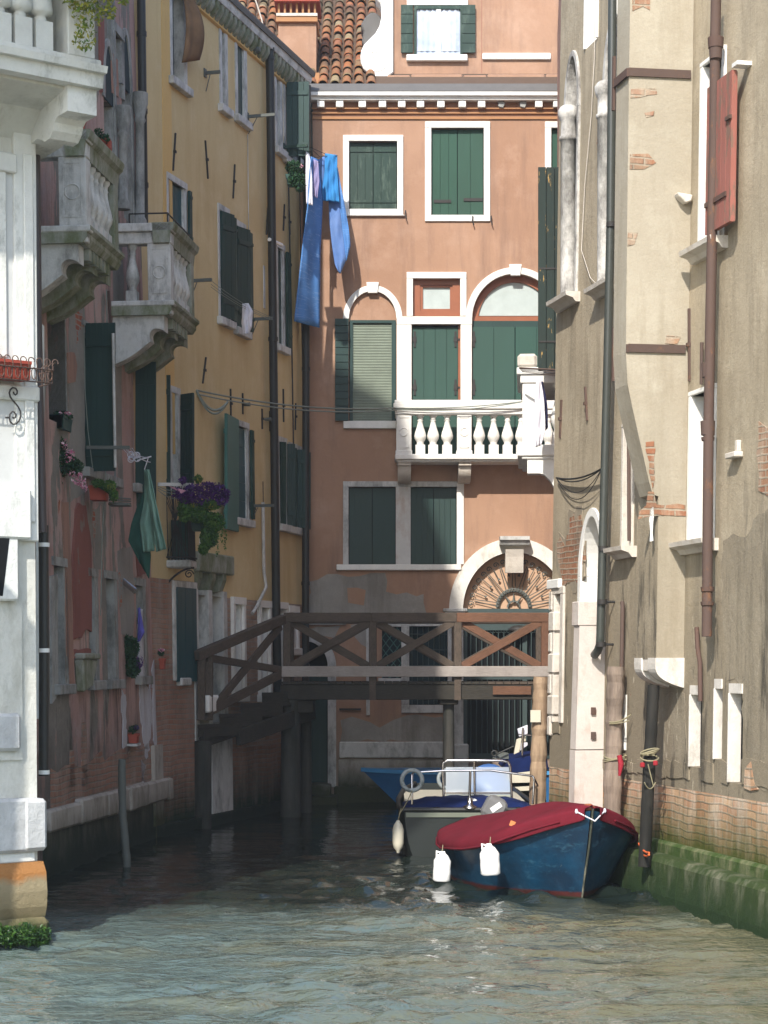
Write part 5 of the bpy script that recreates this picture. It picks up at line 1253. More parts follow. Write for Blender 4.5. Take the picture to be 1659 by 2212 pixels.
# flower basket of scrolled iron, its planter, bracket
z0, z1 = wh(50, 826, .2)[1], wh(50, 782, .2)[1]; tE = wh(98, 800, .16)[0]
bk = MB(WHT); tS = -1.5; D = .30
for (za, e) in ((z0, 0), (z0+(z1-z0)*.62, .03)):
    bk.tube([WHT.P(tS, za, D+e), WHT.P(tE, za, D+e), WHT.P(tE, za, .03)], .007, 5)
n = 16
for k in range(n):
    t = tE-.005-.082*k
    bk.tube([WHT.P(t, z0, D)]+[WHT.P(t, z0+(z1-z0)*(.2+.7*f), D+.03*f) for f in (.2, .5, .8)]+[WHT.P(t+.02-.03*math.cos(a*.5), z1+.0+.03*math.sin(a*.5), D+.03) for a in range(8)], .0055, 5)
    bk.tube([WHT.P(t-.03+.024*math.cos(a*.45), z0+.075+.055*math.sin(a*.45), D+.015) for a in range(14)], .005, 5)
for k in range(4):
    d = D-.07*k; bk.tube([WHT.P(tE, z0, d), WHT.P(tE, z0+(z1-z0)*.8, d)]+[WHT.P(tE+.03*math.sin(a*.5), z1-.02+.03*math.sin(a*.5), d) for a in range(8)], .0055, 5)
bo = bk.build('flower_basket', M['rust'], None, label='scrolled wrought iron flower basket on the white palace wall', cat='flower basket')
mb = MB(WHT); t, z = wh(38, 835, .25); p = WHT.P(t, z, .22); ux = Vector((WHT.u.x, WHT.u.y, 0)); uz = Vector((0, 0, 1)); s_ = .92
S = [(22, 0), (27, -4), (32, 4), (30, 16), (22, 18)] 
def wp(x, y, d=.12): tt_, zz = wh(x, y, d); return WHT.P(tt_, zz, d)
pts = []
for a in range(0, 15): pts.append((37+9*math.cos(2.2-a*.42)*(.55+.45*a/14), 850-12*math.sin(2.2-a*.42)*(.55+.45*a/14)))
pts = pts[::1]
upper = [(40+7*math.cos(q)*(.4+.6*i/14), 850+10*math.sin(q)*(.4+.6*i/14)) for i, q in enumerate([4.0+.5*j for j in range(12)])]
curve = [(40, 846), (42, 852), (46, 856), (51, 852), (52, 844), (47, 836), (38, 834), (31, 840), (28, 850), (31, 862), (38, 872), (46, 881), (55, 892), (61, 906), (62, 920), (57, 934), (48, 943), (39, 944), (31, 937), (28, 926), (30, 914), (37, 906), (44, 908), (48, 916), (46, 924), (41, 926), (38, 922)]
curve = [(x*.72, 810+(y-810)*.72+0) for x, y in curve]
mb.tube([wp(x, y+10) for x, y in curve], .008, 6); mb.tube([wp(12, 902), wp(20, 902)], .008, 6)
mb.build('bracket', M['iron'], bo)
pl = MB(WHT); t1 = wh(60, 800, .2)[0]
pl.profile([(.07, z0+.02), (.24, z0+.02), (.27, z1-.03), (.285, z1-.03), (.285, z1), (.05, z1), (.05, z1-.03), (.06, z1-.03)], -1.45, t1); pl.build('planter', M['pot_red'], None, label='long red plastic planter inside the iron flower basket', cat='planter', bevel=.008)
# plant growing over the balcony corner
pc = WHT.P(tA-.15, zb0+.34, pr+.12)
mb = MB(); rg = random.Random(3)
for dx, dz_, rr in ((-.02, -.22, .12), (0, -.02, .15), (-.08, .16, .17), (.1, .12, .17), (-.12, .36, .18), (.06, .40, .2), (.22, .22, .12), (.30, .34, .09), (.34, .14, .06), (-.02, .6, .2), (.2, .02, .08), (.32, .5, .06), (-.2, .55, .12)):
    mb.leaves(pc+Vector((dx, -.06, dz_)), (rr, .12, rr*.95), int(900*rr), .026, rng=rg)
for k in range(40):
    a = rg.uniform(-.3, 3.4); q = pc+Vector((.05, -.08, .15)); e = q+Vector((math.cos(a)*rg.uniform(.15, .36), rg.uniform(-.08, .05), math.sin(a)*rg.uniform(.15, .5))); mb.tube([q, e], .003, 4)
    mb.leaves(e, (.03, .03, .04), 6, .016, rng=rg)
mb.build('balcony_plant', M['leaf_yellow'], None, label='yellow green plant growing over the white palace balustrade', cat='plant')
# seaweed at the palace foot
mb = MB(); rg = random.Random(9); q = WHT.P(-.05, .10, .28)
for i in range(26):
    t = -1.4+i*.055; mb.leaves(WHT.P(t, .08+.03*math.sin(i)+(.05 if t < -.3 else 0), .22+.05*math.sin(i*1.7)+(.14 if t < -.2 else 0)), (.08, .14, .10), 130, .022, rng=rg)
mb.build('seaweed', M['algae'], None, label='dark green seaweed clinging to the foot of the white palace', cat='seaweed', kind='stuff')
# ================================================================ the tan house on the right
RB = empty('tan_house', TAN.P(1, 0, 0), 'tall weathered tan house on the right with a pale chimney breast and brick foot', 'house')
def rh(xl, xr, yt, yb, dp=.3, rise=0):
    """opening on the right wall: xl is its far edge, xr its near edge"""
    t1, z0 = TAN.hit(xl, yb); _, z1 = TAN.hit(xl, yt); t0, _ = TAN.hit(xr, yb); return (t0, t1, z0, z1, dp) + ((rise,) if rise else ())
RW = {}
RW['a'] = rh(1218, 1245, 140, 650, .34, .75); RW['b'] = rh(1302, 1330, 78, 622, .3, .75)
RW['c'] = rh(1264, 1292, -90, 108, .3); RW['d'] = rh(1334, 1352, -90, 40, .3)
RW['e'] = rh(1491, 1540, 858, 1172, .3); RW['g'] = rh(1515, 1560, 150, 540, .22)
RW['f'] = rh(1346, 1366, 925, 1184, .22)
RW['p'] = rh(1256, 1301, 1120, 1352, .30, .75)
RW['h1'] = rh(1491, 1514, 1500, 1656, .105); RW['h2'] = rh(1544, 1559, 1487, 1640, .075); RW['h3'] = rh(1575, 1603, 1497, 1690, .115)
RW['s'] = rh(1345, 1353, 1500, 1620, .2); RW['i'] = rh(1196, 1212, 1285, 1560, .25)
t_far = TAN.hit(1186, 1700)[0]; t_near = -4.6
Z_br = TAN.hit(1500, 1684)[1]
# keep openings apart from each other
wall_mesh('wall', TAN, t_near, t_far, Z_br-.12, 14.5, [(*h[:2], max(h[2], Z_br-.1), *h[3:]) for h in RW.values()], M['tan'], RB, back=6)
wall_mesh('brick_foot', TAN, t_near, t_far, .52, Z_br-.12, [], M['brick_salt'], RB, body=True, back=6, label='salt worn brick foot of the house')
# ragged lower edge of the plaster
for i, (a, b) in enumerate(((1345, 1378), (1378, 1440), (1440, 1490), (1516, 1542), (1560, 1574), (1604, 1700), (1192, 1210), (1304, 1345))):
    pts = [(a, 1640), (b, 1650), (b, 1668+(b-1345)*.12), (a, 1664+(a-1345)*.12)] if a > 1250 else [(a, 1560), (b, 1560), (b, 1585), (a, 1583)]
    tt = [TAN.hit(x, y) for x, y in pts]; MB(TAN).prism(irregular(tt, .02, i, .12), -.02, .014).build('plaster_edge', M['tan'], RB)
DAMP = plaster('damp_grey_plaster', (.33, .28, .205), (.26, .22, .16), pale=(.39, .34, .255), streak=(.16, .14, .10), samt=.7, sscale=3.4, fine=.12, seed=33, bump=.6, fleck=((.50, .44, .34), .62, 3.0))
patch(RB, TAN, [(1562, 1168), (1585, 1152), (1612, 1160), (1640, 1110), (1700, 1060), (1720, 1700), (1640, 1702), (1616, 1690), (1600, 1480), (1572, 1470), (1560, 1300)], DAMP, 'damp_plaster', seed=61, jag=.05, d=.004, step=.12)
patch(RB, TAN, [(1432, 1500), (1478, 1498), (1484, 1652), (1432, 1640)], DAMP, 'damp_plaster', seed=62, jag=.03, d=.004, step=.12)
patch(RB, TAN, [(1612, 1660), (1625, 1645), (1632, 1690), (1640, 1705), (1610, 1702)], M['brick_salt'], 'bare_brick', seed=4, d=.016)
# stone ledges at the waterline
ll = [(1398, 1867), (1508, 1887), (1570, 1905), (1659, 1936)]
mb = MB(TAN); ta, tb = t_near, TAN.hit(1340, 1860)[0]
zL = .50
for i in range(9):
    a = ta+(tb-ta)*i/9; b = ta+(tb-ta)*(i+1)/9
    MB(TAN).profile([(-.1, -.5), (.22, -.5), (.26, .1), (.24, zL-.06), (.19, zL), (-.1, zL+.02)], a+.006, b-.006).build('ledge_stone', M['ledge'], RB, bevel=.03)
MB(TAN).box(ta, t_far, zL-.1, zL+.14, -.1, .06).build('lower_course', stone('mossy_course', (.2, .2, .11), (.035, .07, .012), .95, (.35, .55), bs=.8), RB, bevel=.03)
MB(TAN).box(tb, t_far, -.5, .56, -.1, .12).build('foundation', M['ledge'], RB, bevel=.03)

def rwin(h, pane='dark', st='istrian', lw=.09, lin=.03, sill=None, name='window', label=None, lintel=True, proud=.03, near=True):
    w = window(RB, TAN, h, pane, name=name, label=label); a, b, c, d, dp = h[:5]; rise = h[5] if len(h) > 5 else 0; zt = d-rise
    mb = MB(TAN); mb.box(b-lin, b+lw, c, zt, -dp, proud)
    if near: mb.box(a-lw, a+lin, c, zt, -dp, proud)
    if rise: mb.ring((a+b)/2, zt, (b-a)/2-lin, rise-lin, lw+lin, -dp, proud, n=22, wz=lw+lin)
    elif lintel: mb.box(a-lw, b+lw, d, d+lw, -dp, proud+.004)
    mb.build('frame', M[st], w, bevel=.006)
    if sill:
        x0, x1, y0, y1 = sill; MB(TAN).profile([(-.02, c-.13), (.06, c-.13), (.10, c-.08), (.19, c-.05), (.20, c-.0), (-.02, c+.0)], a-.16, b+.16).build('sill', M['istrian_tan'], w, bevel=.01)
    return w
def column(w, h, xc, r=.105, m='column_stone'):
    a, b, c, d = h[:4]; zt = d-h[5]; t_, _z = TAN.hit(xc, 440, -.02); p = TAN.P(t_, c, -.02); H_ = zt-c
    MB(TAN).lathe(p, [(r*1.1, 0), (r*1.1, .06), (r, .1), (r*.97, H_-.34), (r*1.14, H_-.33), (r*1.14, H_-.29), (r*.96, H_-.28), (r*.94, H_-.08), (r*1.15, H_-.05), (r*1.3, H_+.0), (r*1.3, H_+.06), (r*1.05, H_+.10), (r*.8, H_+.12)], 16).build('column', M[m], w)
for k in 'ab':
    w = rwin(RW[k], 'dark_teal', st='column_stone', lw=.06, lin=.02, sill=(0, 0, 0, 0), label='tall arched window with a round stone column'); column(w, RW[k], 1231 if k == 'a' else 1311)
rwin(RW['c'], 'dark', lw=.0); rwin(RW['d'], 'dark', lw=.0)
rwin(RW['e'], 'dark', lw=.05, sill=(0,)*4, label='window with broad white jamb behind the rusty pipe')
rwin(RW['f'], 'istrian_dull' if False else 'dark', st='istrian_tan', lw=.04, sill=(0,)*4)
w = rwin(RW['g'], 'dark', lw=.05, sill=(0,)*4, label='upper window with a red shutter')
rwin(RW['s'], 'dark', lw=0); rwin(RW['i'], 'brick_red' if False else 'dark', st='istrian_tan', lw=.1)
for k in ('h1', 'h2', 'h3'): w = rwin(RW[k], 'dark', st='jamb_stone', lw=0, near=False, lintel=False); hh_ = RW[k]; MB(TAN).box(hh_[0], hh_[1], hh_[3]-.001, hh_[3]+.10, -.06, .02).build('lintel', M['jamb_stone'], w)
# blocked arched doorway with its tall white post
w = rwin(RW['p'], 'tan', lw=.10, lin=.012, label='tall round arched niche above a white stone post')
t0, z1 = TAN.hit(1304, 1352); t1, _ = TAN.hit(1242, 1352)
tp = TAN.hit(1304, 1600)[0]; dp0 = TAN.depth_for(tp, 1240, 1735)[0]; dp1 = TAN.depth_for(tp, 1252, 1352)[0]; zt_p = TAN.depth_for(tp, 1252, 1352)[1]
zm = TAN.depth_for(tp, 1244, 1620)[1]
pw = MB(TAN).profile([(-.05, .3), (dp0, .3), (dp0-.005, zm-.006), (-.05, zm-.006)], tp, tp+.22).build('stone_post', M['post_stone'], RB, bevel=.015, label='tall white stone post with rust stain')
MB(TAN).profile([(-.05, zm+.006), (dp0-.01, zm+.006), (dp1, zt_p), (-.05, zt_p)], tp, tp+.22).build('post_block', M['post_stone'], pw, bevel=.012)
MB(TAN).box(tp-.01, tp+.26, zt_p+.002, zt_p+.30, -.1, dp1+.02).build('impost', M['post_stone'], pw, bevel=.01)
for yy_ in (1535, 1588):
    d_, z_ = TAN.depth_for(tp, 1281, yy_); MB(TAN).box(tp-.03, tp+.01, z_-.05, z_+.04, d_-.028, d_+.028).build('iron_pin', M['rust'], pw)
MB(TAN).box(TAN.hit(1215, 1250)[0], TAN.hit(1190, 1250)[0], TAN.hit(1200, 1272)[1], TAN.hit(1200, 1252)[1], -.05, .06).build('lintel', M['istrian'], RB, bevel=.01)
mb = MB(TAN); tq = TAN.hit(1192, 1400)[0]; zq0, zq1 = TAN.hit(1195, 1590)[1], TAN.hit(1195, 1275)[1]
for i in range(7):
    a = zq0+(zq1-zq0)*i/7; b = zq0+(zq1-zq0)*(i+1)/7-.01; MB(TAN).box(tq-.10-(i % 2)*.10, t_far+.01, a, b, -.2, .045).build('quoin', M['istrian_tan'], RB, bevel=.02)
RIM0 = flat('broken_plaster', (.33, .28, .21), .95, spec=.1, bump=30, var=.35, scale=9)
patch(RB, TAN, [(1220, 1165), (1230, 1100), (1258, 1092), (1264, 1170), (1262, 1245), (1252, 1270), (1212, 1268), (1203, 1198), (1209, 1150)], RIM0, 'plaster_rim', seed=131, jag=.09, d=.006, step=.14)
patch(RB, TAN, [(1222, 1180), (1232, 1120), (1256, 1110), (1262, 1170), (1258, 1240), (1250, 1262), (1215, 1262), (1205, 1200), (1212, 1160)], M['brick_red'], 'bare_brick', seed=31, jag=.09, d=.010, step=.10)
patch(RB, TAN, [(1290, 310), (1300, 250), (1302, 220), (1304, 340)], M['brick_red'], 'bare_brick', seed=32, jag=.04, d=.010)
patch(RB, TAN, [(1335, 50), (1346, 50), (1348, 90), (1337, 80)], M['brick_red'], 'bare_brick', seed=33, jag=.03, d=.010)
patch(RB, TAN, [(1340, 190), (1352, 185), (1352, 240), (1342, 250)], M['brick_red'], 'bare_brick', seed=34, jag=.03, d=.010)
patch(RB, TAN, [(1640, 910), (1659, 925), (1690, 925), (1690, 1070), (1640, 1060), (1636, 980)], M['brick_red'], 'bare_brick', seed=35, jag=.05, d=.010)

# ---- chimney breast
tb0 = TAN.hit(1485, 900)[0]                                     # near face of the breast
def bd(x, y): return TAN.depth_for(tb0, x, y)
def bpt(x, y): d, z = bd(x, y); return (d, z)
tb1 = tb0+.42; tb2 = tb0+.66
up = [bpt(1362, -60), bpt(1356, 380), bpt(1352, 760), bpt(1356, 830), bpt(1366, 880), bpt(1384, 960), bpt(1402, 1040), bpt(1410, 1068)]
dlow = bd(1420, 1300)[0]
zA = up[-1][1]
poly = [(-.05, 15)]+[(up[0][0]+.1, 15)]+up+[(-.05, zA)]
mb = MB(TAN)
mb.profile([(-.05, 14.5), (up[0][0], 14.5)]+up+[(dlow, zA-.02), (-.05, zA-.02)], tb0, tb1)
cb = mb.build('chimney_breast', M['tan_bay'], RB, label='pale sunlit chimney breast narrowing half way down')
zc0 = bd(1420, 1480)[1]; zc1 = bd(1420, 1425)[1]
MB(TAN).box(tb0+.001, tb2, zc1, zA, -.05, dlow).build('lower_breast', M['tan_bay'], cb)
# plaster seam in relief along the flue bend
sm = [TAN.P(tb0-.015, z, d-.03) for d, z in up[1:]]+[TAN.P(tb0-.015, up[-1][1]-.05, up[-1][0]-.04)]
# curved stone corbels
def corbel(ta, tb, zt, dep, hgt, m):
    pts = [(0, zt), (dep, zt)]+[(dep*math.cos(a)-.0, zt-.05-hgt*math.sin(a)) for a in [i/10*math.pi/2 for i in range(11)]]
    pts = [(0, zt), (dep, zt)]+[(dep*(1-(i/10)**1.9), zt-.06-(hgt-.06)*(i/10)**.62) for i in range(11)]
    MB(TAN).profile(pts, ta, tb).build('corbel', M[m], cb, bevel=.02)
corbel(tb0-.02, tb0+.22, zc1+.02, dlow+.02, zc1-zc0+.05, 'jamb_stone'); corbel(tb2-.22, tb2+.01, zc1+.02, dlow+.02, zc1-zc0+.05, 'jamb_stone')
MB(TAN).box(tb0+.22, tb2-.22, zc1-.12, zc1+.01, 0, dlow).build('corbel_slab', M['istrian_tan'], cb)
# iron straps, exposed bricks on the breast
BF = None
pN = TAN.P(tb0, 0, 0); BF = Frame((pN.x, pN.y), (-TAN.n.x, -TAN.n.y), (-TAN.u.x, -TAN.u.y))     # face of the breast towards the camera
def bhit(x, y):
    t, z = BF.hit(x, y); return t, z
RIM = flat('broken_plaster_edge', (.36, .29, .215), .95, spec=.1, bump=30, var=.35, scale=9)
def grow(px, f=1.14, e=3):
    cx_ = sum(q[0] for q in px)/len(px); cy_ = sum(q[1] for q in px)/len(px); return [(cx_+(x-cx_)*f+math.copysign(e, x-cx_)*.6, cy_+(y-cy_)*f+math.copysign(e, y-cy_)*.6) for x, y in px]
def bpatch(px, m, name, seed, d=.006, jag=.02, step=.09):
    if m == 'brick_red': MB(BF).prism(irregular([bhit(x, y) for x, y in grow(px)], jag*1.3, seed+500, step*.7), -.01, d*.5).build('plaster_rim', RIM, cb)
    return MB(BF).prism(irregular([bhit(x, y) for x, y in px], jag, seed, step), -.01, d).build(name, m, cb)
def strap(yA, yB, x1):
    (a, z), (b, z2) = bhit(1357, yA), bhit(x1, yB); mb = MB(BF); mb.prism([(a, z-.045), (b, z2-.045), (b, z2+.045), (a, z+.045)], 0, .025); mb.build('iron_strap', M['rust'], cb)
    mb = MB(TAN); d = bd(1357, yA)[0]; mb.box(tb0-.02, tb1+.02, z-.05, z+.04, d, d+.025); mb.box(tb1, tb1+.04, z-.3, z+.3, d, d+.03); mb.build('iron_strap', M['rust'], cb)
strap(156, 162, 1491); strap(752, 755, 1479)
for i, px in enumerate(([(1366, 0), (1404, -6), (1404, 22), (1388, 14), (1366, 24)], [(1363, 193), (1418, 192), (1419, 204), (1362, 212)], [(1361, 333), (1400, 332), (1417, 352), (1390, 366), (1360, 366)], [(1356, 502), (1378, 503), (1370, 528), (1355, 532)],
        [(1395, 955), (1412, 950), (1413, 1010), (1410, 1060), (1402, 1020)], [(1400, 1062), (1412, 1062), (1418, 1090), (1483, 1092), (1484, 1115), (1420, 1114), (1378, 1122), (1382, 1104), (1396, 1092)], [(1440, 724), (1470, 728), (1462, 745), (1436, 742)], [(1392, 244), (1414, 240), (1412, 250), (1396, 254)])):
    bpatch(px, M['brick_red'], 'bare_brick', 50+i)
bpatch([(1404, 1100), (1411, 1095), (1411, 1168), (1404, 1170)], M['istrian'], 'plaster_run', 71, jag=.01)
bpatch([(1427, 1435), (1437, 1428), (1450, 1434)], M['brick_red'], 'bare_brick', 72)
# sill stub cut into the breast
t, z = bhit(1470, 425); MB(BF).prism([(t-.08, z+.02), (t+.10, z-.0), (t+.08, z-.07), (t+.02, z-.09), (t-.06, z-.02)], 0, .12).build('stone_stub', M['istrian_tan'], cb, bevel=.01)
# pipes
def rpipe(pts, r, m, d=.12, name='downpipe', label=None, n=10):
    P = [TAN.P(*TAN.hit(x, y, d), d) for x, y in pts]; mb = MB(TAN); mb.tube(P, r, n); return mb.build(name, M[m], RB, label=label), P
gp, P = rpipe([(1323, -20), (1322, 150), (1319, 480), (1312, 800), (1304, 1100), (1300, 1250), (1297, 1375), (1296, 1392), (1291, 1406), (1284, 1415)], .052, 'pipe_green', .16, label='long dark green downpipe with elbow at its foot')
for x, y in ((1320, 485), (1303, 1185), (1301, 1300), (1298, 1392)):
    p = TAN.P(*TAN.hit(x, y, .16), .16); mb = MB(); mb.tube([p-Vector((0, 0, .03)), p+Vector((0, 0, .03))], .06, 10); mb.tube([p, p-Vector((TAN.n.x, TAN.n.y, 0))*.16], .015, 6); mb.build('pipe_clamp', M['iron'], gp)
rp, P = rpipe([(1547, -20), (1545, 80), (1543, 300), (1538, 520), (1534, 720), (1531, 900), (1529, 1100), (1527, 1375)], .055, 'rust', .16, label='rusty brown downpipe with sleeves')
for y0, y1, xx, rr in ((82, 104, 1546, .085), (104, 128, 1546, .07), (785, 815, 1530, .072), (910, 940, 1529, .078), (945, 952, 1529, .072), (1268, 1278, 1528, .072), (1300, 1308, 1528, .072)):
    a, b = TAN.P(*TAN.hit(xx, y1, .16), .16), TAN.P(*TAN.hit(xx, y0, .16), .16); mb = MB(); mb.tube([a, b], [rr*.92, rr], 12); mb.build('pipe_sleeve', M['rust'], rp)
MB(TAN).box(tb0+.004, tb2-.004, zc1+.01, zA-.01, dlow-.02, dlow+.003).build('outer_face', M['tan'], cb)  # outer side in the wall plaster, painting it less lit than the front
rpipe([(1344, 1300), (1345, 1310), (1343, 1440)], .026, 'rust', .05, name='conduit'); rpipe([(1505, 1355), (1507, 1400), (1512, 1430), (1513, 1515)], .026, 'rust', .06, name='conduit')
rpipe([(1352, 925), (1358, 940), (1359, 1168)], .022, 'rust', .05, name='conduit'); rpipe([(1516, 740), (1515, 830)], .02, 'rust', .05, name='conduit')
for x, y, h_, ln in ((1268, 872, .44, .05), (1213, 905, .5, -.02), (1491, 745, .8, .02)): anchor(RB, TAN, x, y, h_, ln, m='rust')
# red shutter folded open beside the upper window
h = RW['g']; ts, zs0 = TAN.hit(1534, 509, .1); _, zs1 = TAN.hit(1534, 196, .1); te, _ = TAN.hit(1589, 505, .1)
w = window(RB, TAN, (te-.01, te, zs0, zs0+.05, .01), 'dark', name='hinge_pin')
leaf(w, TAN, te, ts, zs0, zs1, .16, M['red_wood'], 5, straps=False, th=.05, label='faded red shutter with flaking boards', gap=.012)
mb = MB(TAN); mb.box(te+.1, ts-.02, zs0+.28, zs0+.33, .165, .18); mb.build('hinge', M['rust'], w); mb = MB(TAN); mb.box(te-.01, te+.12, zs1-.5, zs1-.46, .165, .19); mb.build('hinge', M['rust'], w)
t, z = TAN.hit(1600, 195, 0); MB(TAN).box(te-.12, te+.02, zs1+.02, zs1+.06, -.02, .16).build('hinge_stone', M['istrian'], RB)
# chains and cords between the shutter column and the pipe
a = TAN.P(*TAN.hit(1202, 1032, .05), .05); b = TAN.P(*TAN.hit(1300, 1012, .1), .1)
mb = MB(); mb.tube(sag(a, b, .06), .012, 6); mb.tube(sag(a, b, .10), .009, 6); mb.tube(sag(a, b, .33), .006, 5); mb.tube(sag(a, b, .24), .005, 5); mb.build('cable', M['pipe_black'], RB, label='sagging black cables')
mb = MB(); mb.tube([TAN.P(*TAN.hit(x, y, .03), .03) for x, y in ((1285, 0), (1284, 120), (1277, 250), (1263, 400), (1256, 540), (1275, 600), (1290, 615))], .005, 5); mb.build('cable', M['istrian_tan'], RB)
for x, y in ((1345, 340), (1440, 560)): pass
t, z = TAN.hit(1598, 985); mb = MB(TAN); mb.box(t-.1, t+.16, z-.02, z+.04, 0, .10); mb.box(t-.05, t+.02, z+.04, z+.16, 0, .05); mb.build('stone_stub', M['istrian_tan'], RB, bevel=.01)
# eaves above the picture
MB(TAN).profile([(-6, 14.5), (.0, 14.5), (.02, 14.62), (.02, 14.7), (-6, 16.5)], t_near, t_far+.1).build('roof', M['tile'], RB)

# ================================================================ the next house on the right with its balcony and peeling shutter
NB = empty('neighbour_house', (2.6, 30, 0), 'house behind the tan one showing only a balcony end and a peeling green shutter', 'house')
NF = Frame((2.44, 26.65), (.075, 1), (-1, .075))
wall_mesh('wall', NF, 0, 11.2, -.6, 14.5, [], M['orange_plaster'], NB, back=5)
def nh(x, y, Y): return at(x, y, Y)
YB_ = 28.3
t_b, _z = (YB_-26.65), 0
dN = (2.44+.075*t_b)-at(1121, 980, YB_).x
zf_ = at(1150, 960, YB_).z; zr_ = at(1150, 793, YB_).z
o = MB(NF).box(t_b, t_b+1.9, zf_-.16, zf_, 0, dN+.02).box(t_b+.03, t_b+1.9, zf_-.2, zf_-.16, 0, dN-.04).build('balcony', M['istrian'], NB, bevel=.012, label='bright white balcony end with a panelled pier')
MB(NF).profile([(0, zf_-.2), (dN-.12, zf_-.2), (dN-.12, zf_-.40), (dN-.30, zf_-.40), (dN-.36, zf_-.42), (dN-.44, zf_-.50), (dN-.5, zf_-.6), (.0, zf_-.66)], t_b+.06, t_b+.34).build('console', M['istrian'], o, bevel=.01)
MB(NF).box(t_b, t_b+1.9, zr_-.22, zr_-.10, 0, dN-.02).box(t_b-.03, t_b+1.93, zr_-.10, zr_, 0, dN+.03).build('rail', M['istrian'], o, bevel=.01)
MB(NF).box(t_b+.02, t_b+.22, zf_, zr_-.22, dN-.28, dN-.05).build('pier', M['istrian'], o, bevel=.008)
MB(NF).box(t_b, t_b+.2, zr_, zr_+.20, dN-.26, dN+.02).build('rail_knob', M['istrian_tan'], o, bevel=.04)
for d in (.09, -.1): baluster(o, NF, t_b+.12, zf_, zr_-.22-zf_, d, .12, M['istrian'], sq=.2)
for k in range(5): baluster(o, NF, t_b+.4+.3*k, zf_, zr_-.22-zf_, dN-.15, .11, M['istrian'], sq=.2)
Ys = 27.9; xs0, xs1 = at(1162, 500, Ys).x, at(1216, 500, Ys).x
SFm = Frame((0, Ys), (1, 0), (0, -1))
leaf(NB, SFm, xs0, xs1, at(1162, 800, Ys).z, at(1162, 361, Ys).z, 0, M['green_peel'], 3, straps=False, label='tall green shutter with peeling paint', gap=.01)
mb = MB(SFm); mb.box(xs0+.01, xs1, at(0, 740, Ys).z, at(0, 736, Ys).z, .002, .012); mb.build('shutter_batten', M['iron'], NB); mb = MB(SFm); mb.box(xs0+.01, xs1, at(0, 582, Ys).z, at(0, 578, Ys).z, .002, .008); mb.build('shutter_batten', M['iron'], NB)
# ================================================================ wooden bridge
YB0, YB1 = 34.3, 35.5
def bp(x, y, Y=YB0): return at(x, y, Y)
BR = empty('wooden_bridge', at(900, 1757, YB0), 'dark timber footbridge with crossed railings spanning the canal', 'bridge')
def post(x, y0, y1, Y, m, wd=.13, name='post', label=None):
    a = bp(x, y0, Y); b = bp(x, y1, Y); mb = MB(); mb.beam(b, a, wd, .12); return mb.build(name, M[m], BR, bevel=.008, label=label)
dz_ = at(0, 1474, YB0).z
xsF = (620, 805, 989, 1177)
for i, x in enumerate(xsF):
    post(x, 1332, 1500, YB0, 'wood_lit' if i == 3 else 'wood_dark')
    b = at(x+12, 1400, YB1).x
    A = Vector((at(x, 0, YB0).x, YB1, dz_-.1)); B_ = Vector((A.x, YB1, at(0, 1335, YB0).z)); MB().beam(A, B_, .13, .12).build('post', M['wood_dark'], BR, bevel=.008)
zt = at(0, 1334, YB0).z; xl, xr = at(613, 0, YB0).x, at(1186, 0, YB0).x
for Y in (YB0, YB1):
    xs_ = [at(x, 0, YB0).x for x in xsF]
    for i in range(3):
        a, b = xs_[i], xs_[i+1]; c = 'wood_lit' if i == 2 and Y == YB0 else 'wood_dark'
        MB().beam((a-.02 if i else xl, Y, zt), (b+(.06 if i == 2 else -.02), Y, zt), .14, .165).build('handrail', M['wood_grey'] if False else M[c], BR, bevel=.01)
        zb = at(0, 1439, YB0).z; zk = zt-.08
        MB().beam((a+.08, Y+.03, zk), (b-.08, Y+.03, zb), .05, .13).build('brace', M[c], BR, bevel=.006)
        MB().beam((a+.08, Y-.03, zb), (b-.08, Y-.03, zk), .05, .13).build('brace', M[c], BR, bevel=.006)
zb0, zb1 = at(0, 1462, YB0).z, at(0, 1439, YB0).z
MB().box(at(607, 0, YB0).x, at(1186, 0, YB0).x, zb0, zb1, -YB0+.07, -YB0+.12).build('kick_board', M['wood_grey'], BR, bevel=.008, label='pale grey kick board with knots')
MB().box(at(607, 0, YB0).x, at(1186, 0, YB0).x, zb0, zb1, -YB1-.12, -YB1-.07).build('kick_board', M['wood_dark'], BR, bevel=.008)
for i in range(34):
    a = at(608, 0, YB0).x+i*(at(1190, 0, YB0).x-at(608, 0, YB0).x)/34; MB().box(a+.006, a+.13, dz_-.03, dz_+.012, -YB1-.10, -YB0+.10).build('deck_board', M['wood_darkest'] if i < 26 else M['wood_dark'], BR)  # boards past the shadow edge painted in lighter timber, as if sunlit
zd = at(0, 1512, YB0).z
for Y in (YB0, (YB0+YB1)/2, YB1): MB().beam((at(606, 0, YB0).x, Y, (zd+dz_)/2-.015), (at(1196, 0, YB0).x, Y, (zd+dz_)/2-.015), .16, dz_-zd-.04).build('girder', M['wood_darkest'], BR, bevel=.01)
for x in (805, 988):
    MB().box(at(x-7, 0, YB0).x, at(x+7, 0, YB0).x, zd, dz_+.03, -YB0+.08, -YB0+.14).build('cleat', M['wood_dark'], BR)
MB().box(at(1064, 0, YB0).x, at(1146, 0, YB0).x, at(0, 1500, YB0).z, at(0, 1482, YB0).z, -YB0+.085, -YB0+.13).build('repair_board', M['wood_lit'], BR)
def bpile(x, Y, r, yt, m='pile_dark', lean=0):
    p = at(x, yt, Y); mb = MB(); mb.tube([Vector((p.x+lean, Y, -.6)), Vector((p.x+lean*.5, Y, p.z*.5)), p], [r*1.08, r, r*.95], 14); return mb.build('pile', M[m], BR)
bpile(628, YB0+.1, .17, 1500); bpile(661, YB1-.1, .10, 1505); bpile(969, YB0+.2, .10, 1508); bpile(969, YB1-.1, .10, 1505)
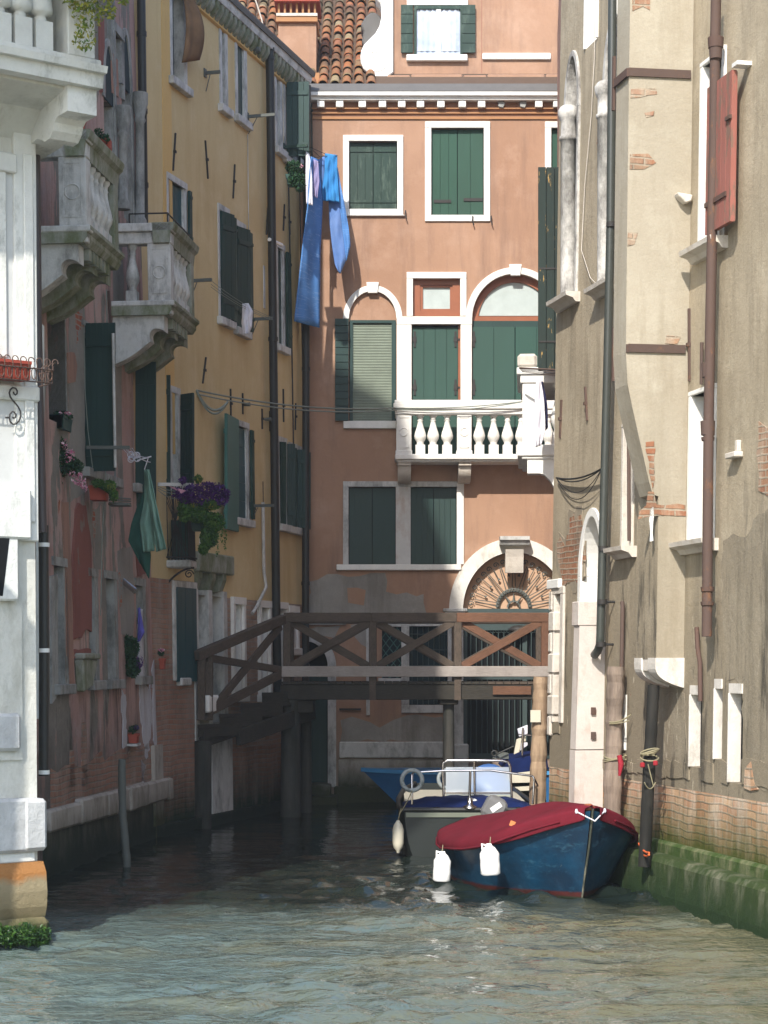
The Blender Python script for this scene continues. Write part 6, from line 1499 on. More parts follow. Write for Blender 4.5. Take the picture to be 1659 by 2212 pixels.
MB().box(at(607, 0, YB0).x, at(676, 0, YB0).x, at(0, 1540, YB0).z, at(0, 1512, YB0).z, -YB1-.1, -YB0+.0).build('cap_beam', M['wood_darkest'], BR, bevel=.01)
MB().box(at(950, 0, YB0).x, at(990, 0, YB0).x, at(0, 1522, YB0).z, at(0, 1510, YB0).z, -YB1-.1, -YB0+.0).build('cap_beam', M['wood_darkest'], BR, bevel=.01)
# the stairs come down towards the doorway of the ochre house
SY0, SY1 = YB0, 31.8
def sp(x, y, off=0.0):
    f = (613-x)/(613-425); Y = SY0+(SY1-SY0)*f; return at(x, y, Y)
mb = MB(); mb.beam(sp(613, 1337), sp(424, 1417), .13, .16); mb.build('stair_handrail', M['wood_dark'], BR, bevel=.01)
for p, q, hh in (((606, 1352), (452, 1540), .14), ((608, 1455), (446, 1540), .15), ((447, 1421), (607, 1447), .12)):
    mb = MB(); mb.beam(sp(*p), sp(*q), .06, hh); mb.build('stair_brace', M['wood_dark'], BR, bevel=.008)
for x in (435, 452): mb = MB(); mb.beam(sp(x, 1556), sp(x, 1414), .12, .12); mb.build('stair_post', M['wood_dark'], BR, bevel=.008)
def side(x, y, dx): p = sp(x, y); return p+Vector((dx, dx*.32, 0))
for off in (0, .95):
    a, b = sp(608, 1532), sp(436, 1590); v = Vector((.92, .36, 0))*off*0+Vector((off*.55, off*.75, 0))
    mb = MB(); mb.beam(a+v-Vector((0, 0, .05)), b+v-Vector((0, 0, .05)), .09, .27); mb.build('stringer', M['wood_darkest'], BR, bevel=.01)
for i in range(4):
    x = 590-46*i; y = 1496+23*i; a = sp(x+24, y); b = sp(x-24, y); v = Vector((.6, .82, 0))
    mb = MB(); vs = [a-Vector((0, .06, 0)), b-Vector((0, .06, 0)), b+v, a+v]; vs = vs+[p-Vector((0, 0, .06)) for p in vs]
    mb.add(vs, [(0, 1, 2, 3), (7, 6, 5, 4), (0, 4, 5, 1), (1, 5, 6, 2), (2, 6, 7, 3), (3, 7, 4, 0)], [(p.x, p.z) for p in vs])
    vs = [b, b+v, b+v-Vector((0, 0, .20)), b-Vector((0, 0, .2))]; mb.add(vs+[p+Vector((.04, .04, 0)) for p in vs], [(0, 1, 2, 3), (7, 6, 5, 4), (0, 4, 5, 1), (1, 5, 6, 2), (2, 6, 7, 3), (3, 7, 4, 0)], [(p.x, p.z) for p in vs]*2)
    mb.build('step', M['wood_darkest'], BR)
bpile(0, 0, 0, 0) if False else None
p = sp(438, 1600); mb = MB(); mb.tube([Vector((p.x, p.y, -.6)), p], .14, 12); mb.build('pile', M['pile_dark'], BR)

# ================================================================ mooring piles
def mpile(pts, Y, r, m, label, n=28, seed=1, rough=.010, stand=False, name='mooring_pile'):
    P = [at(x, y, Y) for x, y in pts]; P = [Vector((P[0].x+(P[0].x-P[1].x)*.1, Y, -.6))]+P if not stand else P
    if P[1].z < .05: P[1].z = .02
    mb = MB(); rg = random.Random(seed); segs = 34; pts2 = []; rs = []
    L = P[-1].z-P[0].z
    for i in range(segs+1):
        z = P[0].z+L*i/segs; 
        for a, b in zip(P, P[1:]):
            if a.z <= z <= b.z+1e-6: pts2.append(a.lerp(b, (z-a.z)/max(1e-6, b.z-a.z))); break
        rs.append((r if not isinstance(r, tuple) else r[0]+(r[1]-r[0])*i/segs)+rg.uniform(-rough, rough))
    while len(rs) > len(pts2): rs.pop()
    mb.tube(pts2, rs, n)
    if rough > .008:                                        # split, knotty timber: grooves and lumps round the trunk
        from mathutils import noise as mn2
        for i in range(len(pts2)):
            for k in range(n):
                q = mb.v[i*n+k]; c_ = pts2[i]; dv = q-c_; a_ = 2*math.pi*k/n
                f_ = 1+.10*mn2.noise(Vector((math.cos(a_)*2.2+seed, math.sin(a_)*2.2, c_.z*.5)))+.09*mn2.noise(Vector((math.cos(a_)*1.2, math.sin(a_)*1.2+seed, c_.z*2.6)))
                mb.v[i*n+k] = c_+dv*f_
        mb.sm = [False]*len(mb.sm)
    return mb.build(name, M[m], None, label=label, cat='mooring pile', group='mooring piles', bevel=0)
mpile([(1160, 1735), (1164, 1600), (1169, 1462)], 27.4, (.125, .10), 'pile', 'light weathered wooden pile with a small white plate, right of the bridge', seed=3)
MB().box(at(1146, 0, 27.25).x, at(1168, 0, 27.25).x, at(0, 1560, 27.25).z, at(0, 1534, 27.25).z, -27.27, -27.25).build('white_plate', M['cream'], None, label='small blank whitish plate nailed to the light wooden pile', cat='plate')
mpile([(1322, 1760), (1326, 1600), (1330, 1440)], 23.6, (.115, .10), 'pile_grey', 'greyish brown wooden pile against the brick wall behind the red covered boat', seed=5)
mpile([(1392, 1872), (1400, 1700), (1412, 1480)], 22.1, (.070, .066), 'pile_black', 'slanting black mooring pile at the right of the red covered boat', seed=6, rough=.003, stand=True)
mpile([(274, 1862), (265, 1760), (263, 1660), (264, 1640)], 25.6, (.055, .05), 'iron_grey', 'thin grey leaning pole standing in the water by the pink house', n=10, seed=7, rough=.004)
mb = MB(); mb.tube([Vector((-4.62, 14.9, -.5)), Vector((-4.62, 14.9, 6.3))], .10, 12); mb.lathe(Vector((-4.62, 14.9, 6.3)), [(.10, 0), (.20, .02), (.24, .10), (.20, .22), (.08, .34), (.02, .38)], 14); mb.build('mooring_pile', M['pile_grey'], None, label='tall capped pole added out of view on the left to shade the white palace wall', cat='mooring pile', group='mooring piles')  # added unseen pole, there for its shadow on the palace wall
# ropes
def ropeloop(c, r, Y, m, name, label, n=3, cat='rope'):
    mb = MB(); rg = random.Random(len(label))
    for k in range(n):
        z = rg.uniform(-.05, .05); mb.tube([Vector((c.x+(r+.012)*math.cos(a*.4), c.y+(r+.012)*math.sin(a*.4), c.z+z+.03*math.sin(a*.4+k))) for a in range(16)], .010, 5, closed=True)
    return mb, name, label, cat
c = at(1328, 1640, 23.6); mb, *_ = ropeloop(c, .115, 23.6, 'rope', 'mooring_rope', '')
mb.tube(sag(c+Vector((.1, -.1, 0)), at(1352, 1632, 23.2), .03), .010, 5); mb.tube(sag(c+Vector((.1, -.1, -.04)), at(1352, 1640, 23.2), .05), .010, 5); mb.build('mooring_rope', M['rope'], None, label='pale rope tied round the greyish brown pile', cat='rope', group='mooring ropes')
mb = MB(); c = at(1338, 1650, 23.3); mb.tube([c+Vector((0, 0, .1)), c+Vector((.02, 0, 0)), c+Vector((.0, 0, -.14))], [.03, .035, .015], 8); mb.build('rope_tag', flat('red_rag', (.32, .015, .03), .8), None, label='red rag hanging from the rope on the greyish brown pile', cat='rag')
c = at(1331, 1560, 23.5); mb = MB(); mb.tube(sag(c-Vector((.08, 0, 0)), c+Vector((.16, -.1, .09)), .03), .010, 5); mb.tube(sag(c-Vector((.08, 0, .02)), c+Vector((.14, -.1, .02)), .01), .008, 5); mb.build('mooring_rope', M['rope'], None, label='short pale rope end high on the greyish brown pile', cat='rope', group='mooring ropes')
c = at(1403, 1630, 21.9); mb, *_ = ropeloop(c, .085, 21.9, 'rope', 'x', 'y'); mb.tube(sag(c+Vector((-.03, -.1, 0)), at(1424, 1618, 22.0), .02), .009, 5); mb.tube(sag(c+Vector((-.03, -.1, -.1)), at(1412, 1700, 21.8), -.0), .007, 5); mb.tube(sag(at(1392, 1690, 21.7), at(1416, 1690, 21.8), .07), .007, 5)
mb.build('mooring_rope', M['rope'], None, label='yellowish rope knotted round the slanting black pile', cat='rope', group='mooring ropes')
for x, y, l in ((1388, 1652, 'small red rag left of the slanting black pile'), (1416, 1648, 'small red rag right of the slanting black pile')):
    MB().box(at(x-5, 0, 21.75).x, at(x+5, 0, 21.75).x, at(0, y+6, 21.75).z, at(0, y-5, 21.75).z, -21.78, -21.74).build('red_rag', flat('red_rag_cloth', (.3, .012, .02), .8), None, label=l, cat='rag', bevel=.01)
mb = MB(); mb.tube(sag(at(1380, 1822, 22.3), at(1402, 1842, 21.75), .03), .012, 6); mb.tube(sag(at(1383, 1830, 22.3), at(1402, 1846, 21.75), .05), .012, 6); mb.build('mooring_rope', M['rope_orange'], None, label='orange rope from the red covered boat to the black pile', cat='rope', group='mooring ropes')

# ================================================================ boats
def hull(stations, B0, ax, nz=8, flare=1.0):
    """stations [(distance behind the stem, half beam at rail, rail height, half beam at water)], bow point, direction to the bow"""
    B0 = Vector((*B0, 0)); ax = Vector((*ax, 0)).normalized(); sd = Vector((-ax.y, ax.x, 0))      # sd: to the boat's port
    grid = []
    for s, hb, zr, hw in stations:
        row = []
        for sgn in (1, -1):
            col = []
            for j in range(nz+1):
                f = j/nz; z = zr+(-.22-zr)*f; w = hb+(hw-hb)*(f**flare)
                if f > .8: w *= 1-.5*((f-.8)/.2)**2
                col.append(B0-ax*s+sd*w*sgn+Vector((0, 0, z)))
            row.append(col)
        grid.append(row)
    return grid, B0, ax, sd
def hull_mesh(grid, name, m, parent):
    mb = MB(); nz = len(grid[0][0])-1
    for q in (0, 1):
        vs = [p for row in grid for p in row[q]]; n = nz+1
        fs = [((i*n+j), (i*n+j+1), ((i+1)*n+j+1), ((i+1)*n+j)) for i in range(len(grid)-1) for j in range(nz)]
        if q: fs = [f[::-1] for f in fs]
        mb.add(vs, fs, [(p.x, p.z) for p in vs], True)
    a, b = grid[-1]; mb.add(a+b[::-1], [tuple(range(2*(nz+1)))], None)
    return mb.build(name, M[m], parent)
def rail_strip(grid, name, m, parent, w=.05, h=.04, out=.015):
    for q in (0, 1):
        pts = [row[q][0] for row in grid]; mb = MB(); mb.tube([p+Vector((0, 0, .0)) for p in pts], w*.5, 6); mb.build(name, M[m], parent)

# --- boat under the burgundy cover
BO = (2.29, 22.0); AX = (.32, -.95)
ST = [(0, .02, 1.0, .01), (.12, .28, .95, .04), (.3, .54, .86, .12), (.5, .74, .76, .24), (.8, .88, .65, .42), (1.3, .97, .57, .62), (2.1, .95, .51, .70), (2.7, .78, .50, .60), (3.4, .52, .52, .40)]
grid, B0, ax, sd = hull(ST, BO, AX, 10, 1.15)
for i_, row in enumerate(grid):
    rk = .34*max(0, 1-ST[i_][0]/1.6)
    for col in row:
        for j_, q_ in enumerate(col): col[j_] = q_-ax*rk*(j_/(len(col)-1))**1.1
bt = empty('covered_boat', B0-ax*2.1, 'blue wooden boat under a burgundy canvas cover, moored at the right wall', 'boat')
hull_mesh(grid, 'hull', 'hull_blue', bt)
mb = MB(); mb.tube([B0+ax*.02+Vector((0, 0, 1.02)), B0-ax*.08+Vector((0, 0, .6)), B0-ax*.20+Vector((0, 0, .25)), B0-ax*.33+Vector((0, 0, -.2))], .013, 8); mb.build('stem', paint('stem_wood', (.05, .055, .04), (.2, .19, .14), (.5, .6), .6), bt)
# cover: crowned over the beam, hem hanging past the rail
mb = MB(); rows = []; nu = 24; rg = random.Random(8)
for i, (s, hb, zr, hw) in enumerate([(-.02, .06, 1.02, 0)]+ST):
    crown = .03+.43*min(1, (s/1.0))**.8*(1-.62*max(0, (s-1.2))/2.2) if s > 0 else .02
    hem = .13+.035*math.sin(s*5)
    row = []
    W = hb+.045
    for j in range(nu+1):
        g = -1+2*j/nu; ag = abs(g)
        if ag > .86: f = (ag-.86)/.14; z = zr+.02-hem*f; w = math.copysign(W+.012*math.sin(j*2+s*9), g)
        else:
            a = g/.86; z = zr+.02+crown*(1-abs(a)**1.25); w = a*W
            z += (-.014*math.sin(s*6+a*5)-.009*math.sin(s*17+a*11)-.012*abs(math.sin(a*9+s*2.2)))*(1-a*a)
        row.append(B0-ax*s+sd*w+Vector((0, 0, z)))
    rows.append(row)
fs = [(i*(nu+1)+j, i*(nu+1)+j+1, (i+1)*(nu+1)+j+1, (i+1)*(nu+1)+j) for i in range(len(rows)-1) for j in range(nu)]
mb.add([p for r_ in rows for p in r_], fs, None, True); mb.build('boat_cover', M['red_canvas'], bt, solid=.012, sub=1)
mb = MB()
for q in (0, 1):
    mb.tube([row[q][0]+sd*(.055 if q == 0 else -.055)+Vector((0, 0, -.075)) for row in grid[1:]], .012, 6)
mb.build('cover_cord', M['red_canvas'], bt)
p0, p1, p2 = B0-ax*.04+sd*.17+Vector((0, 0, .99)), B0+ax*.07+Vector((0, 0, .89)), B0-ax*.04-sd*.17+Vector((0, 0, .99))
mb = MB(); mb.tube([p0, p1, p2], .009, 6); mb.lathe(p0, [(.01, -.02), (.02, 0), (.01, .03)], 8); mb.lathe(p2, [(.01, -.02), (.02, 0), (.01, .03)], 8); mb.build('bow_line', M['white_cloth'], bt, label='white cord tying the cover round the stem')
mb = MB(); mb.lathe(B0-ax*.10+Vector((0, 0, 1.0)), [(.06, 0), (.08, .04), (.03, .07)], 10); mb.build('stem_head', M['brown_paint'], bt)
mb = MB(); q = B0-ax*.60-sd*.70+Vector((0, 0, .83)); mb.rot_box(q, (.06, .012, .06), Matrix.Rotation(R(20), 3, 'Y')); mb.build('cover_patch', flat('orange_rag', (.55, .2, .07), .8), bt)
for x, y in ((1283, 1897), (1141, 1898)): pass
# plastic can fenders
def can(x, y, Y, label, tilt=0.0, tw=.19, th=.31):
    c = at(x, y, Y); mb = MB(); rot = Matrix.Rotation(tilt, 3, 'Y'); prof = []
    n = 12; rows = []
    for z, sx in ((-th/2, .80), (-th/2+.02, 1.0), (-.05, .99), (0, .96), (.03, .98), (th/2-.09, .97), (th/2-.03, .62), (th/2, .30), (th/2+.02, .26)):
        r = []
        for k in range(n):
            a = 2*math.pi*(k+.5)/n; px_ = math.copysign(abs(math.cos(a))**.55, math.cos(a))*tw/2*sx; py_ = math.copysign(abs(math.sin(a))**.55, math.sin(a))*tw*.42*sx
            r.append(c+rot@Vector((px_, py_, z)))
        rows.append(r)
    vs = [p for r in rows for p in r]; mb.add(vs, [(i*n+k, i*n+(k+1) % n, (i+1)*n+(k+1) % n, (i+1)*n+k) for i in range(len(rows)-1) for k in range(n)], None, True); mb.add(rows[0], [tuple(range(n))[::-1]]); mb.add(rows[-1], [tuple(range(n))])
    o = empty('fender', c, label, 'fender', 'white plastic cans hung as fenders'); mb.build('can', M['white_plastic'], o)
    mb = MB(); mb.tube([c+rot@Vector((-tw*.32, 0, th/2-.06)), c+rot@Vector((-tw*.34, -.02, th/2+.02)), c+rot@Vector((-.02, -.02, th/2-.0))], .014, 6); mb.build('handle', M['white_plastic'], o)
    mb = MB(); mb.tube([c+Vector((0, 0, th/2)), c+Vector((.01, .03, th/2+.09))], .006, 5); mb.build('cord', M['rope'], o)
can(955, 1873, 23.35, 'white plastic can fender hanging off the left end of the red covered boat', .05, .21, .33)
can(1058, 1858, 22.25, 'white plastic can fender hanging on the blue side of the covered boat', -.06, .225, .33)

# --- grey motor boat
gx0 = at(862, 0, 27).x; gx1 = at(1165, 0, 27).x; gc = (gx0+gx1)/2; gh = (gx1-gx0)/2
GB = empty('grey_motorboat', (gc, 29, 0), 'grey green motorboat with steel rails and windscreen behind the red covered boat', 'boat')
GY = 27.0; zg = at(0, 1749, GY).z
ST2 = [(0, gh*.92, zg, gh*.70), (.12, gh*.97, zg, gh*.78), (.5, gh, zg, gh*.84), (2.0, gh, zg, gh*.86), (3.6, gh*.9, zg+.05, gh*.7), (4.4, gh*.7, zg+.1, gh*.5)]
g2, GB0, gax, gsd = hull(ST2, (gc, GY), (0, -1), 8, 2.0)
hull_mesh(g2, 'hull', 'hull_grey', GB)
a, b = g2[0]; mb = MB(); mb.add(a+b[::-1], [tuple(range(len(a)*2))[::-1]]); mb.build('bow_plate', M['hull_grey'], GB)
rail_strip(g2, 'rub_rail', 'pipe_black', GB, .07)
mb = MB(); mb.tube([Vector((gc-gh*.93, GY, zg)), Vector((gc+gh*.93, GY, zg))], .03, 6); mb.build('rub_rail', M['pipe_black'], GB)
MB().box(gc-gh*.9, gc+gh*.9, zg-.10, zg-.04, -GY-.0, -GY+.025).build('hull_moulding', paint('pale_hull_line', (.2, .22, .17), (.1, .1, .1), (.8, .9), .4), GB)
mb = MB(); nx, ny = 16, 8; vs = []
for j in range(ny+1):
    for i in range(nx+1):
        f, g = i/nx*2-1, j/ny; vs.append(Vector((gc+gh*.94*f, GY+.08+1.0*g, zg+.02+.115*(1-abs(f)**3)*min(1, g*5)*(1-.15*g)+.012*math.sin(i*1.9+j))))
mb.add(vs, [(j*(nx+1)+i, j*(nx+1)+i+1, (j+1)*(nx+1)+i+1, (j+1)*(nx+1)+i) for j in range(ny) for i in range(nx)], None, True); mb.build('deck_cover', M['blue_canvas'], GB, solid=.01)
MB().box(gc-gh*.9, gc+gh*.9, zg-.25, zg+.02, -GY-4.0, -GY-1.0).build('deck', M['cream'], GB)
WY = GY+1.15; rx = lambda x, Y: at(x, 0, Y).x; rz_ = lambda y, Y: at(0, y, Y).z
mb = MB(); y0 = WY
mb.box(rx(963, WY), rx(1104, WY), rz_(1734, WY), rz_(1717, WY), -WY-.02, -WY+.02); mb.build('console_panel', flat('console_grey', (.30, .32, .27), .5), GB, bevel=.01)
MB().box(rx(963, WY), rx(1104, WY), rz_(1717, WY), rz_(1657, WY), -WY-.006, -WY+.006).build('windscreen', M['screen'], GB)
mb = MB(); mb.box(rx(961, WY), rx(1106, WY), rz_(1715, WY), rz_(1711, WY), -WY-.01, -WY+.014); mb.build('windscreen_frame', M['steel'], GB)
def steel(pts, r=.018, name='steel_rail', m='steel'):
    mb = MB(); mb.tube(pts, r, 8); return mb.build(name, M[m], GB)
P = lambda x, y, Y=WY-.05: at(x, y, Y)
steel([P(959, 1735), P(956, 1662), P(957, 1648), P(966, 1643), P(1084, 1643), P(1098, 1646), P(1102, 1656), P(1106, 1735)], .018, 'windscreen_hoop'); steel([P(1024, 1643), P(1026, 1735)], .016, 'windscreen_hoop')
Q = lambda x, y, Y=GY+.12: at(x, y, Y)
steel([Q(890, 1737), Q(890, 1672), Q(894, 1668, GY+.15), Q(962, 1665, GY+.1), Q(1058, 1664, GY+.1), Q(1150, 1676), Q(1154, 1682), Q(1151, 1737)], .016, 'pulpit_rail'); steel([Q(1016, 1664, GY+.1), Q(1014, 1735)], .018, 'pulpit_rail'); steel([Q(1152, 1678), Q(1168, 1708, GY+.4), Q(1170, 1737, GY+.5)], .014, 'pulpit_rail')
mb = MB(); p = at(1015, 1746, GY+.04); mb.lathe(p, [(.10, 0), (.10, .025), (.04, .05), (.035, .14)], 12); mb.build('rail_foot', M['steel'], GB)
mb = MB(); p = at(1022, 1733, GY+.3); mb.lathe(p, [(.06, 0), (.07, .03), (.02, .05)], 10); mb.build('deck_light', M['white_plastic'], GB)
# life ring standing on the pulpit
def ringbuoy(x, y, Y, R_, r, label, tilt=0):
    c = at(x, y, Y); mb = MB(); mb.tube([c+Vector((R_*math.cos(2*math.pi*k/28), .05*math.sin(2*math.pi*k/28)*tilt, R_*math.sin(2*math.pi*k/28))) for k in range(28)], r, 10, closed=True)
    o = empty('ring_fender', c-Vector((0, 0, R_)), label, 'ring fender', 'ring fenders on the grey motorboat'); mb.build('ring', paint('chalky_white_rubber', (.34, .38, .39), (.12, .14, .14), (.5, .6), .6, sc=(1, 1, 1)), o)
    mb = MB(); mb.tube(sag(c+Vector((0, -.04, -R_)), at(862, 1760, GY-.02) if x < 900 else c+Vector((0, .1, -R_-.15)), .02), .007, 5); mb.build('cord', M['rope'], o)
ringbuoy(890, 1685.5, GY+.06, .138, .03, 'whitish ring fender tied to the left end of the grey boat rail'); ringbuoy(967, 1683, GY+1.4, .13, .028, 'ring fender half hidden behind the windscreen')
def fender(x, y0, y1, Y, m, label):
    a, b = at(x, y0, Y), at(x, y1, Y); L = a.z-b.z; r = .078; o = empty('boat_fender', b, label, 'fender', 'long fenders of the grey motorboat')
    mb = MB(); mb.lathe(b, [(.02, 0), (.03, .03), (r*.8, .07), (r, .13), (r, L-.13), (r*.75, L-.06), (.03, L-.02), (.02, L)], 14); mb.build('fender_body', M[m], o)
    mb = MB(); mb.tube([a, a+Vector((.04, .05, .16))], .008, 5); mb.build('cord', M['rope'], o)
fender(860, 1772, 1842, GY-.05, 'cream', 'long pale fender at the left side of the grey boat'); fender(872, 1776, 1845, GY+.25, 'pile_dark', 'dark fender just behind the long pale fender')
# outboard motor hood leaning between the boats
mb = MB(); c = at(1070, 1742, 25.9); rot = Matrix.Rotation(R(28), 3, 'Y'); 
rows = []
for z, s_ in ((-.2, .8), (-.12, 1), (.05, 1), (.10, .85), (.13, .5)): rows.append([c+rot@Vector((.14*s_*(1 if q in (0, 3) else -1), .17*s_*(1 if q in (0, 1) else -1), z)) for q in range(4)])
vs = [p for r_ in rows for p in r_]; mb.add(vs, [(i*4+k, i*4+(k+1) % 4, i*4+4+(k+1) % 4, i*4+4+k) for i in range(4) for k in range(4)]+[(16, 17, 18, 19), (3, 2, 1, 0)], None)
OM = empty('outboard_motor', c-Vector((0, 0, .9)), 'grey outboard motor hood tilted up between the grey boat and the red cover', 'outboard motor')
mb.build('motor_hood', flat('grey_motor_hood', (.17, .17, .17), .35), OM, bevel=.03)
mb = MB(); mb.beam(c-Vector((0, 0, .1)), c-Vector((.1, -.1, 1.1)), .12, .14); mb.build('motor_shaft', M['pipe_black'], OM)
mb = MB(); mb.rot_box(c+rot@Vector((.0, -.176, .0)), (.15, .008, .07), rot@Matrix.Rotation(R(-62), 3, 'Y')); mb.build('sticker', M['white_plastic'], OM)

# --- blue boat across the end of the canal
BY = 36.3; bz = lambda y: at(0, y, BY).z; bxx = lambda x: at(x, 0, BY).x
ST3 = [(0, .03, bz(1661), .02), (.4, .20, bz(1663), .10), (.9, .42, bz(1664), .26), (1.6, .60, bz(1665), .45), (2.6, .66, bz(1665), .55), (3.6, .6, bz(1664), .5)]
B3 = Vector((bxx(780), BY, 0)); ax3 = Vector((-1, 0, 0))
g3 = []
for s, hb, zr, hw in ST3:
    row = []
    for sgn in (1, -1):
        col = []
        for j in range(8):
            f = j/7; z = zr+(-.2-zr)*f; col.append(B3-ax3*(s+f*.95*max(0, 1-s/1.8))+Vector((0, sgn*(hb+(hw-hb)*f), z)))
        row.append(col)
    g3.append(row)
BB = empty('blue_boat', B3-ax3*1.8, 'bright blue boat lying across the far end of the canal under the bridge', 'boat')
hull_mesh([[r_[1], r_[0]] for r_ in g3], 'hull', 'hull_mid', BB)
mb = MB(); vs = []
for (s, hb, zr, hw), r_ in zip(ST3, g3): vs += [r_[1][0]+Vector((0, -.03, .015)), r_[0][0]+Vector((0, .03, .015)), r_[1][0]+Vector((0, -.035, -.045))]
n = len(ST3); fs = [(3*i, 3*i+1, 3*i+4, 3*i+3) for i in range(n-1)]+[(3*i, 3*i+3, 3*i+5, 3*i+2) for i in range(n-1)]
mb.add(vs, fs, None); mb.build('deck', M['deck_blue'], BB, solid=.02)
mb = MB(); nx, ny = 12, 8; vs = []; YC = 30.6
cxm = at(1062, 0, YC).x; hwid = at(1112, 0, YC).x-cxm; zt0 = at(0, 1655, YC).z; zt1 = at(0, 1738, YC).z
CB = empty('canopied_boat', (cxm, YC+.7, 0), 'small boat with a rounded blue vinyl canopy seen through the windscreen', 'boat')
for j in range(ny+1):
    for i in range(nx+1):
        a = math.pi*i/nx; g = j/ny; sc_ = 1-.25*abs(g-.5)*2
        vs.append(Vector((cxm-hwid*math.cos(a)*(1-.06*abs(math.cos(a))), YC+1.5*g, zt1+(zt0-zt1)*math.sin(a)**.55*sc_)))
mb.add(vs, [(j*(nx+1)+i, j*(nx+1)+i+1, (j+1)*(nx+1)+i+1, (j+1)*(nx+1)+i) for j in range(ny) for i in range(nx)]+[tuple(range(nx+1))[::-1], tuple(ny*(nx+1)+i for i in range(nx+1))], None, True); mb.build('canopy', M['canopy_blue'], CB, solid=.0)
gg, _, _, _ = hull([(0, hwid*.9, zt1, hwid*.7), (.6, hwid*1.02, zt1, hwid*.8), (2.2, hwid*1.0, zt1, hwid*.8)], (cxm, YC-.1), (0, -1), 5, 2); o = hull_mesh(gg, 'hull', 'cream', CB)
a, b = gg[0]; mb = MB(); mb.add(a+b[::-1], [tuple(range(len(a)*2))[::-1]]); mb.build('transom', M['cream'], CB)
# dark hulled boat with cluttered stern beyond the pile
DB = empty('dark_boat', at(1140, 1735, 31.5), 'dark hulled boat with pale topsides and steel frame beyond the light wooden pile', 'boat')
YD = 31.4
def dprism(px, d, name, m, bevel=.01): 
    return MB().prism([(at(x, y, YD).x, at(x, y, YD).z) for x, y in px], -YD-d, -YD).build(name, M[m], DB, bevel=bevel)
dprism([(1088, 1660), (1100, 1640), (1180, 1628), (1185, 1662), (1100, 1672)], 1.6, 'hull_top', 'blue_canvas'); dprism([(1092, 1672), (1180, 1662), (1180, 1730), (1105, 1740), (1098, 1700)], 1.5, 'hull', 'cream'); dprism([(1098, 1690), (1180, 1688), (1180, 1697), (1100, 1702)], 1.55, 'rub_rail', 'pipe_black')
dprism([(1100, 1708), (1180, 1705), (1180, 1790), (1112, 1790)], 1.4, 'bottom', 'hull_grey')
for k, px in enumerate(([(1118, 1575), (1140, 1566), (1140, 1585), (1122, 1592)], [(1116, 1598), (1128, 1592), (1122, 1625), (1110, 1630)], [(1126, 1604), (1140, 1604), (1140, 1610), (1124, 1622)], [(1130, 1594), (1136, 1590), (1136, 1602), (1128, 1602)])):
    dprism(px, .12, 'stern_gear', 'white_cloth' if k % 2 == 0 else 'cream', .006)
mb = MB(); mb.tube([at(1128, 1632, YD-.05), at(1129, 1580, YD-.05), at(1130, 1572, YD-.05)], .016, 6); mb.tube([at(1120, 1586, YD-.05), at(1148, 1589, YD-.05)], .012, 6); mb.build('steel_frame', M['steel'], DB)
mb = MB(); mb.tube([at(1072, 1630, YD), at(1088, 1622, YD), at(1110, 1612, YD)], .012, 6); mb.tube(spiral(at(1068, 1628, YD), .05, .03, 1.2, 0, Vector((1, 0, 0)), Vector((0, 0, 1))), .014, 6); mb.build('boat_hook', M['pipe_black'], DB)
MB().prism([(at(x, y, YD).x, at(x, y, YD).z) for x, y in ((1066, 1640), (1082, 1626), (1100, 1628), (1100, 1640))], -YD-.4, -YD-.1).build('bow_box', M['iron_grey'], DB)

# ================================================================ laundry and washing lines
def line(name, pts, r, m, label, sg=0.0, group='washing lines over the canal'):
    mb = MB()
    for a, b in zip(pts, pts[1:]): mb.tube(sag(a, b, sg), r, 6)
    return mb.build(name, M[m], None, label=label, cat='washing line', group=group)
tA_, zA_ = YEL.hit(422, 843, .05)
A = YEL.P(tA_, zA_, .08)
A = at(424, 843, 32.2); Bp = at(856, 881, 37.3); Cp = at(1138, 866, 37.2)
mb = MB()
mb.tube(sag(A, Bp, .12), .014, 6); mb.tube(sag(A+Vector((.05, 0, -.07)), Bp+Vector((0, 0, -.04)), .13), .012, 6); mb.tube(sag(Bp, Cp, .05), .009, 6); mb.tube(sag(Bp+Vector((0, 0, -.03)), Cp, .08), .009, 6)
mb.build('washing_line', M['rope_grey'], None, label='double washing line running from the ochre wall across to the white balcony rail', cat='washing line', group='washing lines over the canal')
mb = MB(); mb.tube(sag(A, at(492, 868, 32.6), .22), .022, 6); mb.tube(sag(A, at(490, 872, 32.6), .26), .018, 6); mb.build('washing_line', M['rope_grey'], None, label='slack loop of cord hanging under the start of the washing line on the ochre wall', cat='washing line', group='washing lines over the canal')
mb = MB()
for dx, dy in ((0, 0), (0, 8), (4, 14)): mb.tube(sag(at(456, 606+dy, 31.6), at(583, 684+dy*.4, 34.0), .05), .005, 5)
mb.build('washing_line', M['rope_grey'], None, label='thin washing lines carrying the white cloth on the ochre wall', cat='washing line', group='washing lines over the canal')
cloth('hanging_cloth', [(524, 656), (522, 700), (526, 722)], [(536, 655), (546, 672), (544, 705), (538, 720)], 33.0, 'white_cloth', .03, 2, 'small white cloth hanging on the thin lines of the ochre wall', 'laundry', 'laundry hung over the canal')
LG = 'laundry hung over the canal'
cloth('hanging_sheet', [(672, 338), (667, 392), (664, 447), (655, 515), (646, 600), (635.5, 694)], [(688, 345), (697, 433), (694, 480), (691, 536), (690, 620), (690, 708)], 36.55, 'blue_cloth', .035, 1.6, 'long striped blue sheet hanging furthest left among the blue laundry', group=LG, Y2=37.25)
cloth('hanging_sheet', [(688, 345), (693, 430), (690, 500), (688, 706)], [(704, 335), (700, 380), (697, 440), (692, 540), (690, 707)], 37.36, 'blue_pale', .02, 1, 'pale turned edge of the long striped blue sheet', group=LG)
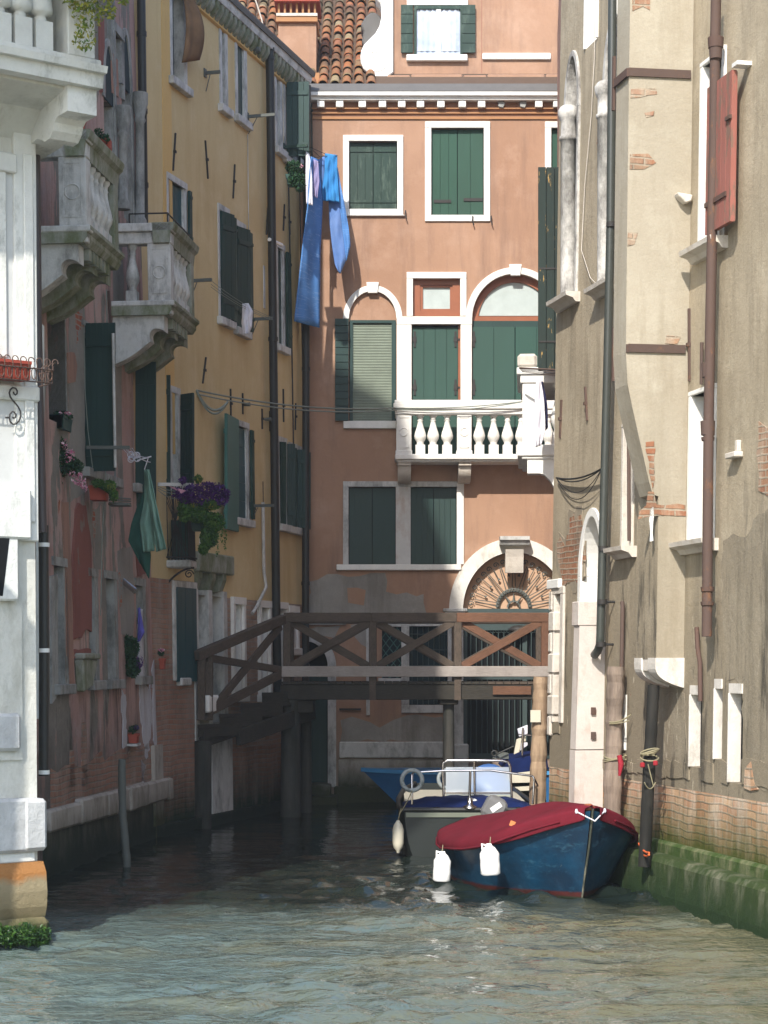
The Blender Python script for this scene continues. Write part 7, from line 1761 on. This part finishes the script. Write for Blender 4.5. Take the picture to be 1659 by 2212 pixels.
cloth('hanging_shirt', [(702, 331), (701, 370), (697, 400), (694, 433)], [(728.6, 335), (728, 360), (730, 400), (732.6, 437)], 37.2, 'blue_shirt', .035, 2.5, 'short bright blue shirt hanging in the middle of the laundry', group=LG)
cloth('hanging_trousers', [(709, 400), (711, 475), (717, 530), (723.5, 572), (733, 590)], [(722, 400), (733, 440), (740, 500), (748, 560), (735, 591)], 37.34, 'blue_pale', .03, 1, 'blue trouser leg hanging right of the bright blue shirt', group=LG)
cloth('hanging_trousers', [(722, 362), (733, 440), (740, 500), (748, 562)], [(729, 362), (744, 441), (753, 490), (757, 530), (748.5, 563)], 37.30, 'blue_cloth', .02, 1, 'outer fold of the blue trouser leg with its light painted in paler blue', group=LG)  # the paler blue paints sunlight on this fold
cloth('hanging_shirt', [(673, 342), (675, 400), (678, 424)], [(687, 348), (690, 390), (685, 428)], 36.75, 'lilac', .02, 1.5, 'small lilac top beside the blue sheet', group=LG)
cloth('hanging_towel', [(661, 327), (660, 380), (662, 440)], [(668, 333), (674, 380), (675, 444)], 36.6, 'white_cloth', .02, 1.5, 'narrow whitish towel at the left end of the blue laundry', group=LG)
mb = MB()
for a, b in (((662, 318), (690, 352)), ((664, 316), (702, 332)), ((676, 325), (698, 345)), ((690, 338), (729, 336)), ((672, 336), (690, 352)), ((672, 344), (700, 336))): mb.tube([at(*a, 37.2), at(*b, 37.2)], .006, 5)
mb.build('washing_line', M['iron'], None, label='thin cords and wire frame holding the blue laundry', cat='washing line', group='washing lines over the canal')
cloth('hanging_trousers', [(312, 1014), (312, 1080), (302, 1130), (310, 1193)], [(320, 1014), (330, 1070), (338, 1120), (333, 1190)], 28.0, 'green_cloth', .03, 1.5, 'left leg of the mint green trousers hanging by the pink house', group=LG)
cloth('hanging_trousers', [(314, 1014), (322, 1080), (330, 1130), (338, 1192)], [(322, 1014), (336, 1080), (345, 1125), (359, 1186)], 27.9, 'green_cloth', .035, 1.5, 'right leg of the mint green trousers hanging by the pink house', group=LG)
cloth('hanging_cloth', [(298, 1090), (284, 1130), (277, 1168), (302, 1215)], [(312, 1060), (318, 1120), (326, 1200), (322, 1250)], 28.1, 'dark_green_cloth', .03, 1, 'darker green cloth behind the mint green trousers', group=LG)
cloth('hanging_towel', [(298, 1314), (298, 1387)], [(302, 1312), (308, 1345), (312, 1366), (302, 1385)], 28.9, 'purple_cloth', .02, 1, 'violet cloth in the low window of the pink house', group=LG)
# bags of pegs and lines on the pink house
t_, z_ = PNK.hit(187, 967)
mb = MB(); mb.box(at(187, 0, 26.3).x, at(280, 0, 26.3).x, at(0, 970, 26.3).z, at(0, 963, 26.3).z, -26.33, -26.28); mb.build('drying_arm', M['iron_grey'], None, label='grey drying arm in front of the large open shutter of the pink house', cat='washing line arm', group='washing line arms on the left houses')
mb = MB(); rg = random.Random(4)
for k in range(5): mb.tube(sag(at(265+5*k, 968, 26.4), at(300+rg.uniform(-12, 28), 990+rg.uniform(-6, 12), 27.9), .04), .006, 5)
for k in range(6): c = at(282+rg.uniform(-4, 18), 985+rg.uniform(-4, 8), 27.5); mb.tube([c+Vector((.04*math.cos(a*.5), 0, .04*math.sin(a*.5))) for a in range(13)], .008, 5)
mb.tube([at(296, 995, 27.9), at(327, 986, 27.9)], .01, 5); mb.tube([at(312, 1014, 28), at(320, 990, 28)], .008, 5)
mb.build('washing_line', M['white_cloth'], None, label='tangle of pale cords and clips above the mint green trousers', cat='washing line', group='washing lines over the canal')
mb = MB(); a, b = at(341, 1046, 30.0), at(420, 1047, 30.4); mb.beam(a, b, .02, .05); mb.build('drying_arm', M['istrian_dull'], None, label='pale drying arm reaching to the purple petunias', cat='washing line arm', group='washing line arms on the left houses')
mb = MB()
for y0, y1, s_ in ((1054, 1056, .10), (1058, 1062, .14), (1050, 1054, .08)): mb.tube(sag(at(341, y0, 30), at(420, y1-6, 30.4), s_), .006, 5)
mb.build('washing_line', M['rope_grey'], None, label='slack cords under the pale drying arm by the petunias', cat='washing line', group='washing lines over the canal')
cloth('hanging_cloth', [(362, 1048), (370, 1052)], [(392, 1066), (402, 1060)], 30.2, 'petal_pink', .01, 1, 'crumpled pink and red cloth on the cords by the petunias', group=LG, nv=8, nu=8)
cloth('hanging_cloth', [(1159, 822), (1154, 880), (1152, 950), (1158, 966)], [(1168, 822), (1176, 870), (1178, 930), (1168, 962)], 27.75, 'white_cloth', .03, 1.5, 'pale grey cloth hanging from the neighbour balcony rail', group=LG)
cloth('hanging_cloth', [(1166, 824), (1166, 880), (1164, 930)], [(1172, 824), (1182, 870), (1184, 925), (1172, 935)], 27.85, 'navy_cloth', .02, 1.2, 'dark blue cloth hanging with the pale one on the neighbour balcony', group=LG)
mb = MB(); mb.tube([at(1122, 795, 28.0), at(1210, 799, 27.6)], .012, 6)
for k in range(4): mb.tube([at(1122+k*2, 797+2*k, 28.0), at(1205, 800+4*k, 27.7)], .005, 5)
mb.build('washing_line', M['rust'], None, label='rusty rod and thin lines over the neighbour balcony rail', cat='washing line', group='washing lines over the canal')
# long dangling cords in front of the pink shutter
mb = MB(); mb.tube([at(x, y, 26.6) for x, y in ((230, 625), (231, 700), (227, 900), (228, 1050), (221, 1150), (217, 1330))], .008, 5); mb.tube([at(x, y, 26.4) for x, y in ((180, 620), (184, 850), (190, 930), (200, 1010))], .006, 5)
mb.build('dangling_line', M['rope_grey'], None, label='long pale cords dangling down the pink house wall', cat='washing line')

# ================================================================ plants and pots on the left houses
def pot_box(px, Y, name, m, label, dy=.25, cat='planter', group='planters on the left houses'):
    (x0, y0), (x1, y1) = px; a, b = at(x0, y1, Y), at(x1, y0, Y)
    mb = MB(); e = (b.x-a.x)*.06
    mb.prism([(a.x+e, a.z), (b.x-e, a.z), (b.x, b.z-.04), (b.x+.012, b.z-.04), (b.x+.012, b.z), (a.x-.012, b.z), (a.x-.012, b.z-.04), (a.x, b.z-.04)], -Y-dy, -Y)
    return mb.build(name, M[m], None, label=label, cat=cat, group=group, bevel=.01)
def plant(blobs, Y, size, m, label, name='potted_plant', seed=1, dens=1.0, extra=None, group='plants on the left houses', cat='plant', trail=None):
    o = empty(name, at(blobs[0][0], blobs[0][1], Y), label, cat, group); rg = random.Random(seed)
    mb = MB()
    for x, y, rx_, ry_ in blobs:
        c = at(x, y, Y); ax_ = rx_*Y/FL; az_ = ry_*Y/FL; mb.leaves(c, (ax_, max(.1, ax_*.7), az_), int(dens*rx_*ry_*1.5), size, rng=rg)
    if trail:
        for x, y, l in trail:
            for k in range(10): c = at(x+rg.uniform(-2, 2), y+l*k/10, Y-.05); mb.leaves(c, (.02, .02, .03), 5, size*.8, rng=rg)
    mb.build('foliage', M[m], o)
    if extra:
        for em, ebl, es, ed in extra:
            mb = MB()
            for x, y, rx_, ry_ in ebl:
                c = at(x, y, Y-.06); mb.leaves(c, (rx_*Y/FL, max(.1, rx_*Y/FL*.7), ry_*Y/FL), int(ed*rx_*ry_), es, rng=rg)
            mb.build('flowers', M[em], o)
    mb = MB()
    for x, y, rx_, ry_ in blobs[:4]:
        for k in range(5): mb.tube([at(blobs[0][0]+rg.uniform(-4, 4), blobs[0][1]+6, Y), at(x+rg.uniform(-rx_, rx_)*.7, y+rg.uniform(-ry_, ry_)*.7, Y)], .005, 4)
    mb.build('stems', M['leaf_dark'], o)
    return o
pot_box(((412, 1118), (452, 1146)), 30.6, 'planter', 'planter', 'dark planter hanging under the purple petunias', group='planters on the left houses')
plant([(430, 1115, 34, 14), (462, 1128, 24, 22), (452, 1160, 20, 24), (420, 1105, 22, 16), (398, 1100, 14, 30), (440, 1185, 12, 14), (452, 1090, 26, 12), (428, 1035, 9, 9)], 30.3, .03, 'leaf', 'petunia plant with purple flowers and long hanging green foliage on the iron balcony', 'petunia_plant', 11, 1.5,
      extra=[('petal_purple', [(385, 1066, 12, 14), (395, 1038, 10, 8), (418, 1062, 24, 18), (448, 1056, 24, 16), (470, 1062, 22, 20), (480, 1080, 12, 14), (435, 1080, 22, 14), (402, 1078, 16, 12), (490, 1066, 8, 12)], .030, .85), ('leaf_yellow', [(430, 1034, 9, 8), (455, 1095, 14, 8), (420, 1092, 10, 6)], .025, .6)], trail=[(478, 1120, 60), (486, 1130, 62), (470, 1150, 55)])
pot_box(((99, 895), (137, 925)), 25.2, 'planter', 'planter', 'upper dark green planter by the brown downpipe')
mb = MB(); a, b, c, d = at(137, 896, 25.2), at(174, 917, 26.6), at(172, 946, 26.6), at(137, 924, 25.2); mb.add([a, b, c, d]+[p-Vector((.25, 0, 0)) for p in (a, b, c, d)], [(0, 1, 2, 3), (7, 6, 5, 4), (0, 4, 5, 1), (1, 5, 6, 2), (2, 6, 7, 3), (3, 7, 4, 0)]); mb.build('planter', M['planter'], None, label='long dark planter on the wall just right of the upper one by the downpipe', cat='planter', group='planters on the left houses')
plant([(140, 893, 10, 5), (125, 893, 10, 5), (150, 900, 8, 5)], 25.6, .022, 'leaf_dark', 'small plant with pink blossoms in the upper dark planter', 'potted_plant', 12, 1.2, extra=[('petal_pink', [(145, 893, 8, 3), (131, 892, 3, 3)], .02, 1.5)])
plant([(118, 965, 26, 28), (130, 1000, 34, 30), (112, 1035, 24, 26), (160, 1010, 20, 20), (110, 940, 14, 14)], 25.4, .026, 'leaf_dark', 'bushy plant with pink and white daisies on the pink house', 'potted_plant', 13, .9, extra=[('petal_pink', [(140, 960, 6, 14), (158, 1022, 14, 8), (170, 1035, 16, 14), (182, 1050, 8, 14), (150, 985, 12, 18)], .02, .35)])
pot_box(((104, 995), (138, 1042)), 25.5, 'planter', 'planter', 'large dark green planter under the daisies')
pot_box(((192, 1048), (230, 1080)), 26.3, 'flower_pot', 'pot', 'dull terracotta trough under the large open shutter', cat='flower pot')
plant([(212, 1044, 14, 10), (236, 1050, 14, 14), (246, 1070, 10, 14)], 26.2, .024, 'leaf', 'small leafy plant in the dull terracotta trough', 'potted_plant', 14, 1.2, extra=[('leaf_yellow', [(240, 1052, 10, 8)], .02, .7)])
mb = MB(); 
for k in range(3): mb.tube([at(236, 1074+6*k, 26.4), at(282, 1078+5*k, 26.9)], .012, 5)
mb.box(at(236, 0, 26.6).x, at(280, 0, 26.6).x, at(0, 1092, 26.6).z, at(0, 1088, 26.6).z, -26.8, -26.5); mb.build('wire_rack', M['iron_grey'], None, label='small wire rack on the pink house wall beside the terracotta trough', cat='rack')
mb = MB(); p = at(218, 318, 26.4); MB().box(at(204, 0, 26.4).x, at(238, 0, 26.4).x, at(0, 322, 26.4).z, at(0, 296, 26.4).z, -26.6, -26.4).build('flower_pot', M['pot'], None, label='terracotta pot on the far end of the nearer balcony rail', cat='flower pot', group='planters on the left houses', bevel=.02)
plant([(214, 290, 12, 14), (230, 300, 8, 12)], 26.4, .02, 'leaf_dark', 'sparse dark plant in the terracotta pot on the balcony rail', 'potted_plant', 15, .7)
pot_box(((124, 250), (178, 279)), 24.4, 'planter', 'pot', 'red brown trough standing on the nearer balcony rail')
plant([(282, 1400, 20, 26), (286, 1440, 18, 26), (272, 1385, 12, 14)], 28.6, .028, 'leaf_dark', 'dark green plant hanging from the low window of the pink house', 'potted_plant', 16, 1.2, extra=[('petal_purple', [(302, 1430, 8, 16)], .02, .6)])
pot_box(((277, 1585), (296, 1606)), 28.6, 'flower_pot', 'pot', 'small dark pot on its own ledge low on the pink house', cat='flower pot')
plant([(286, 1576, 9, 9), (294, 1572, 6, 7)], 28.6, .02, 'leaf_dark', 'small plant with purple flowers in the low pot', 'potted_plant', 17, 1.3, extra=[('petal_purple', [(294, 1572, 6, 6)], .016, 1.0)])
MB().box(at(274, 0, 28.7).x, at(300, 0, 28.7).x, at(0, 1611, 28.7).z, at(0, 1606, 28.7).z, -28.95, -28.5).build('pot_ledge', M['istrian_dull'], PB)
pot_box(((344, 1422), (354, 1446)), 30.0, 'flower_pot', 'pot', 'tiny pot at the corner of the pink house', cat='flower pot')
plant([(348, 1410, 7, 8)], 30.0, .018, 'leaf_dark', 'small geranium with pink flowers at the pink house corner', 'potted_plant', 18, 1.6, extra=[('petal_pink', [(349, 1404, 6, 5)], .016, 1.4)])
pot_box(((618, 375), (655, 398)), 35.6, 'planter', 'planter', 'dark planter under the far upper shutters of the ochre house')
plant([(636, 362, 20, 16), (640, 385, 18, 22), (648, 400, 12, 18)], 35.4, .026, 'leaf_dark', 'dark hanging plant with one pink flower beside the blue laundry', 'potted_plant', 19, 1.4, extra=[('petal_pink', [(651, 359, 4, 4)], .02, 2.0)])
mb = MB(); rg = random.Random(6)
for k in range(12): mb.tube([at(121, 1140+k*.5, 25.2), at(112+rg.uniform(-8, 22), 1085+rg.uniform(-15, 20), 25.2)], .006, 4)
mb.build('dry_plant', M['brown_paint'], None, label='withered plant by the pipe low on the pink house', cat='plant', group='plants on the left houses')

# ================================================================ thin summer haze over the canal
hz = MB(); hz.box(-32, 32, -1.6, 36, -62, 27)
hm = bpy.data.materials.new('haze_air'); hm.use_nodes = True; hn = hm.node_tree; hn.nodes.remove(hn.nodes['Principled BSDF'])
pv = hn.nodes.new('ShaderNodeVolumePrincipled'); pv.inputs['Color'].default_value = (.80, .88, .95, 1); pv.inputs['Density'].default_value = .0009; pv.inputs['Anisotropy'].default_value = .2
hn.links.new(pv.outputs[0], hn.nodes['Material Output'].inputs['Volume'])
hz.build('haze', hm, None, label='thin pale summer haze filling the canal', kind='stuff')
